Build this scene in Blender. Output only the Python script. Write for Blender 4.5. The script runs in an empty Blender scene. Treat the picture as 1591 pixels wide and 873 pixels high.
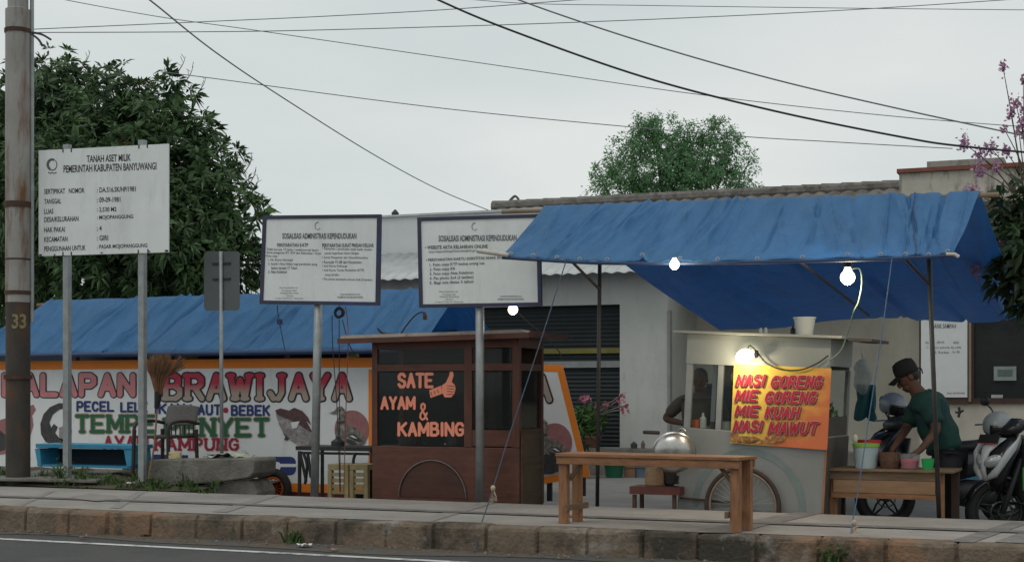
import bpy, math, random
import numpy as np
from mathutils import Vector, Matrix
random.seed(7); RNG = np.random.default_rng(11)
S = bpy.context.scene
COL = S.collection
rad = math.radians

# ---------------------------------------------------------------- camera, sky, sun, exposure
FPX, UC, HV, CAMZ, YAW = 2300.0, 795.5, 610.0, 0.97, rad(22)
cam = bpy.data.cameras.new('camera'); camo = bpy.data.objects.new('camera', cam); COL.objects.link(camo)
cam.sensor_width = 36; cam.lens = 36 * FPX / 1591; cam.shift_y = (HV - 436.5) / 1591
cam.clip_start = 0.1; cam.clip_end = 5000
camo.location = (0, 0, CAMZ); camo.rotation_euler = (rad(90), 0, YAW)
S.camera = camo
W = bpy.data.worlds.new('World'); S.world = W; W.use_nodes = True
wn = W.node_tree; wn.nodes.clear()
def wnode(t, **k):
    n = wn.nodes.new(t)
    for a, b in k.items(): setattr(n, a, b)
    return n
SUN_EL, SUN_ROT = rad(62), rad(200)
sky = wnode('ShaderNodeTexSky', sky_type='NISHITA', sun_disc=False, sun_elevation=SUN_EL, sun_rotation=SUN_ROT, air_density=1.0, dust_density=4.0)
hsv = wnode('ShaderNodeHueSaturation'); hsv.inputs['Saturation'].default_value = 0.15; hsv.inputs['Value'].default_value = 1.0
tc = wnode('ShaderNodeTexCoord'); mp = wnode('ShaderNodeMapping'); mp.inputs['Scale'].default_value = (1.5, 1.5, 5)
nz = wnode('ShaderNodeTexNoise'); nz.inputs['Scale'].default_value = 1.3; nz.inputs['Detail'].default_value = 5
cr = wnode('ShaderNodeValToRGB')
cr.color_ramp.elements[0].position = .36; cr.color_ramp.elements[0].color = (5.75, 6.35, 6.42, 1)
cr.color_ramp.elements[1].position = .66; cr.color_ramp.elements[1].color = (7.3, 7.62, 7.5, 1)
mx = wnode('ShaderNodeMix', data_type='RGBA'); mx.inputs[0].default_value = .9
bg = wnode('ShaderNodeBackground'); bg.inputs['Strength'].default_value = 0.1
wo = wnode('ShaderNodeOutputWorld')
L = wn.links.new
L(sky.outputs[0], hsv.inputs['Color']); L(hsv.outputs[0], mx.inputs[6])
L(tc.outputs['Generated'], mp.inputs[0]); L(mp.outputs[0], nz.inputs[0]); L(nz.outputs[0], cr.inputs[0]); L(cr.outputs[0], mx.inputs[7])
L(mx.outputs[2], bg.inputs[0]); L(bg.outputs[0], wo.inputs[0])
sd = bpy.data.lights.new('sun', 'SUN'); sd.energy = 0.5; sd.angle = rad(25); sd.color = (1, .96, .9)
so = bpy.data.objects.new('sun', sd); COL.objects.link(so); so.rotation_euler = (rad(28), 0, rad(-20)); so.location = (0, -5, 20)
S.view_settings.view_transform = 'Standard'; S.view_settings.look = 'None'
S.view_settings.exposure = 0.10; S.view_settings.gamma = 1.0; S.view_settings.use_curve_mapping = False
S.render.filter_size = 2.0
S.render.engine = 'CYCLES'; S.cycles.use_denoising = True
S.cycles.max_bounces = 8; S.cycles.transparent_max_bounces = 12; S.cycles.sample_clamp_indirect = 4

# ---------------------------------------------------------------- where a photo point lies in the place
FW = Vector((-math.sin(YAW), math.cos(YAW), 0)); RT = Vector((math.cos(YAW), math.sin(YAW), 0)); UPV = Vector((0, 0, 1))
CP = Vector((0, 0, CAMZ))
def ray(u, v): return FW + RT * ((u - UC) / FPX) + UPV * ((HV - v) / FPX)
def P(u, v, y):
    d = ray(u, v); return CP + d * (y / d.y)
def G(u, v, z=0.0):
    d = ray(u, v); return CP + d * ((z - CAMZ) / d.z)
def ppm(u, y):                       # photo pixels per metre at depth plane y
    return FPX / (y / ray(u, HV).y)

class Frame:
    def __init__(s, o, ex=(1, 0, 0), ey=(0, 1, 0), ez=(0, 0, 1)):
        s.o = Vector(o); s.ex = Vector(ex).normalized(); s.ey = Vector(ey).normalized(); s.ez = Vector(ez).normalized()
    def w(s, x, y, z): return s.o + s.ex * x + s.ey * y + s.ez * z
    def hit(s, u, v, y=0.0):
        d = ray(u, v); n = s.ex.cross(s.ez); o = s.w(0, y, 0)
        p = CP + d * ((o - CP).dot(n) / d.dot(n))
        return Vector((p.x, p.y, p.z))
    def loc(s, p):
        q = p - s.o; return q.dot(s.ex), q.dot(s.ey), q.dot(s.ez)
    def px(s, u, v, y=0.0):
        a = s.loc(s.hit(u, v, y)); return a[0], a[2]
def yframe(y): return Frame((0, y, 0))
def rframe(o, yaw=0, roll=0, pitch=0):
    m = Matrix.Rotation(rad(yaw), 3, 'Z') @ Matrix.Rotation(rad(roll), 3, 'Y') @ Matrix.Rotation(rad(pitch), 3, 'X')
    return Frame(o, m @ Vector((1, 0, 0)), m @ Vector((0, 1, 0)), m @ Vector((0, 0, 1)))
WF = Frame((0, 0, 0))

# ---------------------------------------------------------------- materials
MATS = {}
def mat(name, col, rough=.7, metal=0.0, var=.18, scale=6.0, bump=0.0, bscale=None, stain=None, emit=None, transl=0.0, alpha=1.0, spec=.4, island=0.0, stretch=None, extra=None):
    if name in MATS: return MATS[name]
    m = bpy.data.materials.new(name); m.use_nodes = True; t = m.node_tree; n = t.nodes; l = t.links.new
    b = n['Principled BSDF']; b.inputs['Roughness'].default_value = rough; b.inputs['Metallic'].default_value = metal
    b.inputs['Specular IOR Level'].default_value = spec
    tcn = n.new('ShaderNodeTexCoord'); src = tcn.outputs['Object']
    if stretch:
        mpn = n.new('ShaderNodeMapping'); mpn.inputs['Scale'].default_value = stretch; l(src, mpn.inputs[0]); src = mpn.outputs[0]
    nn = n.new('ShaderNodeTexNoise'); nn.inputs['Scale'].default_value = scale; nn.inputs['Detail'].default_value = 7; nn.inputs['Roughness'].default_value = .65
    l(src, nn.inputs[0])
    r = n.new('ShaderNodeValToRGB'); e = r.color_ramp.elements
    e[0].position = .3; e[1].position = .7
    e[0].color = (*[c * (1 - var) for c in col], 1); e[1].color = (*[min(1, c * (1 + var)) for c in col], 1)
    l(nn.outputs[0], r.inputs[0]); out = r.outputs[0]
    sts = stain if isinstance(stain, list) else ([stain] if stain else [])
    for i, (scol, sscale, lo, hi, sstr) in enumerate(sts):
        sn = n.new('ShaderNodeTexNoise'); sn.inputs['Scale'].default_value = sscale; sn.inputs['Detail'].default_value = 8; sn.inputs['Roughness'].default_value = .7
        mpn = n.new('ShaderNodeMapping'); mpn.inputs['Location'].default_value = (3.1 * i + 1, 7.7 * i, 2.3); mpn.inputs['Scale'].default_value = sstr
        l(tcn.outputs['Object'], mpn.inputs[0]); l(mpn.outputs[0], sn.inputs[0])
        rr = n.new('ShaderNodeMapRange'); rr.inputs['From Min'].default_value = lo; rr.inputs['From Max'].default_value = hi; l(sn.outputs[0], rr.inputs[0])
        mm = n.new('ShaderNodeMix'); mm.data_type = 'RGBA'; l(rr.outputs[0], mm.inputs[0]); l(out, mm.inputs[6]); mm.inputs[7].default_value = (*scol, 1); out = mm.outputs[2]
    if island:
        g = n.new('ShaderNodeNewGeometry'); h = n.new('ShaderNodeHueSaturation'); mr = n.new('ShaderNodeMapRange')
        mr.inputs['To Min'].default_value = 1 - island; mr.inputs['To Max'].default_value = 1 + island
        l(g.outputs['Random Per Island'], mr.inputs[0]); l(mr.outputs[0], h.inputs['Value']); l(out, h.inputs['Color']); out = h.outputs[0]
    l(out, b.inputs['Base Color'])
    rm = n.new('ShaderNodeMapRange'); rm.inputs['To Min'].default_value = max(.03, rough - .12); rm.inputs['To Max'].default_value = min(1, rough + .12)
    l(nn.outputs[0], rm.inputs[0]); l(rm.outputs[0], b.inputs['Roughness'])
    if bump:
        bn = n.new('ShaderNodeTexNoise'); bn.inputs['Scale'].default_value = bscale or scale * 4; bn.inputs['Detail'].default_value = 6
        l(src, bn.inputs[0]); bb = n.new('ShaderNodeBump'); bb.inputs['Strength'].default_value = bump; bb.inputs['Distance'].default_value = .02
        l(bn.outputs[0], bb.inputs['Height']); l(bb.outputs[0], b.inputs['Normal'])
    if emit:
        b.inputs['Emission Color'].default_value = (*emit[0], 1); b.inputs['Emission Strength'].default_value = emit[1]
    if alpha < 1:
        b.inputs['Alpha'].default_value = alpha
    if transl:
        tr = n.new('ShaderNodeBsdfTranslucent'); l(out, tr.inputs[0]); ms = n.new('ShaderNodeMixShader'); ms.inputs[0].default_value = transl
        l(b.outputs[0], ms.inputs[1]); l(tr.outputs[0], ms.inputs[2]); l(ms.outputs[0], n['Material Output'].inputs[0])
    MATS[name] = m; return m
def glassmat(name, col, mixv=.25, rough=.08):
    if name in MATS: return MATS[name]
    m = bpy.data.materials.new(name); m.use_nodes = True; t = m.node_tree; n = t.nodes; l = t.links.new
    b = n['Principled BSDF']; b.inputs['Roughness'].default_value = rough
    nn = n.new('ShaderNodeTexNoise'); nn.inputs['Scale'].default_value = 5; r = n.new('ShaderNodeValToRGB')
    r.color_ramp.elements[0].color = (*[c * .8 for c in col], 1); r.color_ramp.elements[1].color = (*[c * 1.2 for c in col], 1)
    l(nn.outputs[0], r.inputs[0]); l(r.outputs[0], b.inputs['Base Color'])
    tr = n.new('ShaderNodeBsdfTransparent'); tr.inputs[0].default_value = (.9, .93, .93, 1)
    ms = n.new('ShaderNodeMixShader'); ms.inputs[0].default_value = mixv
    l(tr.outputs[0], ms.inputs[1]); l(b.outputs[0], ms.inputs[2]); l(ms.outputs[0], n['Material Output'].inputs[0])
    MATS[name] = m; return m

# ---------------------------------------------------------------- mesh builder
class MB:
    def __init__(s): s.v = []; s.f = []
    def add(s, vs, fs):
        o = len(s.v); s.v += [tuple(p) for p in vs]; s.f += [tuple(i + o for i in f) for f in fs]; return s
    def box(s, fr, x0, x1, y0, y1, z0, z1):
        c = [fr.w(x, y, z) for z in (z0, z1) for y in (y0, y1) for x in (x0, x1)]
        return s.add(c, [(0, 2, 3, 1), (4, 5, 7, 6), (0, 1, 5, 4), (2, 6, 7, 3), (0, 4, 6, 2), (1, 3, 7, 5)])
    def pbox(s, fr, u0, v0, u1, v1, y0=0.0, y1=.05):      # a box whose front face covers a photo rectangle on the frame's plane
        a = fr.px(u0, (v0 + v1) / 2, y0)[0]; b = fr.px(u1, (v0 + v1) / 2, y0)[0]
        c = fr.px((u0 + u1) / 2, v0, y0)[1]; d = fr.px((u0 + u1) / 2, v1, y0)[1]
        return s.box(fr, a, b, y0, y1, min(c, d), max(c, d))
    def prism(s, pts, vec):
        pts = [Vector(p) for p in pts]; n = len(pts); vec = Vector(vec)
        vs = pts + [p + vec for p in pts]
        return s.add(vs, [tuple(range(n)), tuple(range(2 * n - 1, n - 1, -1))] + [(i, i + n, (i + 1) % n + n, (i + 1) % n) for i in range(n)])
    def poly(s, pts): return s.add(pts, [tuple(range(len(pts)))])
    def tube(s, pts, r, seg=8, caps=True):
        pts = [Vector(p) for p in pts]; n = len(pts)
        rs = r if isinstance(r, (list, tuple)) else [r] * n
        rows = []; a = None
        for i, p in enumerate(pts):
            t = (pts[min(i + 1, n - 1)] - pts[max(i - 1, 0)]).normalized()
            if a is None: a = t.orthogonal().normalized()
            a = (a - t * a.dot(t)); a = a.normalized() if a.length > 1e-6 else t.orthogonal().normalized()
            b = t.cross(a)
            rows.append([p + (a * math.cos(k * 2 * math.pi / seg) + b * math.sin(k * 2 * math.pi / seg)) * rs[i] for k in range(seg)])
        o = [q for row in rows for q in row]; f = []
        for i in range(n - 1):
            for k in range(seg):
                k2 = (k + 1) % seg; f.append((i * seg + k, i * seg + k2, (i + 1) * seg + k2, (i + 1) * seg + k))
        if caps: f += [tuple(range(seg - 1, -1, -1)), tuple((n - 1) * seg + k for k in range(seg))]
        return s.add(o, f)
    def lathe(s, fr, prof, seg=20, ax='z', cx=0, cy=0, cz=0):
        o = []; f = []; n = len(prof)
        for (r, h) in prof:
            for k in range(seg):
                c, q = r * math.cos(k * 2 * math.pi / seg), r * math.sin(k * 2 * math.pi / seg)
                o.append(fr.w(cx + c, cy + q, cz + h) if ax == 'z' else (fr.w(cx + c, cy + h, cz + q) if ax == 'y' else fr.w(cx + h, cy + c, cz + q)))
        for i in range(n - 1):
            for k in range(seg):
                k2 = (k + 1) % seg; f.append((i * seg + k, i * seg + k2, (i + 1) * seg + k2, (i + 1) * seg + k))
        if prof[0][0] > 1e-6: f.append(tuple(range(seg - 1, -1, -1)))
        if prof[-1][0] > 1e-6: f.append(tuple((n - 1) * seg + k for k in range(seg)))
        return s.add(o, f)
    def ball(s, c, rx, ry=None, rz=None, seg=16, fr=None):
        ry = rx if ry is None else ry; rz = rx if rz is None else rz; fr = fr or WF; c = Vector(c); o = []; f = []; m = seg // 2
        for i in range(m + 1):
            a = math.pi * i / m
            for k in range(seg):
                b = 2 * math.pi * k / seg
                o.append(c + fr.ex * (rx * math.sin(a) * math.cos(b)) + fr.ey * (ry * math.sin(a) * math.sin(b)) + fr.ez * (rz * math.cos(a)))
        for i in range(m):
            for k in range(seg):
                k2 = (k + 1) % seg; f.append((i * seg + k, i * seg + k2, (i + 1) * seg + k2, (i + 1) * seg + k))
        return s.add(o, f)
    def ring(s, c, ax, R, r, seg=40, rseg=8, a0=0, a1=360):
        c = Vector(c); ax = Vector(ax).normalized(); p = ax.orthogonal().normalized()
        if abs(ax.z) < .9: p = UPV - ax * UPV.dot(ax); p.normalize()
        q = ax.cross(p); full = (a1 - a0) >= 360
        n = seg if full else seg + 1
        pts = [c + (p * math.cos(rad(a0 + (a1 - a0) * i / seg)) + q * math.sin(rad(a0 + (a1 - a0) * i / seg))) * R for i in range(n)]
        if not full: return s.tube(pts, r, rseg)
        o = []; f = []
        for i, t in enumerate(pts):
            d = (t - c).normalized()
            for k in range(rseg):
                w = 2 * math.pi * k / rseg; o.append(t + d * (r * math.cos(w)) + ax * (r * math.sin(w)))
        for i in range(n):
            for k in range(rseg):
                i2, k2 = (i + 1) % n, (k + 1) % rseg; f.append((i * rseg + k, i * rseg + k2, i2 * rseg + k2, i2 * rseg + k))
        return s.add(o, f)
    def grid(s, fn, ns, nt):
        o = [fn(i / ns, j / nt) for j in range(nt + 1) for i in range(ns + 1)]
        f = [(j * (ns + 1) + i, j * (ns + 1) + i + 1, (j + 1) * (ns + 1) + i + 1, (j + 1) * (ns + 1) + i) for j in range(nt) for i in range(ns)]
        return s.add(o, f)
    def build(s, name, m, parent=None, smooth=False, bevel=0.0, solid=0.0):
        off = OFF.get(parent.as_pointer(), Vector((0, 0, 0))) if parent else Vector((0, 0, 0))
        return link_mesh(name, np.array([tuple(p) for p in s.v], dtype=np.float32) - np.array(off, dtype=np.float32), s.f, m, parent, smooth, bevel, solid, off)
OFF = {}
def link_mesh(name, v, f, m, parent=None, smooth=False, bevel=0.0, solid=0.0, off=None):
    me = bpy.data.meshes.new(name); me.from_pydata([tuple(map(float, p)) for p in v], [], f); me.update()
    if m: me.materials.append(m)
    if smooth:
        me.polygons.foreach_set('use_smooth', [True] * len(me.polygons))
    o = bpy.data.objects.new(name, me); COL.objects.link(o)
    if parent: o.parent = parent
    if off is not None: OFF[o.as_pointer()] = off
    if solid:
        q = o.modifiers.new('thickness', 'SOLIDIFY'); q.thickness = solid; q.offset = 0
    if bevel:
        q = o.modifiers.new('bevel', 'BEVEL'); q.width = bevel; q.segments = 2; q.limit_method = 'ANGLE'; q.angle_limit = rad(40)
    return o
def tag(o, label, cat, group=None):
    o['label'] = label; o['category'] = cat
    if group: o['group'] = group
    return o
def thing(name, label, cat, loc, group=None):
    o = bpy.data.objects.new(name, None); o.empty_display_size = .1; COL.objects.link(o); o.location = loc
    OFF[o.as_pointer()] = Vector(loc)
    return tag(o, label, cat, group)
def struct(o, kind='structure'): o['kind'] = kind; return o
def single(name, mb, m, label, cat, group=None, **k):
    return tag(mb.build(name, m, None, **k), label, cat, group)
def smooth_path(pts, n=8):
    pts = [Vector(p) for p in pts]; out = []
    for i in range(len(pts) - 1):
        p0, p1, p2, p3 = pts[max(i - 1, 0)], pts[i], pts[i + 1], pts[min(i + 2, len(pts) - 1)]
        for k in range(n):
            t = k / n
            out.append(.5 * ((2 * p1) + (p2 - p0) * t + (2 * p0 - 5 * p1 + 4 * p2 - p3) * t * t + (3 * p1 - p0 - 3 * p2 + p3) * t ** 3))
    out.append(pts[-1]); return out

# ---------------------------------------------------------------- lettering
_tc = {}
def text_geo(s, bold=0.0, shear=0.0, space=1.0):
    k = (s, bold, shear, space)
    if k in _tc: return _tc[k]
    cu = bpy.data.curves.new('lettering', 'FONT'); cu.body = s; cu.offset = bold; cu.shear = shear; cu.space_character = space; cu.resolution_u = 3
    ob = bpy.data.objects.new('lettering', cu); me = bpy.data.meshes.new_from_object(ob)
    v = np.array([x.co[:2] for x in me.vertices]) if len(me.vertices) else np.zeros((0, 2)); f = [tuple(p.vertices) for p in me.polygons]
    bpy.data.objects.remove(ob); bpy.data.curves.remove(cu); bpy.data.meshes.remove(me)
    _tc[k] = (v, f); return v, f
def put_text(mb, fr, s, u0, v0, u1, v1, yoff, bold=0.0, shear=0.0, space=1.0, grow=0.0, slope=0.0, capref=None):
    """write s so that it fills the photo rectangle u0,v0,u1,v1 on the frame's plane"""
    v, f = text_geo(s, bold, shear, space)
    base, _ = text_geo(s, 0, shear, space)
    if not len(v): return
    (x0, y0), (x1, y1) = base.min(0), base.max(0)
    if capref: y0, y1 = 0.0, text_geo('H', 0)[0].max(0)[1]
    out = []
    for (x, y) in v:
        a = (x - x0) / (x1 - x0); b = (y1 - y) / (y1 - y0)
        u = u0 + a * (u1 - u0); w = v0 + b * (v1 - v0) + slope * (u - u0)
        lx, lz = fr.px(u, w, 0); out.append(fr.w(lx, yoff, lz))
    mb.add(out, f)
STROKES = {'A': [[(0, 0), (.5, 1), (1, 0)], [(.22, .34), (.78, .34)]], 'B': [[(0, 0), (0, 1), (.62, 1), (.86, .88), (.86, .66), (.62, .53), (0, .53)], [(.62, .53), (.96, .40), (.96, .14), (.66, 0), (0, 0)]],
    'C': [[(.96, .78), (.75, .97), (.3, .97), (0, .72), (0, .28), (.3, .03), (.75, .03), (.96, .22)]], 'E': [[(1, 0), (0, 0), (0, 1), (1, 1)], [(0, .5), (.78, .5)]],
    'G': [[(.96, .80), (.75, .98), (.3, .98), (0, .72), (0, .28), (.3, .02), (.75, .02), (.98, .2), (.98, .46), (.56, .46)]], 'H': [[(0, 0), (0, 1)], [(1, 0), (1, 1)], [(0, .5), (1, .5)]], 'I': [[(.5, 0), (.5, 1)]],
    'J': [[(.82, 1), (.82, .24), (.6, 0), (.25, 0), (.02, .24)]], 'K': [[(0, 0), (0, 1)], [(1, 1), (.05, .45)], [(.32, .6), (1, 0)]], 'L': [[(0, 1), (0, 0), (1, 0)]], 'M': [[(0, 0), (0, 1), (.5, .25), (1, 1), (1, 0)]],
    'N': [[(0, 0), (0, 1), (1, 0), (1, 1)]], 'O': [[(.5, 1), (.15, .9), (0, .6), (0, .4), (.15, .1), (.5, 0), (.85, .1), (1, .4), (1, .6), (.85, .9), (.5, 1)]], 'P': [[(0, 0), (0, 1), (.7, 1), (.97, .86), (.97, .60), (.7, .45), (0, .45)]],
    'R': [[(0, 0), (0, 1), (.7, 1), (.95, .86), (.95, .62), (.7, .48), (0, .48)], [(.5, .48), (1, 0)]], 'S': [[(.95, .82), (.7, 1), (.28, 1), (.03, .84), (.05, .62), (.5, .5), (.94, .38), (.97, .16), (.72, 0), (.28, 0), (.02, .18)]],
    'T': [[(0, 1), (1, 1)], [(.5, 1), (.5, 0)]], 'U': [[(0, 1), (0, .24), (.25, 0), (.75, 0), (1, .24), (1, 1)]], 'W': [[(0, 1), (.24, 0), (.5, .82), (.76, 0), (1, 1)]], 'Y': [[(0, 1), (.5, .46), (1, 1)], [(.5, .46), (.5, 0)]],
    '&': [[(1, 0), (.18, .72), (.2, .92), (.45, 1), (.68, .9), (.66, .7), (.1, .35), (.05, .14), (.3, 0), (.62, .05), (.95, .4)]]}
def stroke_text(mb, fr, s, u0, v0, u1, v1, yoff, wpx, gap=.30, serif=False, shear=0.0, grow=0.0):
    """hand-painted capitals: every stroke a flat round-ended ribbon lying on the frame's plane"""
    wts = {'I': .42 if serif else .18, 'M': 1.25, 'W': 1.3, ' ': .5}
    tot = sum(wts.get(c, 1) for c in s) + gap * (len(s) - 1); hw = wpx / 2
    H_ = v1 - v0 - wpx; sh = shear * H_; unitw = (u1 - u0 - wpx - sh) / tot; x = u0 + hw; step = 0
    for ci, c in enumerate(s):
        w = wts.get(c, 1) * unitw
        segs = []
        for pl in STROKES.get(c, []):
            for a, b in zip(pl[:-1], pl[1:]):
                segs.append((a, b))
                if serif and abs(a[0] - b[0]) < .36 and abs(a[1] - b[1]) > .3:
                    for q in (a, b):
                        if q[1] in (0, 1): segs.append(((q[0] - .17 / wts.get(c, 1), q[1]), (q[0] + .17 / wts.get(c, 1), q[1])))
        for si, (a, b) in enumerate(segs):
            A = (x + a[0] * w + a[1] * sh, v1 - hw - a[1] * H_); B = (x + b[0] * w + b[1] * sh, v1 - hw - b[1] * H_)
            th = math.atan2(B[1] - A[1], B[0] - A[0]); rr_w = (hw if not (serif and abs(B[1] - A[1]) < 1e-6 and si) else hw * .8) + grow
            pts = [(B[0] + rr_w * math.cos(th + rad(-90 + 30 * k)), B[1] + rr_w * math.sin(th + rad(-90 + 30 * k))) for k in range(7)] + [(A[0] + rr_w * math.cos(th + rad(90 + 30 * k)), A[1] + rr_w * math.sin(th + rad(90 + 30 * k))) for k in range(7)]
            q = []
            for (u, v) in pts:
                lx, lz = fr.px(u, v, 0); q.append(fr.w(lx, yoff - .00012 * si - .00006 * (ci % 2), lz))
            mb.poly(q)
        x += w + gap * unitw
def pshape(mb, fr, pts, yoff, th=.002):
    q = []
    for (u, v) in pts:
        x, z = fr.px(u, v, 0); q.append(fr.w(x, yoff, z))
    mb.prism(q, fr.ey * th)
def rrect(u0, v0, u1, v1, r, n=5):
    o = []
    for (cu, cv, a) in ((u1 - r, v0 + r, -90), (u1 - r, v1 - r, 0), (u0 + r, v1 - r, 90), (u0 + r, v0 + r, 180)):
        o += [(cu + r * math.cos(rad(a + 90 * i / n)), cv + r * math.sin(rad(a + 90 * i / n))) for i in range(n + 1)]
    return o
def blob(cu, cv, ru, rv, n=24, rot=0):
    c, s = math.cos(rad(rot)), math.sin(rad(rot))
    return [(cu + ru * math.cos(2 * math.pi * i / n) * c - rv * math.sin(2 * math.pi * i / n) * s, cv + ru * math.cos(2 * math.pi * i / n) * s + rv * math.sin(2 * math.pi * i / n) * c) for i in range(n)]

# ---------------------------------------------------------------- shared materials
STEEL = mat('galvanised steel', (.30, .32, .32), .5, .5, .2, 9, stain=((.20, .14, .10), 5, .62, .75, (1, 1, .3)))
SIGNW = mat('sign white', (.70, .73, .72), .5, 0, .06, 3, stain=[((.50, .52, .50), 4, .5, .85, (1, 1, .25)), ((.30, .22, .16), 3, .72, .8, (1, 1, .4))])
INK = mat('black ink', (.03, .03, .035), .6, 0, .2)
INKS = mat('faded ink', (.10, .10, .11), .6, 0, .2)
DARKM = mat('dark painted metal', (.035, .036, .038), .5, .3, .3)
RUST = mat('rusty iron', (.075, .042, .03), .8, .2, .4, 12)
BLACKP = mat('black plastic', (.02, .02, .022), .4, 0, .3)
RUBBER = mat('tyre rubber', (.018, .018, .018), .8, 0, .3)
ROPE_B = mat('blue rope', (.05, .075, .11), .8, 0, .2)
CABLE = mat('cable sheath', (.03, .03, .032), .6, 0, .2)
CABLET = mat('hazed thin cable', (.20, .20, .205), .6, 0, .2)  # haze over the thin cables is put into this lighter grey
SKIN = mat('skin', (.095, .044, .029), .72, 0, .25, 9, bump=.15, bscale=60)
WOODT = mat('raw orange timber', (.25, .118, .055), .65, 0, .35, 5, bump=.25, bscale=40, stretch=(1, 6, 6), stain=((.10, .05, .03), 6, .58, .75, (1, 3, 3)))
WOODTV = mat('raw orange timber upright', (.27, .127, .06), .65, 0, .35, 5, bump=.25, bscale=40, stretch=(6, 6, 1), stain=((.10, .05, .03), 6, .58, .75, (3, 3, 1)))
WOODG = mat('weathered timber', (.17, .11, .065), .75, 0, .35, 5, bump=.25, bscale=40, stretch=(1, 6, 6))
CONC = mat('old concrete', (.17, .16, .14), .9, 0, .3, 5, bump=.5, bscale=40, stain=[((.09, .085, .07), 2.5, .48, .66, (1, 1, 1)), ((.06, .075, .035), 5, .6, .72, (1, 1, 1))])
GLASSD = glassmat('dusty glass', (.03, .035, .035), .35, .05)

def tarpmat(name, col, transl, deep):
    m = mat(name, col, .42, 0, .10, 1.6, transl=transl, spec=.35, stain=[((.62, .7, .78), 9, .70, .80, (1, 1, 1)), (deep, 2.2, .55, .8, (1, 1, 1))])
    t = m.node_tree; n = t.nodes; l = t.links.new
    tcn = n.new('ShaderNodeTexCoord'); nn = n.new('ShaderNodeTexNoise'); nn.inputs['Scale'].default_value = 2.6; nn.inputs['Detail'].default_value = 9; nn.inputs['Roughness'].default_value = .6; nn.inputs['Distortion'].default_value = 1.2
    mpt = n.new('ShaderNodeMapping'); mpt.inputs['Scale'].default_value = (2.4, .8, .8); mpt.inputs['Rotation'].default_value = (0, rad(20), 0); l(tcn.outputs['Object'], mpt.inputs[0]); l(mpt.outputs[0], nn.inputs[0]); bb = n.new('ShaderNodeBump'); bb.inputs['Strength'].default_value = .8; bb.inputs['Distance'].default_value = .06
    l(nn.outputs[0], bb.inputs['Height']); l(bb.outputs[0], n['Principled BSDF'].inputs['Normal'])
    return m
TARP = tarpmat('blue tarpaulin', (.095, .275, .53), .50, (.07, .215, .45))
TARPHEM = mat('tarpaulin hem', (.03, .06, .14), .6, 0, .2)

# ================================================================= THE SETTING
ZL, ZR = -0.29, -0.20
groundm = mat('far ground', (.13, .12, .10), .95, 0, .3, .4)
struct(MB().add([(-2500, -2500, -.36), (2500, -2500, -.36), (2500, 2500, -.36), (-2500, 2500, -.36)], [(0, 1, 2, 3)]).build('ground', groundm))
K0, K1 = G(60, 790.5), G(1560, 846); R0, R1 = G(100, 758), G(1560, 808)
def kerb_y(x): return K0.y + (K1.y - K0.y) * (x - K0.x) / (K1.x - K0.x)
def rear_y(x): return R0.y + (R1.y - R0.y) * (x - R0.x) / (R1.x - R0.x)
XL, XR = -22.0, 8.0
ASPH = mat('asphalt', (.085, .085, .085), .9, 0, .45, 55, bump=.9, bscale=140, stain=[((.16, .155, .145), 60, .62, .72, (1, 1, 1)), ((.12, .115, .105), 1.2, .45, .7, (1, 1, 1)), ((.05, .05, .05), 4, .6, .75, (1, 1, 1))])
struct(MB().add([(-60, -9, ZR), (60, -9, ZR), (60, kerb_y(XR) + .1, ZR), (XR, kerb_y(XR) + .1, ZR), (XL, kerb_y(XL) + .1, ZR), (-60, kerb_y(XL) + .1, ZR)], [(0, 1, 2, 3, 4, 5)]).build('road', ASPH))
# gutter strip with dirt along the kerb
DIRT = mat('gutter dirt', (.10, .082, .062), .95, 0, .35, 14, bump=.6, bscale=60, stain=((.085, .085, .083), 3, .45, .62, (1, 1, 1)))
rg = random.Random(3); gut = []; N = 60
xs = [XL + (XR - XL) * i / N for i in range(N + 1)]
mbg = MB(); mbg.grid(lambda s, t: (XL + (XR - XL) * s, kerb_y(XL + (XR - XL) * s) + .02 - (t * (.30 + .10 * math.sin(s * 37) + .06 * math.sin(s * 91))), ZR + .012 * (1 - t) + .004), 160, 4)
struct(mbg.build('gutter', DIRT))
LINEM = mat('worn road paint', (.55, .55, .53), .8, 0, .15, 12, stain=((.12, .12, .12), 7, .5, .66, (1, 1, 1)))
a0, a1 = G(0, 837, ZR), G(500, 862.5, ZR); dl = (a1 - a0); dl.normalize()
nl = Vector((-dl.y, dl.x, 0)) * .045
p0, p1 = a0 - dl * 14, a0 + dl * 24
struct(MB().add([(*(q.xy), ZR + .004) for q in (p0 - nl, p1 - nl, p1 + nl, p0 + nl)], [(0, 1, 2, 3)]).build('road_marking', LINEM))
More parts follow.
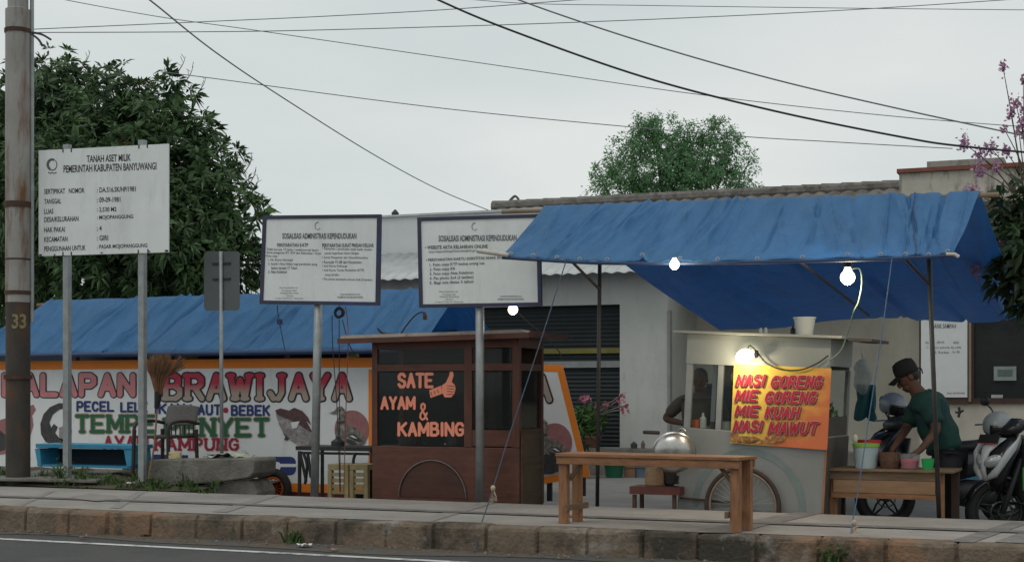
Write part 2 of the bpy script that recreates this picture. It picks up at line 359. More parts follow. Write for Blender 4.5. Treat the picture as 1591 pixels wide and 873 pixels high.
# kerb: one run of blocks with open joints
def kerbmat():
    m = mat('kerb concrete', (.155, .118, .085), .9, 0, .3, 7, bump=.7, bscale=35, stain=[((.24, .135, .075), .7, .47, .60, (1, 1, 1)), ((.05, .042, .032), 1.5, .46, .58, (1, 1, .8)), ((.26, .23, .20), 2.1, .56, .68, (1, 1, 1)), ((.05, .065, .03), 4, .64, .72, (1, 1, 1)), ((.22, .195, .165), 9, .60, .74, (1, 1, 1))])
    return m
mbk = MB(); blocks = []; rk0 = random.Random(31)
x = XL
while x < XR: blocks.append(x); x += .415 * rk0.uniform(.92, 1.08)
prof = [(-.008, -.26), (0, -.03), (.012, -.008), (.04, .004), (.15, .004), (.15, -.26)]
rk = random.Random(5); cols = []
for i, bx0 in enumerate(blocks):
    dy, dz = rk.uniform(-.012, .012), rk.uniform(-.008, .006)
    for (fx, g) in ((.004, 1), (.018, 0), (.14, 0), (.28, 0), ((blocks + [XR + .41])[i + 1] - bx0 - .018, 0), ((blocks + [XR + .41])[i + 1] - bx0 - .004, 1)):
        xx = bx0 + fx; row = []
        for j, (py, pz) in enumerate(prof):
            cut = .022 if g and j < 5 else 0
            chip = rk.uniform(0, .02) if j in (1, 2, 3) and rk.random() < .45 else 0
            row.append((xx, kerb_y(xx) + py + dy * (j < 4) + cut + chip * .5, pz + dz * (j in (1, 2, 3, 4)) - cut * .5 * (j > 1) - chip * .4))
        cols.append(row)
nP = len(prof); vs = [q for r in cols for q in r]
fs = [(i * nP + j, (i + 1) * nP + j, (i + 1) * nP + j + 1, i * nP + j + 1) for i in range(len(cols) - 1) for j in range(nP - 1)]
mbk.add(vs, fs); struct(mbk.build('kerb', kerbmat()))
# pavement
PAVE = mat('pavement slabs', (.295, .272, .248), .9, 0, .12, 3, bump=.3, bscale=90, stain=[((.20, .185, .168), .8, .45, .7, (1, 1, 1)), ((.13, .12, .11), 6, .60, .78, (1, 1, 1)), ((.36, .34, .31), 13, .64, .75, (1, 1, 1))])
struct(MB().grid(lambda s, t: ((XL + (XR - XL) * s), kerb_y(XL + (XR - XL) * s) + .15 + (rear_y(XL + (XR - XL) * s) - kerb_y(XL + (XR - XL) * s) - .15) * t, 0), 40, 6).build('pavement', PAVE))
struct(MB().grid(lambda s, t: ((XL + (XR - XL) * s), rear_y(XL + (XR - XL) * s), -.34 * t), 20, 1).build('pavement_edge', CONC))
BAND = mat('dark pavement band', (.16, .148, .138), .9, 0, .2, 8, stain=((.25, .235, .215), 5, .5, .7, (1, 1, 1)))
BANDL = mat('faint pavement band', (.235, .217, .20), .9, 0, .15, 8)
GROOVE = mat('pavement groove', (.135, .126, .118), .95, 0, .25, 9, stain=((.24, .22, .20), 3, .55, .72, (1, 1, 1)))
def band(pts, m, z=.004):
    return struct(MB().poly([(*G(u, v).xy, z) for (u, v) in pts]).build('pavement_band', m))
band([(-40, 769), (500, 787), (1000, 805), (1700, 829), (1700, 832.5), (1000, 808), (500, 789.5), (-40, 771.5)], GROOVE, .008)
for q in ([(1062, 827), (1140, 828), (1277, 797), (1238, 795.5)], [(1475, 841), (1512, 843), (1600, 812), (1572, 810)], [(1545, 842), (1600, 845), (1660, 815), (1625, 813)]): band(q, BAND)
for q in ([(170, 789), (186, 790), (226, 764), (214, 763)], [(15, 788), (28, 788.5), (85, 763), (75, 762.5)],
          [(330, 795), (352, 796), (436, 769), (416, 768.5)], [(640, 810), (668, 811), (770, 781), (748, 780)]):
    band(q, BANDL)
band([(112, 772), (140, 768), (178, 771), (190, 776), (150, 779.5), (118, 776)], BANDL, .010)
LOT = mat('lot concrete', (.185, .18, .17), .92, 0, .16, 2, bump=.3, bscale=50, stain=[((.14, .135, .12), 1.0, .48, .7, (1, 1, 1)), ((.09, .085, .07), 4, .62, .78, (1, 1, 1))])
struct(MB().grid(lambda s, t: (-30 + 45 * s, 10.5 + 22 * t, ZL), 20, 10).build('lot', LOT))
# low soil verge left of the stalls
SOIL = mat('verge soil', (.085, .07, .05), .98, 0, .4, 12, bump=.8, bscale=50, stain=[((.06, .08, .025), 3, .48, .6, (1, 1, 1)), ((.22, .2, .17), 5, .6, .7, (1, 1, 1))])
xa, xb = P(-250, 750, 12.6).x, P(330, 760, 12.6).x
def verge(s, t):
    x = xa + (xb - xa) * s; y0 = rear_y(x) + .003; y = y0 + t * 2.0
    h = .075 * min(1, t * 5) * min(1, (1 - s) * 4) ** .7 + .018 * math.sin(x * 9 + t * 7) * min(1, t * 4) + .012
    if t > .85: h *= (1 - t) / .15
    return (x, y, h - (.3 if t >= 1 else 0))
struct(MB().grid(verge, 90, 24).build('verge', SOIL, smooth=True))

# ================================================================= BUILDINGS
WALLW = mat('whitewashed wall', (.47, .475, .45), .9, 0, .08, 1.5, bump=.15, bscale=30, stain=[((.33, .33, .30), 1.6, .5, .75, (1, 1, .25)), ((.22, .21, .18), 5, .68, .8, (1, 1, .4))])
WALLP = mat('pale painted wall', (.60, .62, .61), .9, 0, .06, 1.2, stain=[((.45, .47, .46), 1.2, .5, .8, (1, 1, .2))])
WALLB = mat('beige wall', (.50, .475, .40), .9, 0, .10, 1.5, bump=.15, bscale=30, stain=[((.36, .335, .28), 1.6, .5, .75, (1, 1, .3))])
WALLC = mat('stained parapet', (.46, .43, .37), .95, 0, .15, 3, bump=.3, bscale=30, stain=[((.13, .12, .10), 3.2, .48, .62, (1.5, 1.5, .35))])
COPING = mat('red brown coping', (.20, .075, .05), .9, 0, .25)
SHUT = mat('dark rolling shutter', (.013, .018, .021), .65, .0, .25, 5)
ZINC = mat('corrugated zinc', (.42, .44, .44), .5, .3, .15, 3, stain=((.22, .17, .13), 3, .6, .75, (1, 1, .3)))
TILE = mat('grey roof tile', (.165, .15, .135), .95, 0, .35, 9, bump=.3, bscale=40, stain=((.06, .058, .05), 4, .5, .68, (1, 1, 1)))
YS = 22.0; f22 = yframe(YS)
bA = thing('shop_building', 'long low whitewashed shop building with a tiled roof and dark rolling shutters behind the stalls', 'building', P(963, 694, YS))
zs = P(900, 694, YS).z
mb = MB()
xA0, xS0, xS1, xA1 = P(424, 600, YS).x, P(648, 600, YS).x, P(963, 600, YS).x, P(1037, 600, YS).x
zE, zT = 2.9, P(900, 474, YS).z
mb.box(WF, xA0, xS0, YS, YS + .3, -.3, zE); mb.box(WF, xS1, xA1, YS, YS + 2.2, -.3, zE); mb.box(WF, xS0, xS1, YS, YS + .3, zT, zE)
mb.build('wall', WALLW, bA)
x2 = P(1437, 600, YS + 2).x
MB().box(WF, xA1 + .003, x2 + 1, YS + 1.7, YS + 2.1, -.3, zE).build('recessed_wall', WALLB, bA)
MB().box(WF, xA0, P(1420, 600, YS).x, YS - .55, YS - .003, -.3, zs).build('plinth', CONC, bA)
mb = MB(); nsl = 34
zz = [zs + (zT - zs) * i / nsl for i in range(nsl + 1)]
for i in range(nsl):
    mb.add([(xS0, YS + .14, zz[i]), (xS1, YS + .14, zz[i]), (xS1, YS + .128, (zz[i] + zz[i + 1]) / 2), (xS0, YS + .128, (zz[i] + zz[i + 1]) / 2), (xS1, YS + .14, zz[i + 1]), (xS0, YS + .14, zz[i + 1])], [(0, 1, 2, 3), (3, 2, 4, 5)])
sh = mb.build('rolling_shutter', SHUT, bA)
MB().pbox(f22, 838, 541, 963, 549, .085, .105).build('shutter_stripe', mat('yellow stripe', (.17, .15, .03), .6), sh)
MB().pbox(f22, 838, 561, 963, 571, .085, .105).build('shutter_stripe', mat('pale stripe', (.24, .25, .245), .6), sh)
MB().pbox(f22, 1036.8, 482, 1041, 694, -.02, .1).build('drain_pipe', mat('grey pipe', (.25, .25, .24), .6), bA)
# upper pale wall and the zinc canopy in front of it
zp = P(620, 337, 23).z
MB().box(WF, P(424, 400, 23).x, P(905, 400, 23).x, 23, 23.3, zE - .3, zp).build('upper_wall', WALLP, bA)
MB().box(WF, P(423, 400, 23).x, P(905, 400, 23).x, 22.96, 23.33, zp, zp + .035).build('coping', mat('pale coping', (.50, .52, .52), .8), bA)
q0, q1 = P(560, 396, 22.9), P(560, 436, 21.5)
def canopy(s, t):
    x = P(470, 400, 22).x + (P(1080, 400, 22).x - P(470, 400, 22).x) * s
    return (x, q0.y + (q1.y - q0.y) * t, q0.z + (q1.z - q0.z) * t + .012 * math.sin(x * 2 * math.pi / .20))
MB().grid(canopy, 340, 2).build('zinc_canopy', ZINC, bA, smooth=True, solid=.006)
# tiled roof
rl, rr_ = P(770, 320, 26), P(1403, 287, 26); rz = rl.z - .04
def tiled(s, t):
    x = rl.x + (rr_.x - rl.x) * s; tt = t * 11; k = tt - math.floor(tt + 1e-6)
    y = 26 - 3.6 * t; z = rz - 1.75 * t
    return (x, y, z + .045 * abs(math.sin(x * math.pi / .24)) + .03 * k - .02)
rf = MB().grid(tiled, 420, 44).build('roof', TILE, bA)
mb = MB()
nR = 22
for i in range(nR):
    xa_, xb_ = rl.x - .05 + (rr_.x - rl.x + .05) * i / nR, rl.x - .05 + (rr_.x - rl.x + .05) * (i + 1.06) / nR
    mb.tube([(xa_, 26, rz + .02), (xb_, 26, rz + .02)], [.125, .11], 10)
mb.build('ridge_cap', TILE, rf)
MB().prism([(rl.x + .03, 26, rz - .05), (rl.x + .03, 22.5, rz - 1.75), (rl.x + .03, 29, rz - 1.5)], (.1, 0, 0)).build('gable', WALLW, bA)
mb = MB()
mb.tube(smooth_path([P(792, 312, 26), P(800, 305, 26), P(806, 310, 26)]), .025, 6); mb.build('roof_finial', TILE, rf)
single('roof_finial', MB().lathe(Frame(P(614, 334, 23.6)), [(.06, -.1), (.06, .0), (.07, .03), (.02, .09), (.0, .10)], 10), mat('dark finial', (.05, .055, .05), .8), 'small dark finial poking up above the pale upper wall between the two framed boards', 'finial')
# right concrete building
bB = thing('concrete_building', 'stained concrete building with a red-brown coping and dark window at the right edge', 'building', P(1500, 760, YS))
x0B, xW0, xW1 = P(1437, 600, YS - .01).x, P(1511, 600, YS).x, P(1680, 600, YS).x
zW0, zW1 = P(1540, 626, YS).z, P(1540, 478, YS).z
mb = MB()
mb.box(WF, x0B, xW0, YS - .6, YS + 3, -.3, 3.1); mb.box(WF, xW0, xW1, YS - .6, YS - .3, -.3, zW0); mb.box(WF, xW1, xW1 + 3, YS - .6, YS - .3, -.3, 3.1)
mb.build('wall', WALLB, bB)
MB().box(WF, xW0, xW1, YS - .6, YS - .3, zW1, 3.1).build('shade_panel', mat('painted porch shade', (.035, .03, .027), .8, 0, .3, 4, stretch=(6, 6, 1)), bB)  # wall above the window coloured dark to stand in for porch shade
MB().box(WF, x0B - .25, xW1 + 3, YS - 1.0, YS - .603, -.3, P(1540, 742, YS - 1).z).build('step', CONC, bB)
WINF = mat('brown window frame', (.055, .03, .022), .6, 0, .25)
wf = MB(); wz = .07
wf.box(WF, xW0 + .002, xW1 - .002, YS - .64, YS - .5, zW0, zW0 + wz); wf.box(WF, xW0 + .002, xW1 - .002, YS - .64, YS - .5, zW1 - wz, zW1)
wf.box(WF, xW0 + .002, xW0 + wz, YS - .64, YS - .5, zW0 + wz, zW1 - wz); wf.box(WF, xW1 - wz, xW1 - .002, YS - .64, YS - .5, zW0 + wz, zW1 - wz)
wfo = wf.build('window', WINF, bB)
MB().box(WF, xW0 + wz, xW1 - wz, YS - .57, YS - .56, zW0 + wz, zW1 - wz).build('pane', mat('dark glazing', (.018, .02, .02), .3, 0, .3, spec=.25), wfo)
fB = yframe(YS - .62)
MB().pbox(fB, 1544, 569, 1579, 591, 0, .03).build('window_notice', mat('grey paper notice', (.22, .26, .25), .7), wfo)
mbn = MB(); mbn.pbox(fB, 1550, 574, 1573, 584, -.006, -.002); mbn.build('notice_print', mat('faint green print', (.10, .13, .12), .7), wfo)
MB().pbox(fB, 1540, 613, 1558, 618, 0, .03).build('window_sticker', mat('pale sticker', (.35, .36, .35), .6), wfo)
yB2 = 23.0; f23 = yframe(yB2)
MB().box(WF, P(1397, 280, yB2).x, xW1 + 3, yB2, yB2 + 6, 2.8, P(1450, 267, yB2).z).build('parapet', WALLC, bB)
zc = P(1450, 267, yB2).z + .003
MB().box(WF, P(1394, 265, yB2).x, xW1 + 3, yB2 - .06, yB2 + 6, zc, zc + .06).build('coping', COPING, bB)
MB().box(WF, P(1440, 250, 26).x, P(1560, 250, 26).x, 26, 28, zc + .063, P(1480, 249, 26).z).build('roof_block', mat('weathered roof block', (.30, .29, .26), .95, 0, .2, 3, stain=((.14, .13, .12), 4, .5, .65, (1, 1, .4))), bB)
MB().box(WF, P(1470, 310, yB2 - 1).x, xW1 + 3, yB2 - .5, yB2 - .003, P(1540, 306, yB2 - 1).z, P(1540, 299, yB2 - 1).z).build('porch_slab', mat('porch slab', (.30, .25, .20), .9), bB)

# notice board with poster on the right building
fP = yframe(YS - .68)
nb = thing('notice_board', 'brown framed notice board with a white poster, on the wall behind the capped man', 'notice board', P(1470, 626, YS - .6))
MB().pbox(fP, 1428, 493, 1508, 627, .03, .075).build('board', WINF, nb)
MB().pbox(fP, 1505, 493, 1509, 624, .0, .028).build('trim', mat('ochre trim', (.22, .17, .12), .6), nb)
pp = MB().pbox(fP, 1431, 490, 1503, 617, .012, .028).build('poster', mat('white poster', (.62, .64, .63), .5, 0, .05), nb)
mb = MB()
put_text(mb, fP, 'BANK SAMPAH', 1449, 503, 1485, 510, .009, .01)
for (t, u0, v0, u1, v1) in (('No', 1438, 530, 1443, 534), ('JENIS', 1455, 530, 1467, 534), ('HARGA', 1481, 530, 1490, 534), ('1. Botol plastik', 1440, 538, 1476, 542), ('Rp 2.000', 1478, 538, 1493, 542), ('2. Kardus', 1452, 545, 1474, 549), ('Rp 1.500', 1480, 545, 1491, 549)):
    put_text(mb, fP, t, u0, v0, u1, v1, .009)
put_text(mb, fP, 'BUKA SETIAP HARI', 1472, 609, 1499, 612, .009)
mb.build('poster_print', INKS, pp)
# red wall bench and small things along the right wall
rb = thing('red_bench', 'long low red bench along the wall behind the motorbikes', 'bench', P(1500, 742, 20.6))
yb = 20.7; fb = yframe(yb); REDP = mat('red paint', (.33, .03, .03), .5, 0, .15)
MB().pbox(fb, 1478, 690, 1600, 707, 0, .35).build('seat', REDP, rb, bevel=.01)
for u in (1484, 1588): MB().box(WF, P(u, 700, yb).x, P(u, 700, yb).x + .08, yb + .05, yb + .3, ZL, P(u, 708, yb).z - .003).build('leg', REDP, rb)
TEALC = mat('sky blue sheet', (.09, .30, .42), .55, 0, .15, 6, bump=.5, bscale=12)
c = P(1523, 722, 19.2); mb = MB()
mb.grid(lambda s, t: (c.x + (s - .5) * .66 * (1 - .12 * t), c.y + .22 * math.sin(t * 9 + s * 4) * .15 + (t - .5) * .1, ZL + .42 * math.sin(math.pi * min(1, max(0, s))) ** .5 * (1 - abs(t - .5) * .5) + .02 * math.sin(s * 17 + t * 9)), 24, 8)
mbs = MB().ball((c.x, c.y, ZL + .2), .34, .25, .30, 20)
mbs.v = [(p[0] + .02 * math.sin(p[2] * 40 + p[0] * 31), p[1] + .015 * math.sin(p[0] * 23), max(ZL, p[2] + .02 * math.sin(p[0] * 27))) for p in mbs.v]
single('covered_bundle', mbs, TEALC, 'sky-blue plastic covered bundle on the ground in front of the red bench', 'bundle', smooth=True)
mbs = MB()
mbs.tube([P(1490, 632, 21.3), P(1491, 640, 21.3), P(1489, 648, 21.3)], .02, 6); mbs.tube([P(1484, 640, 21.3), P(1491, 641, 21.3), P(1497, 637, 21.3)], .016, 6)
single('wall_tap', mbs, DARKM, 'small dark tap fixed to the wall below the notice board', 'tap')

# ================================================================= TREES
def leaf_mesh(name, cen, dirs, nrm, Ln, Wd, droop, m, parent):
    """many leaves, each two folded faces along its midrib; arrays of centre, direction and normal"""
    n = len(cen); off = np.array(OFF.get(parent.as_pointer(), Vector((0, 0, 0))), dtype=np.float32)
    side = np.cross(dirs, nrm); side /= np.linalg.norm(side, axis=1, keepdims=True) + 1e-9
    up = np.cross(side, dirs)
    Ln = Ln[:, None]; Wd = Wd[:, None]; dz = np.zeros((n, 3)); dz[:, 2] = 1
    b = cen; mid = cen + dirs * Ln * .5 + up * Wd * .12; tip = cen + dirs * Ln - dz * Ln * droop
    l_ = cen + dirs * Ln * .45 + side * Wd * .5 - dz * Ln * droop * .2; r_ = cen + dirs * Ln * .45 - side * Wd * .5 - dz * Ln * droop * .2
    v = np.stack([b, l_, tip, mid, r_], 1).reshape(-1, 3) - off
    k = np.arange(n)[:, None] * 5
    f = np.concatenate([k + np.array([[0, 1, 2, 3]]), k + np.array([[0, 3, 2, 4]])], 1).reshape(-1, 4)
    me = bpy.data.meshes.new(name); me.vertices.add(len(v)); me.vertices.foreach_set('co', v.astype(np.float32).ravel())
    me.loops.add(len(f) * 4); me.loops.foreach_set('vertex_index', f.astype(np.int32).ravel())
    me.polygons.add(len(f)); me.polygons.foreach_set('loop_start', np.arange(len(f), dtype=np.int32) * 4)
    me.update(calc_edges=True); me.materials.append(m)
    o = bpy.data.objects.new(name, me); COL.objects.link(o); o.parent = parent; OFF[o.as_pointer()] = Vector(off)
    return o
def unit(a): return a / (np.linalg.norm(a, axis=1, keepdims=True) + 1e-9)
def lobes_points(lobes, n, shell=.45):
    vol = np.array([l[3] * l[4] * l[5] for l in lobes]); pick = RNG.choice(len(lobes), n, p=vol / vol.sum())
    Lb = np.array(lobes)[pick]; d = unit(RNG.normal(size=(n, 3))); r = RNG.random(n) ** shell * (1 + .10 * RNG.normal(size=n))
    r = np.clip(r, .1, 1.16)
    return Lb[:, :3] + d * Lb[:, 3:6] * r[:, None], d
def whorls(cen, out, per, Ln, spread):
    n = len(cen); c = np.repeat(cen, per, 0); o = np.repeat(unit(out + np.array([0, 0, .25])), per, 0)
    d = unit(o * spread + unit(RNG.normal(size=(n * per, 3))))
    nr = unit(o + .35 * RNG.normal(size=(n * per, 3)))
    return c + d * Ln * .12, d, nr
LEAFM = mat('mango leaf', (.055, .105, .040), .5, 0, .4, .9, transl=.22, island=.45, spec=.35, stain=((.095, .17, .055), 1.1, .50, .66, (1, 1, 1)))
LEAFY = mat('young mango leaf', (.16, .12, .045), .5, 0, .3, 2, transl=.2, island=.3)
BARK = mat('bark', (.085, .065, .05), .95, 0, .3, 6, bump=.6, bscale=30, stretch=(1, 1, .3))
ty = 24.5
mt = thing('mango_tree', 'big dark-leaved mango tree rising behind the left stall and the government land board', 'tree', P(150, 760, ty))
def lobe(u, v, y, r, ry=None, rz=None):
    p = P(u, v, y); return (p.x, p.y, p.z, r, ry or r, rz or r)
ML = [lobe(120, 190, 24.5, 1.25), lobe(40, 200, 25, 1.5), lobe(230, 220, 24.2, 1.2), lobe(300, 280, 24.2, 1.15), lobe(350, 345, 24.0, .85), lobe(150, 300, 23.6, 1.5),
      lobe(60, 350, 24, 1.6), lobe(250, 370, 23.6, 1.4), lobe(330, 410, 23.8, 1.0), lobe(160, 420, 23.8, 1.4), lobe(-60, 300, 25, 1.8), lobe(375, 425, 24.2, .55), lobe(20, 430, 24.5, 1.2), lobe(270, 450, 24.4, .9), lobe(195, 160, 24.4, .8), lobe(90, 135, 24.5, .7), lobe(270, 195, 24.3, .55), lobe(325, 255, 24.2, .5), lobe(268, 150, 24.3, .55), lobe(300, 205, 24.2, .5), lobe(385, 320, 24, .35)]
mt_base = P(150, 600, ty); mt_base.z = -.3
mb = MB(); mb.tube([mt_base, mt_base + Vector((.05, 0, 1.4)), mt_base + Vector((-.1, 0, 2.6)), mt_base + Vector((.1, 0, 4.2)), mt_base + Vector((.2, 0, 5.6))], [.34, .28, .24, .14, .04], 10)
for l_ in ML[:12]:
    e = Vector(l_[:3]); s_ = mt_base + Vector((0, 0, 1.8 + .4 * random.random())); mid = s_.lerp(e, .5) + Vector((0, 0, -.25)); mb.tube(smooth_path([s_, mid, e], 5), [.11 - .085 * i / 10 for i in range(11)], 6)
mb.build('trunk', BARK, mt, smooth=True)
cc, oo = lobes_points(ML, 3600, .34)
c, d, nr = whorls(cc, oo, 13, .26, .75)
nr = unit(nr + np.array([0, -.25, .55])); leaf_mesh('crown', c, d, nr, RNG.uniform(.11, .27, len(c)), RNG.uniform(.04, .075, len(c)), .28, LEAFM, mt)
cc, oo = lobes_points(ML, 1700, .8); c, d, nr = whorls(cc, oo, 10, .24, .4)
leaf_mesh('inner_leaves', c, d, nr, RNG.uniform(.2, .34, len(c)), RNG.uniform(.07, .11, len(c)), .28, LEAFM, mt)
cc, oo = lobes_points(ML, 46, .05)
c, d, nr = whorls(cc, oo, 12, .2, .8)
leaf_mesh('young_leaves', c, d, nr, RNG.uniform(.14, .24, len(c)), RNG.uniform(.04, .06, len(c)), .3, LEAFY, mt)
for (u, v) in ((300, 95), (262, 88), (288, 80), (320, 112), (140, 72), (392, 235), (402, 268), (408, 300), (398, 255)):
    mb = MB(); p = P(u, v + 8, 24.2); q = P(u - 14, v + 36, 24.2); mb.tube(smooth_path([q, q.lerp(p, .6) + Vector((.03, 0, 0)), p]), [.012 - .009 * i / 16 for i in range(17)], 5)
    for k in range(3): r_ = q.lerp(p, .5 + .2 * k); mb.tube([r_, r_ + Vector((random.uniform(-.12, .12), 0, random.uniform(.04, .12)))], .005, 4)
    mb.build('flower_stalk', BARK, mt)

FINE = mat('fine green leaf', (.15, .30, .14), .6, 0, .3, .5, transl=.5, island=.35, stain=((.21, .37, .18), .5, .5, .7, (1, 1, 1)))
ty = 40.0
tt = thing('tamarind_tree', 'round bright green feathery tree standing behind the tiled roof', 'tree', P(1045, 650, ty))
TL_ = [lobe(1020, 215, 40, .75), lobe(1060, 250, 40, .75), lobe(985, 250, 40, .75), lobe(1105, 220, 40, .62), lobe(1130, 255, 40, .7), lobe(950, 270, 40, .55), lobe(1150, 285, 40, .55), lobe(1045, 275, 40, 1.0), lobe(1095, 280, 39.6, .9), lobe(935, 292, 40, .45), lobe(990, 290, 39.8, .8), lobe(1015, 190, 40, .35), lobe(1165, 250, 40, .28), lobe(1112, 192, 40, .3), lobe(925, 265, 40, .22)]
b0 = P(1045, 650, ty); b0.z = -.3
mb = MB(); mb.tube([b0, b0 + Vector((.1, 0, 3)), b0 + Vector((0, 0, 5.6)), b0 + Vector((.1, 0, 6.8))], [.3, .22, .15, .05], 8)
for l_ in TL_:
    e = Vector(l_[:3]); s_ = b0 + Vector((0, 0, 4.2 + random.random() * .8)); mb.tube(smooth_path([s_, s_.lerp(e, .55) + Vector((0, 0, -.15)), e], 5), [.07 - .058 * i / 10 for i in range(11)], 5)
mb.build('trunk', BARK, tt, smooth=True)
TL_ += [lobe(1065, 218, 40, .55), lobe(1085, 200, 40, .3), lobe(1000, 205, 40, .5), lobe(1135, 215, 40, .4), lobe(965, 235, 40, .4)]
cc, oo = lobes_points(TL_, 1300, .6)
c, d, nr = whorls(cc, oo, 22, .3, .35)
c = c + RNG.normal(size=c.shape) * .055
leaf_mesh('crown', c, d, nr, RNG.uniform(.06, .14, len(c)), RNG.uniform(.025, .05, len(c)), .25, FINE, tt)

# flowering shrub at the right edge
SHL = mat('shrub leaf', (.032, .06, .022), .45, 0, .4, 2, transl=.2, island=.4, stain=((.06, .10, .035), 2, .55, .7, (1, 1, 1)))
PINK = mat('pink blossom', (.52, .30, .42), .7, 0, .25, 12, transl=.3, island=.3)
sy = 15.0
cm = thing('flowering_shrub', 'tall broad-leaved shrub with pink flower spikes at the right edge beside the tarp', 'shrub', P(1640, 760, sy))
SL = [lobe(1585, 375, sy, .34), lobe(1615, 330, sy, .42), lobe(1600, 415, sy, .32), lobe(1640, 400, sy + .2, .6), lobe(1560, 345, sy + .1, .14), lobe(1575, 440, sy + .1, .2), lobe(1588, 300, sy, .16), lobe(1545, 375, sy + .1, .12), lobe(1625, 470, sy, .35)]
b0 = P(1650, 650, sy); b0.z = ZL
mb = MB(); mb.tube(smooth_path([b0, b0 + Vector((.05, 0, .9)), P(1640, 440, sy), P(1625, 330, sy)], 6), [.07 - .05 * i / 18 for i in range(19)], 8)
heads = [(1558, 103, 5), (1590, 125, 4), (1578, 160, 6), (1570, 175, 5), (1588, 190, 6), (1497, 222, 8), (1560, 200, 3), (1522, 240, 8), (1541, 232, 8), (1523, 265, 7), (1547, 258, 5), (1562, 235, 6), (1500, 305, 9), (1512, 298, 8), (1525, 388, 8), (1552, 380, 7), (1515, 417, 7), (1563, 400, 6), (1583, 205, 5), (1591, 170, 6)]
for (u, v, s_) in heads:
    e = P(u, v, sy - .05); o_ = P(1600 + random.uniform(-8, 20), max(v + 70, 330) if v < 330 else v - 25, sy)
    mb.tube(smooth_path([o_, o_.lerp(e, .55) + Vector((0, 0, .05 if v < 330 else -.03)), e], 6), [.010 - .007 * i / 12 for i in range(13)], 5)
mb.build('stem', mat('shrub stem', (.12, .09, .06), .9), cm, smooth=True)
cc, oo = lobes_points(SL, 330, .5); c, d, nr = whorls(cc, oo, 7, .18, .5)
leaf_mesh('crown', c, d, nr, RNG.uniform(.11, .20, len(c)), RNG.uniform(.05, .085, len(c)), .3, SHL, cm)
pc = []; 
for (u, v, s_) in heads:
    e = np.array(P(u, v, sy - .05)); k = 10 * s_
    q = RNG.normal(size=(k, 3)) * np.array([.016, .016, .026]) * (s_ / 6 + .35); pc.append(e + q)
pc = np.concatenate(pc); dd = unit(RNG.normal(size=pc.shape)); nn_ = unit(RNG.normal(size=pc.shape))
leaf_mesh('blossom', pc, dd, nn_, RNG.uniform(.022, .042, len(pc)), RNG.uniform(.022, .038, len(pc)), .1, PINK, cm)

# ================================================================= POLE AND CABLES
ep = G(28, 736, .12); upole = thing('utility_pole', 'rusting grey steel utility pole with a dark base at the left edge', 'pole', ep)
ypl = ep.y
POLEM = mat('painted pole steel', (.30, .29, .27), .6, .15, .15, 3, stain=[((.16, .075, .035), 2.0, .5, .64, (2.2, 2.2, .35)), ((.12, .11, .10), 3, .6, .75, (2, 2, .3))])
POLED = mat('dark pole base', (.05, .045, .04), .75, .1, .3, 4, stain=((.11, .055, .03), 2.5, .52, .68, (1, 1, .4)))
def zat(v): return P(28, v, ypl).z
fpl = Frame((ep.x, ypl, 0)); px1 = 1 / ppm(28, ypl)
MB().lathe(fpl, [(19 * px1, zat(470)), (19 * px1, zat(16)), (15.5 * px1, zat(14)), (15.5 * px1, zat(-160))], 28).build('shaft', POLEM, upole, smooth=False)
MB().lathe(fpl, [(18.5 * px1, -.1), (18.5 * px1, zat(455)), (17 * px1, zat(455))], 28).build('base_sleeve', POLED, upole)
for (v0, v1, e) in ((314, 323, 1.5), (452, 458, 1.2), (402, 404.5, .6), (582, 589, 2.5), (46, 52, 1.5)):
    MB().lathe(fpl, [(19 * px1, zat(v1)), ((19 + e) * px1, zat(v1)), ((19 + e) * px1, zat(v0)), (19 * px1, zat(v0))], 28).build('band', RUST, upole)
vd_ = Vector((ep.x, ep.y, 0)).normalized(); sd_ = Vector((vd_.y, -vd_.x, 0))
q_ = Vector((ep.x, ep.y, 0)) + sd_ * (20.5 * px1) - vd_ * .03
MB().tube([q_ + UPV * zat(500), q_ + UPV * zat(-160)], 3.2 * px1, 10).build('conduit', STEEL, upole)
fnum = Frame((ep.x, ep.y, 0), sd_, vd_); mb = MB(); put_text(mb, fnum, '33', 19, 489, 40, 510, 0, .03)
mb.v = [tuple(Vector(p) - vd_ * math.sqrt(max(1e-6, (19.3 * px1) ** 2 - (Vector(p) - fnum.o).dot(sd_) ** 2))) for p in mb.v]
mb.build('pole_number', mat('faded yellow paint', (.22, .19, .10), .8, 0, .35, 20), upole)
mb = MB()
mb.tube(smooth_path([P(50, 51, ypl - .1), P(65, 54, ypl - .15), P(79, 62, ypl - .15)]), .012, 6); mb.tube(smooth_path([P(50, 54, ypl - .1), P(60, 62, ypl - .15), P(66, 72, ypl - .15)]), .012, 6)
mb.build('wire_tail', CABLE, upole)

cg = 'overhead cables'
def cable(pts, y0, y1, r, label):
    n = len(pts); u0, u1 = pts[0][0], pts[-1][0]
    P3 = [P(u, v, y0 + (y1 - y0) * (u - u0) / (u1 - u0)) for (u, v) in pts]
    single('overhead_cable', MB().tube(smooth_path(P3, 10), r, 6), CABLE if r > .0085 else CABLET, label, 'cable', cg)
cable([(560, -60), (680, 0), (800, 50), (1000, 120), (1200, 172), (1400, 213), (1500, 228), (1700, 246)], 11, 13, .0088, 'thickest dark overhead cable, from the top middle down to just above the concrete parapet')
cable([(700, -48), (805, 0), (1000, 66), (1200, 123), (1400, 170), (1591, 211), (1700, 232)], 11.5, 13.5, .0066, 'dark overhead cable next above the thickest one, ending at the right edge')
cable([(150, -60), (232, 0), (330, 78), (430, 146), (580, 240), (680, 294), (762, 328)], 10, 25, .0084, 'steep overhead cable from the top left down to the left end of the tiled roof')
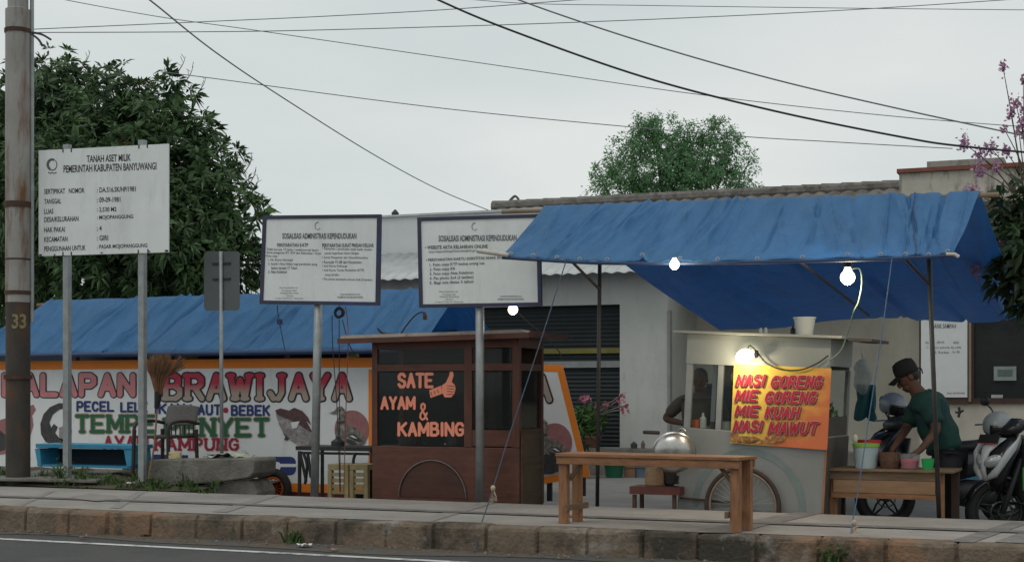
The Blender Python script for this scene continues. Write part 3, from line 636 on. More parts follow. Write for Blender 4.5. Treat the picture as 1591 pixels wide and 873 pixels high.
cable([(50, 46), (300, 35), (500, 26), (700, 15), (900, 0), (1100, -14)], 13.2, 17, .0048, 'thin overhead cable rising from the pole out of the top middle')
cable([(50, 51), (300, 50), (500, 47), (900, 35), (1300, 17), (1640, -5)], 13.2, 19, .0050, 'nearly level thin overhead cable from the pole to the top right corner')
cable([(20, -18), (100, 0), (250, 27), (400, 48), (800, 106), (1100, 149), (1400, 182), (1700, 205)], 15, 19, .0050, 'thin overhead cable crossing the whole sky from the top left to the right edge')
cable([(250, 112), (330, 122), (700, 170), (1100, 208), (1300, 221), (1480, 231)], 19, 22.5, .0066, 'lowest thin overhead cable, from the mango tree to the concrete parapet')
cable([(640, -10), (800, 5), (1000, 9), (1300, 13), (1700, 17)], 20, 22, .0052, 'faint overhead cable running almost level along the very top right')

# ================================================================= GOVERNMENT BOARDS
def board_frame(tl, tr, bl, y0, y1):
    a, b, c = P(*tl, y0), P(*tr, y1), P(*bl, y0)
    ex = (b - a).normalized(); ez = (a - c).normalized(); ez = (ez - ex * ez.dot(ex)).normalized(); ey = ez.cross(ex).normalized()
    return Frame(a, ex, ey, ez)
# 1: land board
y1_, y2_ = 12.55, 12.45
pb = G(221, 757, .02)
sg = thing('land_board', 'white land-asset board on two grey posts beside the utility pole', 'sign board', pb)
fr = board_frame((60, 234), (262, 223.5), (60, 398), y1_, y2_)
pts = [fr.hit(*q) for q in ((60, 234), (262, 223.5), (262, 392), (60, 398))]
pan = MB().prism(pts, fr.ey * .012).build('panel', SIGNW, sg)
for (u, vt, vb) in ((104.5, 225, 738), (221.5, 218, 758)):
    a = fr.hit(u, vt, .045); x_, y_ = a.x, a.y; h = .022 * 1.5
    MB().box(WF, x_ - h, x_ + h, y_ - .03, y_ + .03, -.05, a.z).build('post', STEEL, sg)
mb = MB()
for (t, u0, v0, u1, v1, b) in (('TANAH ASET MILIK', 135, 241.5, 203, 252.5, .018), ('PEMERINTAH KABUPATEN BANYUWANGI', 99, 254, 243, 271, .018)):
    mb = MB(); put_text(mb, fr, t, u0, v0 + (.5 if u0 > 120 else 3.5), u1, v1 - (0 if u0 > 120 else 2.5), -.002, b, slope=-.035); mb.build('text_line', INK, pan)
rows = [('SERTIPIKAT   NOMOR', 131, ': DA.516.SK/HP/1981', 211, 293), ('TANGGAL', 95, ': 09-09-1981', 187, 308.5), ('LUAS', 83, ': 2,530 M2', 181, 324), ('DESA/KELURAHAN', 122, ': MOJOPANGGUNG', 207, 336.5), ('HAK PAKAI', 101, ': 4', 158, 352.5), ('KECAMATAN', 105, ': GIRI', 168, 367.5), ('PENGGUNAAN UNTUK', 133, ': PASAR MOJOPANGGUNG', 229, 382)]
for (a, ua, b, ub, v) in rows:
    mb = MB(); put_text(mb, fr, a, 69, v + 1, ua, v + 8.6, -.002, .016, slope=-.03); mb.build('text_line', INK, pan)
    mb = MB(); put_text(mb, fr, b, 151, v - 1.4, ub, v + 6.2, -.002, .016, slope=-.03); mb.build('text_line', INK, pan)
def crest(fr, cu, cv, r, name, m, parent, weight=1.0):
    mb = MB()
    def arc(a0, a1, ro, ri, cx=cu, cy=cv, n=16):
        o = [(cx + ro * math.cos(rad(a0 + (a1 - a0) * i / n)), cy - ro * 1.15 * math.sin(rad(a0 + (a1 - a0) * i / n))) for i in range(n + 1)]
        q = [(cx + ri * .9 * math.cos(rad(a1 + (a0 - a1) * i / n)) + r * .06, cy - ri * 1.1 * math.sin(rad(a1 + (a0 - a1) * i / n))) for i in range(n + 1)]
        pshape(mb, fr, o + q, -.003, .002)
    arc(60, 245, r, r * (1 - .32 * weight)); arc(250, 410, r * .95, r * .84)
    for k in range(5): pshape(mb, fr, blob(cu - r * .6 + k * r * .32, cv + r * (1.45 + .12 * (k % 2)), r * .15, r * .12, 8), -.003, .002)
    return mb.build(name, m, parent)
crest(fr, 81, 256, 8.5, 'crest', INKS, pan)
mb = MB()
for (u, v, r_) in ((63, 397.5, 2.6), (85, 397, 1.6), (158, 394, 1.8), (232, 392, 1.8), (259, 391, 3)):
    pshape(mb, fr, blob(u, v - 1.2, r_, r_ * .6, 10), -.002, .001)
mb.build('rust_spot', RUST, pan)
mb = MB()
for (u, v) in ((98, 234), (111, 233.5), (216, 228), (229, 227), (98, 394.5), (111, 394), (215, 391), (230, 390)):
    pshape(mb, fr, [(u - .8, v - 3), (u + .8, v - 3), (u + .8, v + 3), (u - .8, v + 3)], -.004, .004)
mb.build('clip', DARKM, pan)
FRAMEB = mat('dark blue frame paint', (.042, .042, .075), .6, .1, .25, 5, stain=((.03, .055, .20), 1.6, .56, .66, (1, 1, 1)))
def blue_board(tl, tr, bl, br, y, post, label, lines, crest_at, notes):
    fr = board_frame(tl, tr, bl, y, y)
    b = thing('notice_sign', label, 'sign board', P(post[2], post[3], y + .06))
    def inset(p, du, dv): return (p[0] + du, p[1] + dv)
    o = [fr.hit(*q) for q in (tl, tr, br, bl)]; k = 5.4
    i_ = [fr.hit(*q) for q in (inset(tl, k, k), inset(tr, -k, k), inset(br, -k, -k), inset(bl, k, -k))]
    fm = MB()
    for a in range(4):
        c = (a + 1) % 4; fm.prism([o[a], o[c], i_[c], i_[a]], fr.ey * .035)
    fm.build('frame', FRAMEB, b)
    pan = MB().prism([p + fr.ey * .010 for p in i_], fr.ey * .012).build('panel', SIGNW, b)
    a, c = P(post[0], post[1], y + .06), P(post[2], post[3] + 12, y + .06); a = a + Vector((0, 0, .5))
    MB().tube([c, a], 6.6 / ppm(post[0], y), 14).build('post', STEEL, b, smooth=True)
    for (lst, m, nm, bold) in ((lines, INKS, 'lettering', .012), (notes, INKS, 'small_print', .0)):
        for q in lst:
            mb = MB(); put_text(mb, fr, q[0], q[1], q[2], q[3], q[4], .007, bold if len(q) < 6 else q[5], slope=q[6] if len(q) > 6 else 0); mb.build('text_line', m, pan)
    mb = MB(); cu, cv = crest_at
    for (a0, a1, r_, w) in ((75, 235, 6.5, 1.6), (250, 330, 6, .8)):
        n = 12; oo_ = [(cu + r_ * .75 * math.cos(rad(a0 + (a1 - a0) * j / n)), cv - r_ * math.sin(rad(a0 + (a1 - a0) * j / n))) for j in range(n + 1)]
        qq = [(cu + (r_ - w) * .75 * math.cos(rad(a1 + (a0 - a1) * j / n)), cv - (r_ - w) * math.sin(rad(a1 + (a0 - a1) * j / n))) for j in range(n + 1)]
        pshape(mb, fr, oo_ + qq, .007, .002)
    mb.build('crest', mat('grey print', (.25, .26, .27), .6), pan)
    return b, fr
def ln(t, u0, v, u1, h=5.2, bold=.0, sl=.0): return (t, u0, v - h / 2, u1, v + h / 2, bold, sl)
LA = [ln('SOSIALISASI ADMINISTRASI KEPENDUDUKAN', 438, 366.5, 553, 8.4, .02, .0), ln('PERSYARATAN E-KTP', 430, 380.5, 478, 5.2, .02), ln('PERSYARATAN SURAT PINDAH KELUAR', 500, 381, 580, 5.4, .02)]
NA = [ln('• Telah berusia 17 tahun / sudah/pernah kawin', 411, 387.3, 494, 4.4, .006, .02), ln('• Surat pengantar RT, RW dan Kelurahan / Desa', 411, 392.3, 498, 4.4, .006, .02), ln('• Foto copy :', 411, 398, 432, 4.4, .006), ln('1. KK (Kartu Keluarga)', 416, 404, 454, 4.4, .006), ln('2. Ijazah/ Akta Nikah bagi penduduk yang', 416, 410, 492, 4.4, .006, .01), ln('belum berusia 17 Tahun', 421, 416, 461, 4.4, .006), ln('3. Akta Kelahiran', 416, 422, 445, 4.4, .006),
      ln('• Pemohon / penduduk wajib hadir sendiri', 500, 386.5, 577, 4.4, .006, .02), ln('untuk keperluan lokasi dengan', 504, 393.6, 557, 4.4, .006), ln('• Surat Pengantar dari Desa/Kelurahan', 500, 400, 571, 4.4, .006, .01), ln('• Formulir F1-08 dari Kecamatan', 500, 407, 561, 4.4, .006), ln('• Asli Kartu Keluarga', 500, 413.5, 539, 4.4, .006), ln('• Asli Kartu Tanda Penduduk (KTP)', 500, 420, 565, 4.4, .006), ln('yang berlaku', 504, 427, 526, 4.4, .006), ln('• Pas photo berwarna ukuran 3x4 (2 lembar)', 500, 433.5, 578, 4.4, .006, .02),
      ln('Dinas Kependudukan dan', 434, 447, 462, 3), ln('Pencatatan Sipil', 437, 451.5, 460, 3), ln('Kabupaten Banyuwangi', 435, 455.5, 463, 3), ln('dispendukcapil', 444, 459.5, 455, 2.6), ln('Jl. Letjen S. Parman No. 7 Banyuwangi', 427, 463.5, 470, 2.8), ln('KELURAHAN MOJOPANGGUNG', 528, 457.5, 559, 2.8, .01), ln('KECAMATAN GIRI KAB. BANYUWANGI', 524, 461.5, 563, 2.8, .01)]
blue_board((408, 335), (591, 333), (403, 472), (588.5, 474.5), 12.35, (496, 480, 488.5, 768), 'framed white notice board on a leaning post, with a wire coil hung below it', LA, (493, 351), NA)
LB = [ln('SOSIALISASI ADMINISTRASI KEPENDUDUKAN', 681, 370.5, 802, 9, .02, -.01), ln('• WEBSITE AKTA KELAHIRAN ONLINE', 660, 384.5, 757, 5.4, .02, -.02), ln('• PERSYARATAN KARTU IDENTITAS ANAK (KIA)', 661, 404.5, 784, 5.4, .02, -.035)]
NB = [ln('http://dispendukcapil.banyuwangikab.go.id', 666, 391.5, 742, 4.8, .004, -.03)] + [ln(t, 667, 412.0 + i * 7.0, u1, 5.6, .012, -.035) for i, (t, u1) in enumerate((('1. Foto copy KTP kedua orang tua', 752), ('2. Foto copy KK', 707), ('3. Foto copy Akta Kelahiran', 735), ('4. Pas photo 3x4 (2 lembar)', 735), ('5. Bagi usia diatas 5 tahun', 735)))] + [ln('Dinas Kependudukan dan', 682, 453, 711, 3), ln('Pencatatan Sipil', 687, 457.5, 707, 3), ln('Kabupaten Banyuwangi', 683, 461, 712, 3), ln('dispendukcapil', 692, 465, 703, 2.6), ln('Jl. Letjen S. Parman No. 7 Banyuwangi', 675, 469, 719, 2.8), ln('KELURAHAN MOJOPANGGUNG', 777, 460.5, 810, 2.8, .01), ln('KECAMATAN GIRI KAB. BANYUWANGI', 773, 464.5, 813, 2.8, .01)]
blue_board((648, 338), (838, 332.5), (651, 478), (841, 475), 12.15, (745.5, 480, 745.5, 776), 'framed white notice board on a single post, partly covered by the right blue tarp', LB, (737, 352), NB)
# back of a road sign
fr = yframe(13.0); rs = thing('road_sign', 'grey back of a small road sign on a thin pole behind the concrete block', 'road sign', P(345, 760, 13.02))
mb = MB(); pshape(mb, fr, rrect(317, 390.5, 372, 482.5, 6), 0, .006); mb.build('plate', mat('grey sign back', (.11, .125, .125), .5, .2, .1), rs)
a, c = P(344.5, 391, 13.0), P(346, 765, 13.0)
MB().tube([(c.x, 12.985, c.z), (a.x, 12.985, a.z)], 3.0 / ppm(345, 13), 10).build('pole', STEEL, rs, smooth=True)
for v in (408, 432): MB().pbox(fr, 330, v, 358, v + 3.5, -.008, 0).build('bracket', DARKM, rs)

def creases(seed, n, amp):
    g = random.Random(seed); L_ = [(g.random() * 1.1 - .05, g.uniform(-.05, .05), g.uniform(.0022, .007), g.uniform(.4, 1) * amp * g.choice((1, 1, -1)), g.uniform(0, .5), g.uniform(.5, 1)) for _ in range(n)]
    def f(s, k, scale=1.0):
        z = 0
        for (s0, sl, w, a, k0, k1) in L_:
            d = (s - s0 - sl * k) / (w * scale)
            if abs(d) < 3: z += a * math.exp(-d * d) * max(0, min(1, (k - k0 + .15) * 6)) * max(0, min(1, (k1 - k + .25) * 6))
        return z
    return f
CR1, CR2, CR3 = creases(3, 60, .040), creases(5, 54, .032), creases(9, 30, .035)
# ================================================================= LEFT STALL: TARP AND PAINTED BANNERS
YE = 14.0
el, er = P(-40, 551, YE), P(650, 541.5, YE)
rl_, rr2 = P(74, 467, 14.85), P(719, 446.5, 14.85)
def ltarp(s, t):
    # t 0..0.6 front slope (eave to ridge), then the rear slope
    if t <= .5:
        k = t / .5; a = el.lerp(rl_, k); b = er.lerp(rr2, k)
    else:
        k = (t - .5) / .5; a = rl_.lerp(Vector((rl_.x, 17.2, .75)), k); b = rr2.lerp(Vector((rr2.x, 17.2, .75)), k)
    p = a.lerp(b, s)
    w = math.sin(math.pi * min(1, t * 2)) if t <= .5 else .6
    p.z += -.035 * abs(math.sin(s * math.pi * 5)) * w * (1 - .3 * t) + .012 * math.sin(s * 46 + t * 11 + 2 * math.sin(s * 9)) * (w + .3) + .008 * math.sin(s * 97 + t * 19) * w
    if t <= .5: p.z += CR1(s, t / .5, .8)
    if t < .02: p.z += .012 * math.sin(s * 40) * .6
    return p
lt = thing('stall_tarp', 'sky-blue tarp roof of the fried-chicken stall behind the painted banner at the left', 'tarp', P(300, 760, 14.6))
MB().grid(ltarp, 460, 30).build('sheet', TARP, lt, smooth=True, solid=.004)
mb = MB(); mb.tube([P(-40, 553, YE - .02), P(300, 549, YE - .02), P(650, 544, YE - .02)], .028, 8); mb.build('eave_pole', TARPHEM, lt)
mb = MB(); mb.tube([rl_ + Vector((-.15, 0, -.06)), rr2 + Vector((.2, 0, -.06))], .03, 8); mb.build('ridge_pole', WOODG, lt)
for u in (20, 235, 446, 636):
    p = P(u, 549, 14.30); MB().tube([(p.x, p.y, ZL), (p.x, p.y, p.z - .01)], .028, 8).build('pole', WOODG, lt)
for u in (120, 660):
    p = P(u, 460, 14.85); MB().tube([(p.x, 14.85, ZL), (p.x, 14.85, p.z - .1)], .03, 8).build('pole', WOODG, lt)
MB().grid(lambda a, b: (el.x - 3 + (rr2.x - el.x + 2.6) * a, 15.55 + .04 * math.sin(a * 40), ZL + 2.0 * b), 60, 4).build('shade_sheet', mat('painted stall shade', (.03, .035, .045), .9), lt, solid=.004)  # added dark sheet, stands in for the shade inside the stall
# banners
BANW = mat('banner white', (.76, .77, .77), .6, 0, .06, 2, stain=((.58, .58, .57), 3, .55, .8, (1, 1, .4)))
BANO = mat('banner orange', (.85, .24, .025), .6, 0, .08, 2)
PINKT = mat('banner pink ink', (.60, .23, .24), .6, 0, .10, 5)
OUTL = mat('banner dark outline', (.035, .028, .04), .6)
NAVY = mat('banner navy ink', (.028, .045, .17), .6, 0, .1)
GREENI = mat('banner green ink', (.025, .13, .06), .6, 0, .1)
REDI = mat('banner red ink', (.36, .02, .045), .6, 0, .1)
PALER = mat('banner pale outline', (.45, .33, .26), .6)
YB = 14.2; fb1 = yframe(YB)
bt = thing('stall_banner', 'long white banner with orange borders, big menu lettering and pictures of fish and poultry', 'banner', P(290, 760, YB))
bw = MB(); bw.pbox(fb1, -140, 559.5, 577.5, 757, 0, .006); bsheet = bw.build('sheet', BANW, bt)
mb = MB(); mb.pbox(fb1, -140, 559, 577.5, 573, -.004, -.001); mb.pbox(fb1, -140, 744, 577.5, 757, -.004, -.001); mb.pbox(fb1, 572.5, 573.2, 577.5, 743.8, -.004, -.001); mb.build('orange_border', BANO, bsheet)
def gradmat(name, top, bot, z0, z1):
    m = mat(name, top, .6); t = m.node_tree; n = t.nodes
    tcn = n.new('ShaderNodeTexCoord'); sx = n.new('ShaderNodeSeparateXYZ'); mr = n.new('ShaderNodeMapRange'); r = n.new('ShaderNodeValToRGB')
    mr.inputs['From Min'].default_value = z0; mr.inputs['From Max'].default_value = z1
    r.color_ramp.elements[0].color = (*bot, 1); r.color_ramp.elements[1].color = (*top, 1); r.color_ramp.elements[0].position = .25; r.color_ramp.elements[1].position = .62
    t.links.new(tcn.outputs['Object'], sx.inputs[0]); t.links.new(sx.outputs[2], mr.inputs[0]); t.links.new(mr.outputs[0], r.inputs[0]); t.links.new(r.outputs[0], n['Principled BSDF'].inputs['Base Color']); return m
bz = OFF[bt.as_pointer()].z
BRAW = gradmat('two tone red ink', (.52, .035, .075), (.42, .34, .28), P(400, 622, YB).z - bz, P(400, 578, YB).z - bz)
def banner_text(parent, fr, rows):
    for (t, u0, v0, u1, v1, fill, out, w, g_, serif, nm) in rows:
        if out:
            mb = MB(); stroke_text(mb, fr, t, u0, v0, u1, v1, -.0032, w, .5, serif, grow=g_); mb.build(nm + '_outline', out, parent)
        mb = MB(); stroke_text(mb, fr, t, u0, v0, u1, v1, -.0068, w, .5, serif); mb.build(nm, fill, parent)
banner_text(bsheet, fb1, [('LALAPAN', 3, 579, 211, 617, PINKT, OUTL, 8.2, 1.7, False, 'lettering'), ('BRAWIJAYA', 254, 579, 547, 623, BRAW, OUTL, 8.4, 2.4, True, 'lettering'),
    ('PECEL', 119, 622.5, 178, 639.5, NAVY, None, 3.4, 0, False, 'lettering'), ('LELE', 187, 624, 230, 640.5, NAVY, None, 3.4, 0, False, 'lettering'), ('IKAN', 240, 626, 288, 643, NAVY, None, 3.4, 0, False, 'lettering'), ('LAUT', 295, 627.5, 344, 645, NAVY, None, 3.4, 0, False, 'lettering'), ('BEBEK', 359, 628.5, 420, 646, NAVY, None, 3.5, 0, False, 'lettering'),
    ('TEMPE', 117, 643, 242, 673, GREENI, PALER, 5.8, 1.4, True, 'lettering'), ('PENYET', 255, 648, 419, 679, GREENI, PALER, 6.0, 1.4, True, 'lettering'),
    ('AYAM', 161, 676, 231, 699, REDI, None, 4.2, 0, True, 'lettering'), ('KAMPUNG', 240, 679.5, 372, 700, REDI, None, 4.2, 0, True, 'lettering')])
mb = MB(); pshape(mb, fb1, rrect(402, 709, 460, 737.5, 9), -.004); bgo = mb.build('blue_letter', NAVY, bsheet)
mb = MB(); pshape(mb, fb1, rrect(424, 717, 436, 731, 5) , -.006, .0015); pshape(mb, fb1, [(436, 720), (461, 720), (461, 725), (436, 725)], -.0061, .0015); mb.build('letter_opening', BANW, bgo)
mb = MB(); pshape(mb, fb1, blob(351, 637, 4, 4.5, 14), -.004); mb.build('red_dot', REDI, bsheet)
for q in ((190, 706, 228, 736), (236, 706, 292, 720), (322, 706, 372, 737)): MB().pbox(fb1, *q, -.004, -.002).build('blue_bar', NAVY, bsheet)
FISHG = mat('printed fish grey', (.27, .24, .24), .6, 0, .45, 18, stain=((.42, .38, .36), 9, .5, .62, (1, 1, 1)))
FISHR = mat('printed fish red brown', (.11, .055, .055), .6, 0, .45, 20)
FISHD = mat('printed dark grey', (.055, .052, .055), .6, 0, .5, 18)
DUCKB = mat('printed duck brown', (.17, .15, .13), .6, 0, .55, 22, stain=((.36, .34, .31), 14, .52, .6, (1, 1, 1)))
OVALP = mat('printed faded red', (.34, .15, .15), .6, 0, .2, 9)
def fish(fr, parent):
    mb = MB(); pshape(mb, fr, [(428, 637), (436, 634), (448, 637), (462, 641), (474, 650), (482, 664), (487, 672), (496, 668), (497, 690), (487, 683), (484, 690), (474, 694), (462, 691), (450, 683), (440, 672), (434, 660), (430, 648)], -.005); mb.build('printed_fish', FISHG, parent)
    mb = MB(); pshape(mb, fr, [(428, 637), (436, 634), (448, 637), (462, 641), (474, 650), (482, 664), (486, 672), (478, 668), (466, 660), (452, 652), (440, 648), (432, 644)], -.0075); mb.build('printed_back', FISHR, parent)
    mb = MB(); pshape(mb, fr, [(450, 637), (458, 633), (470, 638), (479, 648), (484, 660), (474, 651), (462, 642)], -.010); mb.build('printed_fin', FISHR, parent)
    mb = MB(); pshape(mb, fr, [(452, 656), (466, 654), (462, 664), (455, 666)], -.010); mb.build('printed_fin', BANW, parent)
    mb = MB(); pshape(mb, fr, [(440, 672), (444, 678), (442, 683), (447, 684), (450, 680)], -.010); mb.build('printed_fin', FISHD, parent)
    mb = MB(); pshape(mb, fr, blob(434, 643, 1.5, 1.5, 10), -.010); mb.build('printed_eye', FISHD, parent)
def duck(fr, parent, du=0, dv=0, k=1.0, c=(545, 664)):
    def q(l): return [(c[0] + du + (u - c[0]) * k, c[1] + dv + (v - c[1]) * k) for (u, v) in l]
    mb = MB(); pshape(mb, fr, q(blob(547, 667, 27, 30, 30)), -.005); mb.build('printed_oval', OVALP, parent)
    mb = MB(); pshape(mb, fr, q([(512, 641), (520, 638), (524, 632), (531, 631), (536, 636), (537, 646), (535, 654), (541, 660), (552, 664), (563, 674), (569, 686), (562, 692), (548, 695), (533, 695), (524, 688), (521, 674), (524, 660), (527, 650), (526, 643), (518, 643)]), -.008); mb.build('printed_duck', DUCKB, parent)
    for l_ in ([(541, 674), (552, 674), (564, 685), (556, 686), (546, 680)], [(538, 681), (546, 683), (558, 690), (548, 691), (540, 687)], [(526, 655), (536, 653), (536, 656), (527, 658)]):
        mb = MB(); pshape(mb, fr, q(l_), -.011); mb.build('printed_feather', FISHD, parent)
    mb = MB(); pshape(mb, fr, q(blob(529, 637, 1.3, 1.3, 8)), -.011); mb.build('printed_eye', FISHD, parent)
    mb = MB(); pshape(mb, fr, q([(544, 676), (549, 676), (556, 681), (550, 680)]), -.0135); mb.build('printed_feather', BANW, parent)
fish(fb1, bsheet); duck(fb1, bsheet)
mb = MB(); pshape(mb, fb1, [(103, 626), (92, 626), (78, 632), (68, 643), (63, 658), (64, 674), (71, 686), (84, 691), (98, 690), (104, 684), (92, 680), (86, 672), (90, 663), (84, 658), (80, 664), (77, 656), (82, 644), (92, 636), (104, 633)], -.005); mb.build('printed_catfish', FISHD, bsheet)
mb = MB(); pshape(mb, fb1, [(92, 664), (104, 660), (112, 668), (110, 682), (100, 688), (92, 680)], -.005); mb.build('printed_rice', FISHG, bsheet)
mb = MB(); pshape(mb, fb1, [(-30, 668), (-10, 655), (14, 648), (30, 640), (44, 632), (52, 628), (56, 636), (50, 645), (52, 660), (46, 682), (30, 700), (0, 706), (-24, 696)], -.005); mb.build('printed_rooster', OVALP, bsheet)
mb = MB(); pshape(mb, fb1, [(-30, 672), (-4, 664), (10, 676), (8, 698), (-10, 704), (-28, 694)], -.008); pshape(mb, fb1, [(20, 696), (40, 690), (48, 712), (44, 720), (22, 718)], -.0055); mb.build('printed_tail', FISHD, bsheet)
mb = MB(); mb.pbox(fb1, -140, 757.4, 577, 771, .0, .012); mb.build('lower_hem', mat('dark red hem', (.12, .015, .018), .7), bt)
# right banner, its free edge leaning
fb2 = yframe(14.05)
b2 = thing('leaning_banner', 'smaller white banner with an orange border leaning behind the right side of the satay cart', 'banner', P(880, 752, 14.05))
mb = MB(); pshape(mb, fb2, [(690, 562), (874, 567), (917, 740), (840, 752), (690, 762)], 0, .006); b2s = mb.build('sheet', BANW, b2)
mb = MB(); pshape(mb, fb2, [(690, 562), (874, 567), (917, 740), (907, 741.2), (866, 577), (690, 573)], -.004, .003); pshape(mb, fb2, [(907, 741.4), (840, 752), (690, 762), (690, 751), (840, 741), (904, 731.5)], -.004, .003); mb.build('orange_border', BANO, b2s)
banner_text(b2s, fb2, [('YA', 792, 581, 858, 625, BRAW, OUTL, 8.4, 2.4, True, 'lettering')])
duck(fb2, b2s, 860 - 545, 684 - 664, 1.0)
mb = MB(); pshape(mb, fb2, [(838, 712), (850, 704), (868, 712), (878, 728), (858, 736), (838, 735)], -.014); mb.build('printed_rice', FISHD, b2s)
for u, v in ((853, 752), (905, 744)): MB().pbox(fb2, u - 3.5, v - 60, u + 3.5, v + 26, .012, .05).build('stake', DARKM, b2)
# things hung in the gap under the eave
for (u, v, c, nm) in ((300, 553, (.45, .22, .06), 'orange'), (548, 553, (.55, .45, .06), 'yellow'), (291, 556, (.40, .20, .05), 'dull orange')):
    p = P(u, v, 14.35); mb = MB().ball(p, .075, .06, .05, 12); mb.v = [(q[0], q[1], q[2] + .01 * math.sin(q[0] * 70)) for q in mb.v]
    mb.tube([p + Vector((0, 0, .045)), p + Vector((0, 0, .12))], .004, 5)
    single('hanging_bag', mb, mat(nm + ' bag', c, .6, 0, .2), nm + ' plastic bag hanging in the gap above the banner' + (' near the broom' if u == 300 else ' near the coil of wire' if u == 548 else ', left of the brighter one'), 'bag', 'bags hung under the left tarp', smooth=True)

# ================================================================= CLUTTER BESIDE THE PAVEMENT, LEFT
# concrete slab behind the pole
single('paving_slab', MB().prism([(*G(u, v, .09).xy, .055) for (u, v) in ((-60, 741), (60, 743), (150, 745), (200, 737), (228, 730), (-60, 722))], (0, 0, .035)), CONC, 'broken concrete slab lying on the soil around the foot of the pole', 'slab', bevel=.01)
# blue box on its side
yb_ = 13.0; fbx = yframe(yb_); BLUEB = mat('chipped blue paint', (.045, .27, .43), .6, 0, .15, 6, stain=((.45, .55, .58), 7, .64, .70, (1, 1, 1)))
bx = thing('blue_crate', 'chipped blue open box lying on its side behind the land board posts', 'box', P(132, 725, yb_))
MB().pbox(fbx, 58, 697, 205, 725, .30, .33).build('back', mat('dark box inside', (.02, .035, .045), .8), bx)
MB().pbox(fbx, 55, 690, 207, 696.5, -.02, .33).build('top', BLUEB, bx, bevel=.006)
MB().pbox(fbx, 60, 722.5, 203, 726, 0, .298).build('bottom', BLUEB, bx)
for (a, b) in ((((55, 696.6), (63, 696.6), (65, 722.4), (60, 724)), 0), (((193, 696.6), (207, 696.6), (209, 722.4), (198, 725)), 1)):
    mb = MB(); pshape(mb, fbx, a, -.01, .31); mb.build('side', BLUEB, bx)
# concrete block bench
yk = 12.55; fk = yframe(yk)
mb = MB(); pshape(mb, fk, [(228, 718), (236, 714), (300, 713), (392, 711), (396, 716), (394, 735), (386, 742), (330, 750), (262, 754), (234, 750), (227, 738)], 0, .42)
single('concrete_block', mb, CONC, 'big stained concrete block serving as a bench between the chair and the satay cart', 'concrete block', bevel=.015)
mb = MB(); pshape(mb, yframe(12.62), [(262, 756), (330, 752), (384, 744.5), (392, 749), (399, 764), (399, 772), (262, 772)], 0, .36)
single('concrete_rubble', mb, CONC, 'lower broken piece of concrete under the big stained block', 'concrete block', bevel=.012)
# plastic armchair
yc = 13.1; fc = rframe(P(258, 735, yc), -8); CH = mat('brown plastic', (.032, .025, .022), .5, 0, .2); CHW = mat('grey woven plastic', (.115, .105, .098), .6, 0, .35, 60)
ch = thing('plastic_chair', 'dark plastic armchair with a grey woven back standing behind the concrete block', 'chair', fc.o)
c0 = fc.px(232, 628)[0], fc.px(280, 628)[0]; zt_, zm = fc.px(256, 629)[1], fc.px(256, 661)[1]
w0, w1 = c0
MB().grid(lambda s, t: fc.w(w0 + (w1 - w0) * s, .24 + .05 * t - .05 * math.sin(math.pi * s), zm + (zt_ - zm) * t - .02 * (abs(s - .5) * 2) ** 3 * t), 16, 10).build('backrest', CHW, ch, smooth=True, solid=.02)
MB().box(fc, w0 + .01, w1 - .01, -.2, .23, zm - .13, zm - .10).build('seat', CH, ch, bevel=.008)
for sx in (w0 - .02, w1 + .02):
    MB().tube(smooth_path([fc.w(sx, .26, zm + .02), fc.w(sx, .05, zm + .05), fc.w(sx, -.16, zm + .03), fc.w(sx, -.21, zm - .06)]), .018, 8).build('armrest', CH, ch, smooth=True)
    for sy_ in (-.2, .22):
        MB().tube([fc.w(sx * 1.08, sy_ * 1.1, ZL - fc.o.z), fc.w(sx, sy_, zm - .04)], [.016, .022], 8).build('leg', CH, ch)
mb = MB()
for k in range(7):
    x_ = w0 + .03 + (w1 - w0 - .06) * k / 6; mb.tube([fc.w(x_, .235, zm - .10), fc.w(x_, .235, zm + .01)], .008, 6)
mb.build('back_slat', CH, ch)
# upturned broom
br = thing('broom', 'upturned straw broom leaning beside the right post of the land board', 'broom', P(231, 742, 12.35))
yb_ = 12.4
MB().tube([P(231, 744, 12.36), P(240, 690, yb_), P(245, 625, yb_)], .0095, 8).build('handle', mat('bamboo handle', (.20, .12, .07), .7, 0, .25), br)
MB().tube([P(243, 634, yb_), P(245, 622, yb_), P(246, 608, yb_)], [.022, .034, .040], 12).build('binding', BLACKP, br)
mb = MB(); rb_ = random.Random(2)
for k in range(420):
    a = rb_.uniform(-1, 1); b = rb_.uniform(-1, 1); top = P(253 + a * 26 + rb_.gauss(0, 3) + (8 if a > .6 else 0), 552 + rb_.uniform(-6, 12) + abs(a) * 7, yb_ + b * .09)
    bot = P(246 + a * 4.5, 612, yb_ + b * .03); mid = P(247 + a * 13, 586, yb_ + b * .05)
    mb.tube([bot, mid, top], [.0028, .0026, .0016], 3, False)
mb.build('bristles', mat('straw', (.22, .12, .065), .85, 0, .35, 9, island=.4), br)
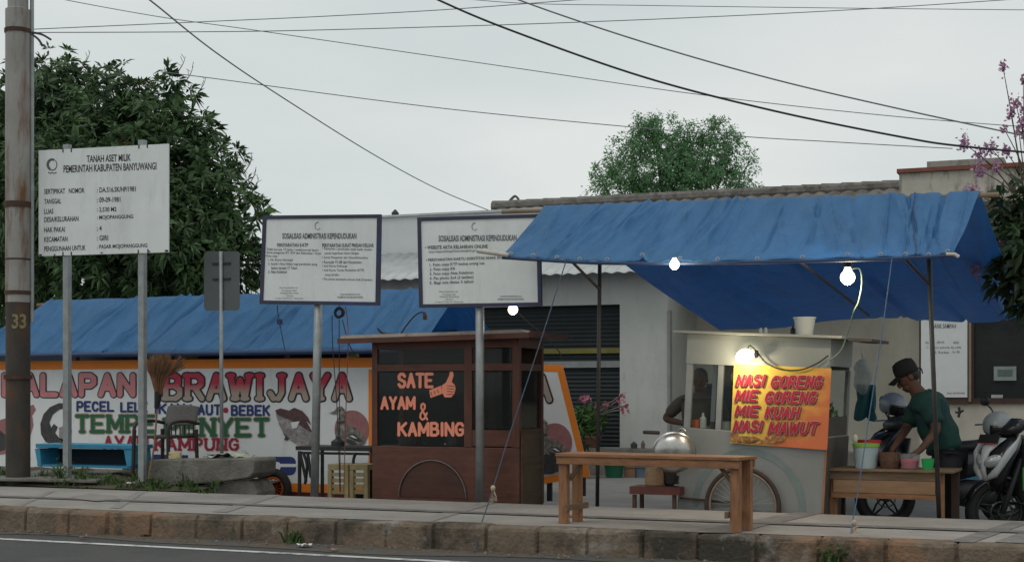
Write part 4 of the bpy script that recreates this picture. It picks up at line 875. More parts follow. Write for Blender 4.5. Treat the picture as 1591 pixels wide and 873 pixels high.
# packets and papers on the block
fk2 = Frame((0, 0, 0)); zt2 = P(300, 713, 12.6).z
p = P(272, 712, 12.7); single('drink_carton', MB().box(rframe(p, 20), -.06, .06, -.03, .03, .0, .065).box(rframe(p, 20), .02, .055, -.034, -.0305, .01, .05), mat('pale yellow card', (.55, .46, .24), .6, 0, .15, 20, stain=((.25, .12, .06), 22, .55, .6, (1, 1, 1))), 'small pale yellow carton lying on the concrete block', 'carton', bevel=.004)
a = P(355, 712, 12.75)
mb = MB().grid(lambda s, t: (a.x + (s - .5) * .44, a.y - .12 + t * .26, a.z + .012 + .045 * math.exp(-((s - .55 - .1 * t) * 4) ** 2) + .012 * math.sin(s * 21 + t * 5) + .004), 30, 8)
single('rumpled_sack', mb, mat('striped sack cloth', (.42, .42, .33), .8, 0, .3, 7, stretch=(1, 9, 1), stain=[((.10, .22, .26), 6, .58, .62, (6, 1, 1)), ((.035, .04, .035), 5, .55, .6, (5, 1, 1))]), 'rumpled striped sack spread on the right end of the concrete block', 'sack', smooth=True, solid=.008)
# handcart wheel
yw = 13.95; wc = P(425, 758, yw); s_ = 1 / ppm(421, yw)
hw = thing('handcart', 'low handcart with a black tyre and orange spoked wheel beside the concrete block', 'cart', Vector((wc.x, yw, ZL)))
tyre_r = 31.5 / ppm(425, yw)
tw = MB().ring(wc, (0, 1, .04), tyre_r - .045, .045, 40, 10).build('tyre', RUBBER, hw, smooth=True)
ORW = mat('orange wheel paint', (.62, .13, .03), .5, 0, .15)
mb = MB().ring(wc, (0, 1, .04), tyre_r - .105, .016, 36, 8)
for k in range(14): a = 2 * math.pi * k / 14; mb.tube([wc, wc + Vector((math.cos(a), 0, math.sin(a))) * (tyre_r - .10)], .008, 5)
mb.ball(wc, .04, .05, .04, 12); mb.build('rim', ORW, hw, smooth=True)
mb = MB(); mb.tube([wc + Vector((0, -.02, 0)), wc + Vector((0, .5, 0))], .014, 8); mb.build('axle', DARKM, hw)
MB().box(WF, wc.x - .75, wc.x - .25, yw + .10, yw + .20, wc.z - .02, wc.z + .02).build('bed', WOODG, hw)
# small side table with a stack of stools
yt = 13.25; ft = yframe(yt)
st = thing('side_table', 'small dark table with black straps hanging from it, left of the satay cart', 'table', P(518, 772, yt))
MB().pbox(ft, 459, 693.5, 576, 700, 0, .45).build('tabletop', DARKM, st, bevel=.004)
for (u, y_) in ((461, .02), (573, .02), (468, .4), (576, .4)): p = P(u, 700, yt); MB().box(WF, p.x, p.x + .028, yt + y_, yt + y_ + .028, ZL, p.z - .003).build('leg', DARKM, st)
MB().pbox(ft, 463, 702, 573, 706, .03, .045).build('apron', DARKM, st)
for (pts, nm) in ((((466, 703), (470, 720), (476, 748)), 0), (((471, 703), (477, 722), (474, 752)), 1), (((478, 703), (480, 716), (483, 742)), 2), (((553, 703), (549, 716), (551, 738)), 3)):
    tag(MB().tube(smooth_path([P(u, v, yt - .03) for (u, v) in pts]), [.016] * 16 + [.010], 6).build('hanging_strap', BLACKP, None, smooth=True), 'black strap or bag handle hanging from the small dark table', 'strap', 'straps hanging from the small dark table')
ys_ = 13.0; fs_ = yframe(ys_); STOOLC = mat('pale yellow timber', (.30, .235, .115), .65, 0, .25, 5, bump=.2, bscale=40, stretch=(3, 3, 1))
for (u0, u1, lab) in ((509, 541, 'pale yellow slatted stool, left of the pair under the small dark table'), (543, 571, 'pale yellow slatted stool, right of the pair under the small dark table')):
    so_ = thing('wooden_stool', lab, 'stool', P((u0 + u1) / 2, 772, ys_), 'yellow stools under the small dark table')
    MB().pbox(fs_, u0, 721, u1, 730, 0, .3).build('top_rail', STOOLC, so_, bevel=.004)
    for k, v in enumerate((734, 743, 752, 761)): MB().pbox(fs_, u0 + 6.5, v, u1 - 6.5, v + 6, .01, .03).build('slat', STOOLC, so_)
    for uu in (u0, u1 - 6): MB().pbox(fs_, uu, 730.3, uu + 6, 790, 0, .05).build('leg', STOOLC, so_)
p0 = P(525, 693, yt + .15)
single('oil_can', MB().lathe(Frame((p0.x, p0.y, p0.z)), [(.07, 0), (.07, .05), (.03, .075), (.02, .10)], 14), DARKM, 'small dark can standing on the small dark table', 'can')
p0 = P(535, 715, yt + .1)
single('black_bucket', MB().lathe(Frame((p0.x + .25, p0.y, ZL)), [(.10, 0), (.13, .24), (.14, .25), (.12, .25), (.09, .02)], 16), BLACKP, 'black bucket under the small dark table behind the yellow stools', 'bucket')
# coil and wires below the left notice sign
yz = 12.5
cw = thing('wire_coil', 'small coil of dark wire hanging under the left notice sign', 'wire', P(527, 496, yz))
cc_ = P(527, 486, yz); mb = MB()
for k in range(5): mb.ring(cc_ + Vector((.004 * math.sin(k * 2), -.012 + .006 * k, .003 * math.cos(k * 3))), (.1 * math.sin(k), 1, .1 * math.cos(k * 2)), .036 + .008 * (k % 3), .006, 24, 6)
mb.build('coil', CABLE, cw, smooth=True)
mb = MB(); mb.tube([cc_ + Vector((0, 0, .05)), P(527, 474, yz)], .004, 5); mb.build('tie', CABLE, cw)
REDW = mat('reddish wire', (.22, .07, .07), .6)
for (pts, m, lab) in ((((516, 490), (517, 540), (524, 640), (528, 762)), CABLE, 'dark wire falling from the coil, leftmost strand'), (((527, 496), (527, 580), (528, 690), (529, 764)), CABLE, 'dark wire falling straight down from the coil'), (((532, 497), (541, 530), (549, 548), (556, 556)), CABLE, 'dark wire running from the coil towards the satay cart roof'), (((537, 476), (541, 520), (538, 620), (534, 764)), REDW, 'reddish wire falling from the left notice sign'), (((431, 474), (432, 488), (438, 520), (443, 545)), CABLE, 'dark wire with a plug hanging under the left notice sign')):
    single('hanging_wire', MB().tube(smooth_path([P(u, v, yz - .02) for (u, v) in pts]), .0045, 5), m, lab, 'wire', 'loose hanging wires')
fpg = yframe(yz - .05); single('wire_plug', MB().pbox(fpg, 429.5, 495, 436, 503.5, 0, .04), mat('blue plastic plug', (.02, .035, .12), .4), 'small dark blue plug on the wire under the left notice sign', 'plug', bevel=.006)

# ================================================================= SATAY CART
MAHO = mat('dark red-brown wood', (.098, .034, .021), .45, 0, .35, 4, bump=.12, bscale=40, stretch=(1, 5, 5), stain=((.046, .021, .014), 3, .52, .75, (1, 1, 1)))
MAHOV = mat('dark red-brown wood upright', (.092, .031, .020), .45, 0, .35, 4, bump=.12, bscale=40, stretch=(5, 5, 1))
BROWNP = mat('worn olive brown panel', (.10, .065, .035), .6, 0, .3, 5)
ORANGEL = mat('salmon lettering', (.80, .27, .17), .5, 0, .06)
ys = 12.5; fs = yframe(ys)
sc_ = thing('satay_cart', 'dark wooden satay cart with orange lettering on its glass and an overhanging roof', 'food cart', P(700, 810, ys + .3))
DS = .62
xl, xr = fs.px(578, 650)[0], fs.px(807, 650)[0]
def zz_(v, u=690): return fs.px(u, v)[1]
zb, ztop = -.12, zz_(528)
# carcass of posts and rails so that the glass looks into a hollow case
mb = MB()
def rail(u0, v0, u1, v1, y0=0.0, y1=.05): mb.pbox(fs, u0, v0, u1, v1, y0, y1)
for (a, b) in ((xl, xl + .055), (xr - .07, xr), (fs.px(721, 600)[0], fs.px(733, 600)[0])):
    for (y0, y1) in ((0, .05), (DS - .05, DS)): MB().box(fs, a, b, y0, y1, zz_(693), ztop).build('post', MAHOV, sc_)
mb = MB()
x_m0, x_m1 = fs.px(721, 600)[0], fs.px(733, 600)[0]
for (z0, z1) in ((zz_(576), zz_(565)), (zz_(541), zz_(528))):
    mb.box(fs, xl + .056, x_m0 - .001, .002, .048, z0, z1); mb.box(fs, x_m1 + .001, xr - .071, .002, .048, z0, z1); mb.box(fs, xr - .05, xr - .002, .051, DS - .051, z0, z1); mb.box(fs, xl + .002, xl + .05, .051, DS - .051, z0, z1)
mb.build('rail', MAHO, sc_)
mb = MB(); mb.box(fs, xl, xr, 0, DS, zb, zz_(694)); base = mb.build('lower_case', MAHO, sc_, bevel=.006)
MB().box(fs, x_m1 + .002, xr - .072, .004, .03, zz_(692), zz_(667)).build('right_panel', MAHO, sc_)
MB().box(fs, xl + .056, xr - .056, DS - .04, DS - .02, zz_(692), ztop - .01).build('back_panel', mat('dark cart inside', (.045, .03, .022), .8), sc_)
for (u0, v0, u1, v1) in ((588, 577.5, 721, 692), (733, 577.5, 795, 666), (588, 541.5, 721, 564.5), (733, 541.5, 795, 564.5)):
    MB().pbox(fs, u0, v0, u1, v1, .018, .022).build('glass', GLASSD, sc_)
MB().box(fs, xr - .028, xr - .024, .051, DS - .051, zz_(665), zz_(577)).build('side_glass', GLASSD, sc_)
# panelled right side
mb = MB(); mb.box(fs, xr + .001, xr + .018, .02, DS - .02, zz_(666), zz_(668)); mb.box(fs, xr + .001, xr + .016, .03, .09, zb + .05, zz_(672)); mb.box(fs, xr + .001, xr + .016, DS - .09, DS - .03, zb + .05, zz_(672))
for v in (674, 710, 722, 764): mb.box(fs, xr + .002, xr + .014, .091, DS - .091, zz_(v + 7), zz_(v))
mb.build('side_panel_frame', BROWNP, base)
MB().box(fs, xr + .0005, xr + .006, .092, DS - .092, zb + .06, zz_(672)).build('side_panel', BROWNP, base)
MB().box(fs, xr - .06, xr + .004, .03, DS - .03, zz_(692), zz_(667)).build('side_board', MAHO, base)
# stock inside
for (u, w_, h_, c, nm, lab) in ((620, .18, .10, (.30, .31, .31), 'steel_tray', 'steel tray behind the glass of the satay cart, left of the ampersand'), (690, .14, .16, (.32, .33, .33), 'steel_pot', 'steel pot behind the glass of the satay cart under the thumbs-up hand')):
    a = fs.px(u, 680)[0]; z_ = zz_(693)
    mb = MB(); mb.lathe(Frame(fs.w(a, .25, z_ + .002)), [(w_ * .6, 0), (w_ * .8, h_), (w_ * .84, h_ + .006), (w_ * .76, h_ + .002), (w_ * .55, .02)], 18)
    single(nm, mb, mat(nm.replace('_', ' '), c, .35, .8, .1), lab, nm.split('_')[1], smooth=False)
# roof, a little higher at the right
R_ = rframe(fs.w((xl + xr) / 2, DS / 2, (zz_(529) + zz_(513)) / 2 + .005), 0, -.9)
hl, hr = (xr - xl) / 2 + .27, (xr - xl) / 2 + .16
ROOFT = mat('worn pale roof sheet', (.26, .22, .19), .6, .1, .2, 5, stain=((.14, .07, .05), 4, .55, .7, (1, 1, 1)))
mb = MB(); zt = .020
o_ = [R_.w(-hl, -DS / 2 - .16, -.025), R_.w(hr, -DS / 2 - .16, -.025), R_.w(hr, DS / 2 + .16, -.025), R_.w(-hl, DS / 2 + .16, -.025)]
i1 = [R_.w(-hl + .02, -DS / 2 - .14, zt), R_.w(hr - .10, -DS / 2 - .14, zt), R_.w(hr - .10, DS / 2 + .14, zt), R_.w(-hl + .02, DS / 2 + .14, zt)]
i2 = [R_.w(-hl + .3, 0, zt + .012), R_.w(hr - .25, 0, zt + .012)]
mb.add(o_ + i1 + i2, [(3, 2, 1, 0), (0, 1, 5, 4), (1, 2, 6, 5), (2, 3, 7, 6), (3, 0, 4, 7), (4, 5, 9, 8), (5, 6, 9), (6, 7, 8, 9), (7, 4, 8)])
rf = mb.build('roof', ROOFT, sc_)
MB().box(R_, -hl - .008, hr + .004, -DS / 2 - .175, -DS / 2 - .162, -.060, -.012).box(R_, hr + .001, hr + .02, -DS / 2 - .16, DS / 2 + .16, -.055, .006).build('fascia', MAHO, rf)
MB().box(fs, xl + .01, xr - .01, .01, DS - .01, ztop + .001, ztop + .03).build('cornice', MAHOV, sc_)
# half wheel arch with wheel on the front
wx, wz_ = fs.px(672, 772)
hgt = zz_(715) - wz_
MB().ring(fs.w(wx, -.012, wz_), (0, 1, 0), hgt, .008, 32, 6, -90, 90).build('wheel_arch', mat('bare steel strip', (.15, .13, .12), .4, .6, .2), base)
mb = MB(); mb.prism([fs.w(wx + (hgt - .015) * math.cos(rad(180 * k / 24)), -.006, wz_ + (hgt - .015) * math.sin(rad(180 * k / 24))) for k in range(25)], (0, .004, 0)); mb.build('arch_panel', mat('dark arch wood', (.065, .024, .015), .5, 0, .3, 4, stretch=(1, 5, 5)), base)
wr = .33
w_ = MB().ring(Vector((fs.w(wx, .30, 0).x, ys + .30, ZL + wr)), (0, 1, 0), wr - .02, .02, 36, 8).build('wheel', RUBBER, sc_, smooth=True)
mb = MB()
for k in range(16): a = 2 * math.pi * k / 16; c_ = Vector((fs.w(wx, 0, 0).x, ys + .30, ZL + wr)); mb.tube([c_, c_ + Vector((math.cos(a), 0, math.sin(a))) * (wr - .03)], .003, 4)
mb.build('spoke', STEEL, w_)
for a in (xl + .06, xr - .1): MB().box(fs, a, a + .05, .05, .1, ZL, zb - .002).build('leg', MAHOV, sc_)
MB().box(fs, xr - .10, xr - .05, DS - .1, DS - .05, ZL, zb - .002).build('leg', MAHOV, sc_)
# lettering on the glass
fl = fs
for (t, u0, v0, u1, v1, w) in (('SATE', 616.5, 578.5, 673, 603, 4.7), ('AYAM', 590, 615, 645, 636.5, 4.2), ('KAMBING', 616.5, 655, 721, 678, 4.5), ('&', 650, 625, 664.5, 653, 3.0)):
    mb = MB(); stroke_text(mb, fl, t, u0, v0, u1, v1, .012, w, .46); mb.build('lettering', ORANGEL, sc_)
mb = MB()
pshape(mb, fl, [(666, 606), (684, 599), (687, 611), (668, 618)], .012)          # cuff
pshape(mb, fl, [(685, 599), (692, 594), (697, 583), (698, 577), (703, 577), (704, 583), (701, 593), (706, 598), (707, 604), (705, 612), (700, 617), (690, 617), (687, 611)], .012)
mb.build('thumb_sign', ORANGEL, sc_)
mb = MB()
for k in range(4): pshape(mb, fl, [(694, 598.5 + k * 4.4), (705, 599.5 + k * 4.2), (705, 600.3 + k * 4.2), (694, 599.3 + k * 4.4)], .009)
for k in range(3): pshape(mb, fl, [(668 + k * 5, 609 - k * 2), (669 + k * 5, 609 - k * 2), (671 + k * 5, 614 - k * 2), (670 + k * 5, 614 - k * 2)], .009)
mb.build('thumb_line', MAHO, sc_)
# loose sheet and cable on the cart roof
mb = MB(); q = [P(586, 509, 12.7), P(594, 517, 12.7), P(612, 520, 12.6), P(632, 519.5, 12.6)]
single('bent_strip', MB().tube(smooth_path(q), [.004 + .012 * math.sin(math.pi * i / 24) for i in range(25)], 6), DARKM, 'dark bent strip lying on the satay cart roof under the left tarp', 'strip')
lw = thing('lamp_socket', 'empty lamp socket on a bent wire above the satay cart roof', 'lamp', P(618, 523, 12.5))
MB().tube(smooth_path([P(619, 524, 12.5), P(632, 505, 12.5), P(645, 490, 12.5), P(655, 485, 12.5), P(660, 487, 12.5)]), .008, 6).build('wire', CABLE, lw)
MB().tube([P(659, 485, 12.5), P(660.5, 491, 12.5), P(660.5, 497, 12.5)], [.012, .022, .022], 10).build('socket', mat('brown bakelite', (.05, .02, .018), .4), lw)

# ================================================================= FRIED-RICE CART
GREYC = mat('grey painted cart panel', (.24, .245, .235), .5, .1, .12, 2.5, stain=[((.22, .215, .20), 2.2, .5, .72, (1, 1, .3)), ((.19, .11, .07), 5, .68, .80, (1, 1, .5))])
GREYF = mat('light cart fascia', (.24, .26, .245), .45, .1, .06, 3)
ALU = mat('aluminium trim', (.30, .31, .30), .45, .5, .1, 8)
oc = P(1170, 650, 12.05)
fn = rframe(oc, -4.5, 3.0)
nc = thing('fried_rice_cart', 'grey fried-rice cart with a yellow and orange menu banner and a bicycle wheel', 'food cart', Vector((oc.x, oc.y + .35, ZL)))
DN = .72
nx0, nx1 = fn.px(1058, 670)[0], fn.px(1284, 670)[0]
zf0, zf1, zo, zbt = fn.px(1170, 522)[1], fn.px(1170, 569)[1], fn.px(1170, 671)[1], fn.px(1170, 800)[1] - .02
mb = MB(); mb.box(fn, nx0, nx1, 0, DN, zbt, zo); low = mb.build('lower_case', GREYC, nc, bevel=.005)
mb = MB(); mb.box(fn, nx0 + .02, nx1 + .003, -.012, .02, zf1, zf0); mb.box(fn, nx0 + .02, nx0 + .035, .021, DN, zf1, zf0); mb.box(fn, nx1 - .012, nx1 + .003, .021, DN, zf1 + .03, zf0); mb.box(fn, nx0 + .036, nx1 - .013, DN - .02, DN, zf1, zf0)
mb.build('fascia', GREYF, nc)
for (a, b, y0, y1) in ((nx0 + .022, nx0 + .075, 0, .04), (nx0 + .30, nx0 + .345, .003, .036), (nx1 - .05, nx1, .002, .04), (nx0 + .022, nx0 + .06, DN - .04, DN), (nx1 - .04, nx1, DN - .04, DN), (nx0 + .38, nx0 + .42, DN - .04, DN)):
    MB().box(fn, a, b, y0, y1, zo + .001, zf1 - .001).build('post', ALU, nc)
MB().box(fn, nx0 + .076, nx1 - .052, .016, .02, zo + .002, zf1 - .002).build('glass', glassmat('clear cart glass', (.05, .06, .06), .12), nc)
MB().box(fn, nx1 - .02, nx1 - .016, .042, DN - .042, zo + .16, zf1 - .002).build('side_glass', glassmat('clear cart glass', (.05, .06, .06), .12), nc)
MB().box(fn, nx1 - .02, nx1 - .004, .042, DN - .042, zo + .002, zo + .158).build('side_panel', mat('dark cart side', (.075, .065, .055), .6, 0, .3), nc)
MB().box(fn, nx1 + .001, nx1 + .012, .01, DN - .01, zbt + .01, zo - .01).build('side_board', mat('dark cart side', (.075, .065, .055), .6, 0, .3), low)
MB().box(fn, nx1 - .001, nx1 + .014, -.012, .0, zbt, zo - .01).build('corner_trim', mat('orange edge wood', (.30, .13, .06), .6), low)
# roof: pale sheet, its rear right part dark
rz0 = zf0 + .003
MB().box(fn, nx0 - .085, nx1 + .11, -.10, DN + .02, rz0, rz0 + .022).build('roof', mat('pale cart roof', (.30, .31, .28), .5, .1, .1), nc, bevel=.004)
MB().box(fn, nx1 + .113, nx1 + .30, .10, DN + .02, rz0 - .012, rz0 + .012).build('roof_flap', mat('dark roof flap', (.07, .06, .055), .7), nc)
# menu banner
bx0, bz0 = fn.px(1136, 688); bx1, bz1 = fn.px(1287, 688)[0], fn.px(1200, 568)[1]
MENU = mat('menu yellow', (.80, .50, .06), .5, 0, .1, 3)
def menu_print(m):
    t = m.node_tree; n = t.nodes; l = t.links.new
    tcn = n.new('ShaderNodeTexCoord'); sx = n.new('ShaderNodeSeparateXYZ'); l(tcn.outputs['Object'], sx.inputs[0])
    nn = n.new('ShaderNodeTexNoise'); nn.inputs['Scale'].default_value = 3.2; nn.inputs['Distortion'].default_value = 1.5; l(tcn.outputs['Object'], nn.inputs[0])
    a = n.new('ShaderNodeMath'); a.operation = 'MULTIPLY_ADD'; l(sx.outputs[0], a.inputs[0]); a.inputs[1].default_value = 1.0; a.inputs[2].default_value = -.14
    b = n.new('ShaderNodeMath'); b.operation = 'MULTIPLY_ADD'; l(sx.outputs[2], b.inputs[0]); b.inputs[1].default_value = -.7; b.inputs[2].default_value = .89
    c = n.new('ShaderNodeMath'); c.operation = 'ADD'; l(a.outputs[0], c.inputs[0]); l(b.outputs[0], c.inputs[1])
    d = n.new('ShaderNodeMath'); d.operation = 'MULTIPLY_ADD'; l(nn.outputs[0], d.inputs[0]); d.inputs[1].default_value = .9; l(c.outputs[0], d.inputs[2])
    r = n.new('ShaderNodeValToRGB'); e = r.color_ramp.elements; e[0].position = .48; e[0].color = (.72, .50, .08, 1); e[1].position = 1.0; e[1].color = (.58, .15, .055, 1)
    k = r.color_ramp.elements.new(.76); k.color = (.66, .33, .065, 1)
    l(d.outputs[0], r.inputs[0]); l(r.outputs[0], n['Principled BSDF'].inputs['Base Color'])
menu_print(MENU)
mb = MB().grid(lambda s, t: fn.w(bx0 + (bx1 - bx0) * s, -.024 - .006 * math.sin(s * 9) * (1 - t), bz0 + (bz1 - bz0) * t), 24, 6)
men = mb.build('menu_banner', MENU, nc, solid=.002)
fmn = Frame(fn.o, fn.ex, fn.ey, fn.ez)
MRED = mat('menu red ink', (.40, .015, .04), .5); MSHADE = mat('menu dark red shade', (.16, .03, .03), .5); MPALE = mat('menu pale edge', (.62, .45, .36), .5)
for (t, u0, v0, u1, v1) in (('NASI', 1144, 581, 1193, 600.5), ('GORENG', 1198, 583, 1282, 603), ('MIE', 1143, 605, 1182, 624), ('GORENG', 1189, 607, 1273, 627), ('MIE', 1143, 629, 1183, 647), ('KUAH', 1189, 630.5, 1246, 650), ('NASI', 1140, 652, 1189, 671), ('MAWUT', 1194, 654, 1275, 675)):
    for (m_, nm, dx, dy, yo, w, g_) in ((MSHADE, 'lettering_shade', 1.2, 1.3, -.0340, 3.7, .5), (MPALE, 'lettering_edge', 0, 0, -.0366, 3.7, .5), (MRED, 'lettering', 0, 0, -.0392, 3.7, 0)):
        mb = MB(); stroke_text(mb, fmn, t, u0 + dx, v0 + dy, u1 + dx, v1 + dy, yo, w, .52, False, .28, g_); mb.build(nm, m_, men)
mb = MB()
for (u, v, a, b) in ((1160, 683, 24, 6), (1206, 680, 16, 6), (1178, 686, 30, 3), (1143, 676, 6, 9)): pshape(mb, fmn, [(x, min(687.5 + .06 * (x - 1136), max(569, y))) for (x, y) in blob(u, v, a, b, 18)], -.0335 - .0006 * (u % 3), .001)
mb.build('printed_food', mat('printed noodles', (.30, .13, .05), .6, 0, .6, 40, stain=((.55, .38, .10), 30, .52, .6, (1, 1, 1))), men)
# wheel
wcx, wcz = fn.px(1157, 786.5)
wc = fn.w(wcx, -.06, wcz); wr = 62 / ppm(1157, wc.y)
ax_ = fn.ey
dz_ = (ZL + wr) - wc.z; wc = wc + Vector((0, 0, dz_))
wh = MB().ring(wc, ax_, wr - .018, .018, 60, 10).build('bicycle_wheel', mat('brown worn tyre', (.05, .032, .025), .8, 0, .3), nc, smooth=True)
mb = MB().ring(wc, ax_, wr - .046, .012, 60, 8); mb.build('rim', mat('rusty chrome rim', (.26, .20, .16), .4, .5, .3), wh, smooth=True)
mb = MB()
for k in range(36):
    a = 2 * math.pi * k / 36; sgn = 1 if k % 2 else -1; b = a + sgn * .5
    d = fn.ex * math.cos(a) + fn.ez * math.sin(a); h_ = fn.ex * math.cos(b) + fn.ez * math.sin(b)
    mb.tube([wc + h_ * .03 + ax_ * (.025 * sgn), wc + d * (wr - .05)], .0022, 4)
mb.build('spoke', STEEL, wh)
mb = MB(); mb.tube([wc - ax_ * .04, wc + ax_ * .04], .025, 12); mb.build('hub', DARKM, wh)
mb = MB(); mb.ring(fn.w(wcx + .02, -.004, wcz), fn.ey, wr + .13, .003, 48, 4, -85, 100)
n_ = 40; R0_, R1_ = wr + .10, wr + .155
o_ = [fn.w(wcx + .03 + R1_ * math.cos(rad(-5 + 190 * k / n_)), -.003, wcz + R1_ * math.sin(rad(-5 + 190 * k / n_))) for k in range(n_ + 1)]
i_ = [fn.w(wcx + .03 + R0_ * math.cos(rad(-5 + 190 * k / n_)), -.003, wcz + R0_ * math.sin(rad(-5 + 190 * k / n_))) for k in range(n_, -1, -1)]
mb = MB(); ov = o_ + i_[::-1]; m_ = n_ + 1
ov2 = [p for p in ov if True]
mb.add(ov2, [(k, k + 1, m_ + k + 1, m_ + k) for k in range(n_)]); mb.build('painted_arch', mat('faded green arch paint', (.16, .195, .19), .5, 0, .15), low)
MB().box(fn, nx0 + .03, nx0 + .5, -.03, -.005, fn.px(1100, 776)[1] - .012, fn.px(1100, 776)[1] + .004).build('wheel_bracket', RUST, low)
for a, y_ in ((nx0 + .1, .06), (nx1 - .14, .06), (nx0 + .1, DN - .1), (nx1 - .14, DN - .1)):
    p = fn.w(a, y_, zbt); MB().box(WF, p.x, p.x + .05, p.y, p.y + .05, ZL, p.z + .02).build('leg', WOODG, nc)
# things in and on the cart
def pot(name, u, y, zb_, prof, m, label, cat, fr=None, group=None, seg=20):
    fr = fr or fn; a = fr.px(u, 660)[0]; return single(name, MB().lathe(Frame(fr.w(a, y, zb_)), prof, seg), m, label, cat, group)
ORCUP = mat('orange plastic', (.62, .13, .03), .45, 0, .1)
zi = zo + .002
pot('orange_cup', 1076, .10, zi, [(.030, 0), (.038, .065), (.039, .068), (.034, .066), (.028, .01)], ORCUP, 'orange cup on the counter behind the cart glass', 'cup')
pot('sauce_bottle', 1087, .09, zi, [(.028, 0), (.028, .08), (.012, .10), (.010, .125), (.0, .13)], mat('white plastic', (.55, .55, .52), .4, 0, .08), 'white sauce bottle on the counter behind the cart glass, right of the orange cup', 'bottle')
pot('glass_jar', 1104, .10, zi, [(.034, 0), (.036, .05), (.036, .055), (.02, .06)], mat('dark sauce jar', (.12, .07, .05), .2, 0, .3), 'dark sauce jar on the counter behind the cart glass, between bottle and tub', 'jar')
pot('plastic_tub', 1122, .13, zi, [(.055, 0), (.065, .065), (.067, .067), (.06, .064), (.05, .01)], mat('milky plastic', (.42, .47, .45), .35, 0, .08), 'milky tub on the counter behind the cart glass beside the menu banner', 'tub')
pot('roof_bucket', 1230, .25, rz0 + .024, [(.065, 0), (.088, .135), (.095, .137), (.095, .15), (.086, .15), (.062, .01)], mat('white bucket plastic', (.52, .55, .52), .45, 0, .06), 'white bucket standing on the fried-rice cart roof', 'bucket', seg=28)
for (u, h_) in ((1158, .05), (1166, .055)): pot('small_jar', u, .3, rz0 + .024, [(.016, 0), (.016, h_ - .012), (.011, h_ - .01), (.011, h_)], mat('milky plastic', (.42, .47, .45), .35), 'small jar on the cart roof left of the white bucket, ' + ('left one' if u == 1158 else 'right one') + ' of two', 'jar', None, 'small jars on the cart roof')
pot('dark_bottle', 1201, .45, rz0 + .024, [(.022, 0), (.022, .05), (.009, .065), (.009, .085)], BLACKP, 'small dark bottle on the cart roof beside the white bucket', 'bottle')
g_ = fn.w(nx1 - .14, .3, zo + .165); mb = MB()
pc_ = np.array(g_) + RNG.normal(size=(160, 3)) * np.array([.05, .10, .035]); dd = unit(RNG.normal(size=pc_.shape))
gv = thing('vegetable_heap', 'heap of green leaves behind the side glass of the fried-rice cart', 'vegetables', g_)
leaf_mesh('leaves', pc_, dd, unit(RNG.normal(size=pc_.shape)), RNG.uniform(.05, .09, 160), RNG.uniform(.03, .05, 160), .2, mat('salad leaf', (.07, .16, .04), .5, 0, .3, transl=.2, island=.3), gv)
MB().box(fn, nx1 - .26, nx1 - .03, .10, DN - .1, zo + .10, zo + .14).build('tray', mat('pale tray', (.35, .32, .26), .6), gv)
# wok hanging over the stove at the cart's left end
wkc = P(1047, 703, 11.9); wkr = 33 / ppm(1047, 11.98)
WOKM = mat('scratched aluminium', (.44, .43, .41), .30, .85, .15, 14, stain=((.14, .11, .09), 4, .55, .72, (1, 1, 1)))
fw = rframe(wkc, 18, 0, 0)
wk = thing('aluminium_wok', 'big round aluminium wok with a ring handle, left end of the fried-rice cart', 'wok', wkc)
tilt = Frame(wkc, *[Matrix.Rotation(rad(-70), 3, Vector((1, .35, 0)).normalized()) @ Vector(e) for e in ((1, 0, 0), (0, 1, 0), (0, 0, 1))])
prof = [(wkr * math.sin(rad(a)) * 1.0, -wkr * .72 * math.cos(rad(a))) for a in range(0, 91, 6)] + [(wkr * 1.05, .004), (wkr * 1.05, .010), (wkr * .985, .006)] + [(wkr * .97 * math.sin(rad(a)), -wkr * .69 * math.cos(rad(a))) for a in range(88, -1, -8)]
MB().lathe(tilt, prof, 40).build('bowl', WOKM, wk, smooth=True)
mb = MB().ring(P(1060, 672, 11.95), (.3, 1, .1), .034, .008, 20, 8); mb.build('handle', WOKM, wk, smooth=True)
mb = MB().tube([P(1000, 671, 12.05), P(1024, 672, 12.03)], .016, 10); mb.build('wok_handle', mat('dark wood handle', (.05, .04, .035), .7), wk, smooth=True)
sv = thing('stove_stand', 'dark stove stand with a round firewood block under the aluminium wok', 'stove', P(1015, 790, 12.0))
fz = yframe(11.95)
MB().pbox(fz, 978, 756, 1056, 768, 0, .28).build('shelf', mat('dark red plank', (.10, .03, .022), .6, 0, .3), sv)
for u in (984, 1046): p = P(u, 768, 11.95); MB().box(WF, p.x - .015, p.x + .015, 11.97, 12.0, ZL, p.z - .002).box(WF, p.x - .015, p.x + .015, 12.18, 12.21, ZL, p.z - .002).build('leg', RUST, sv)
pb_ = P(1017, 756, 12.05); MB().lathe(Frame(pb_), [(.070, .002), (.082, .02), (.085, .11), (.075, .165), (.0, .168)], 16).build('firewood_block', mat('scorched wood', (.20, .13, .075), .8, 0, .35, 9), sv)
pb_ = P(1040, 756, 12.1); MB().lathe(Frame(pb_), [(.03, .002), (.05, .03), (.07, .16), (.074, .165), (.06, .165), (.04, .04)], 16).build('burner', DARKM, sv)
MB().pbox(yframe(12.0), 1040, 738, 1056, 752, .2, .24).build('tin_plate', ALU, sv)

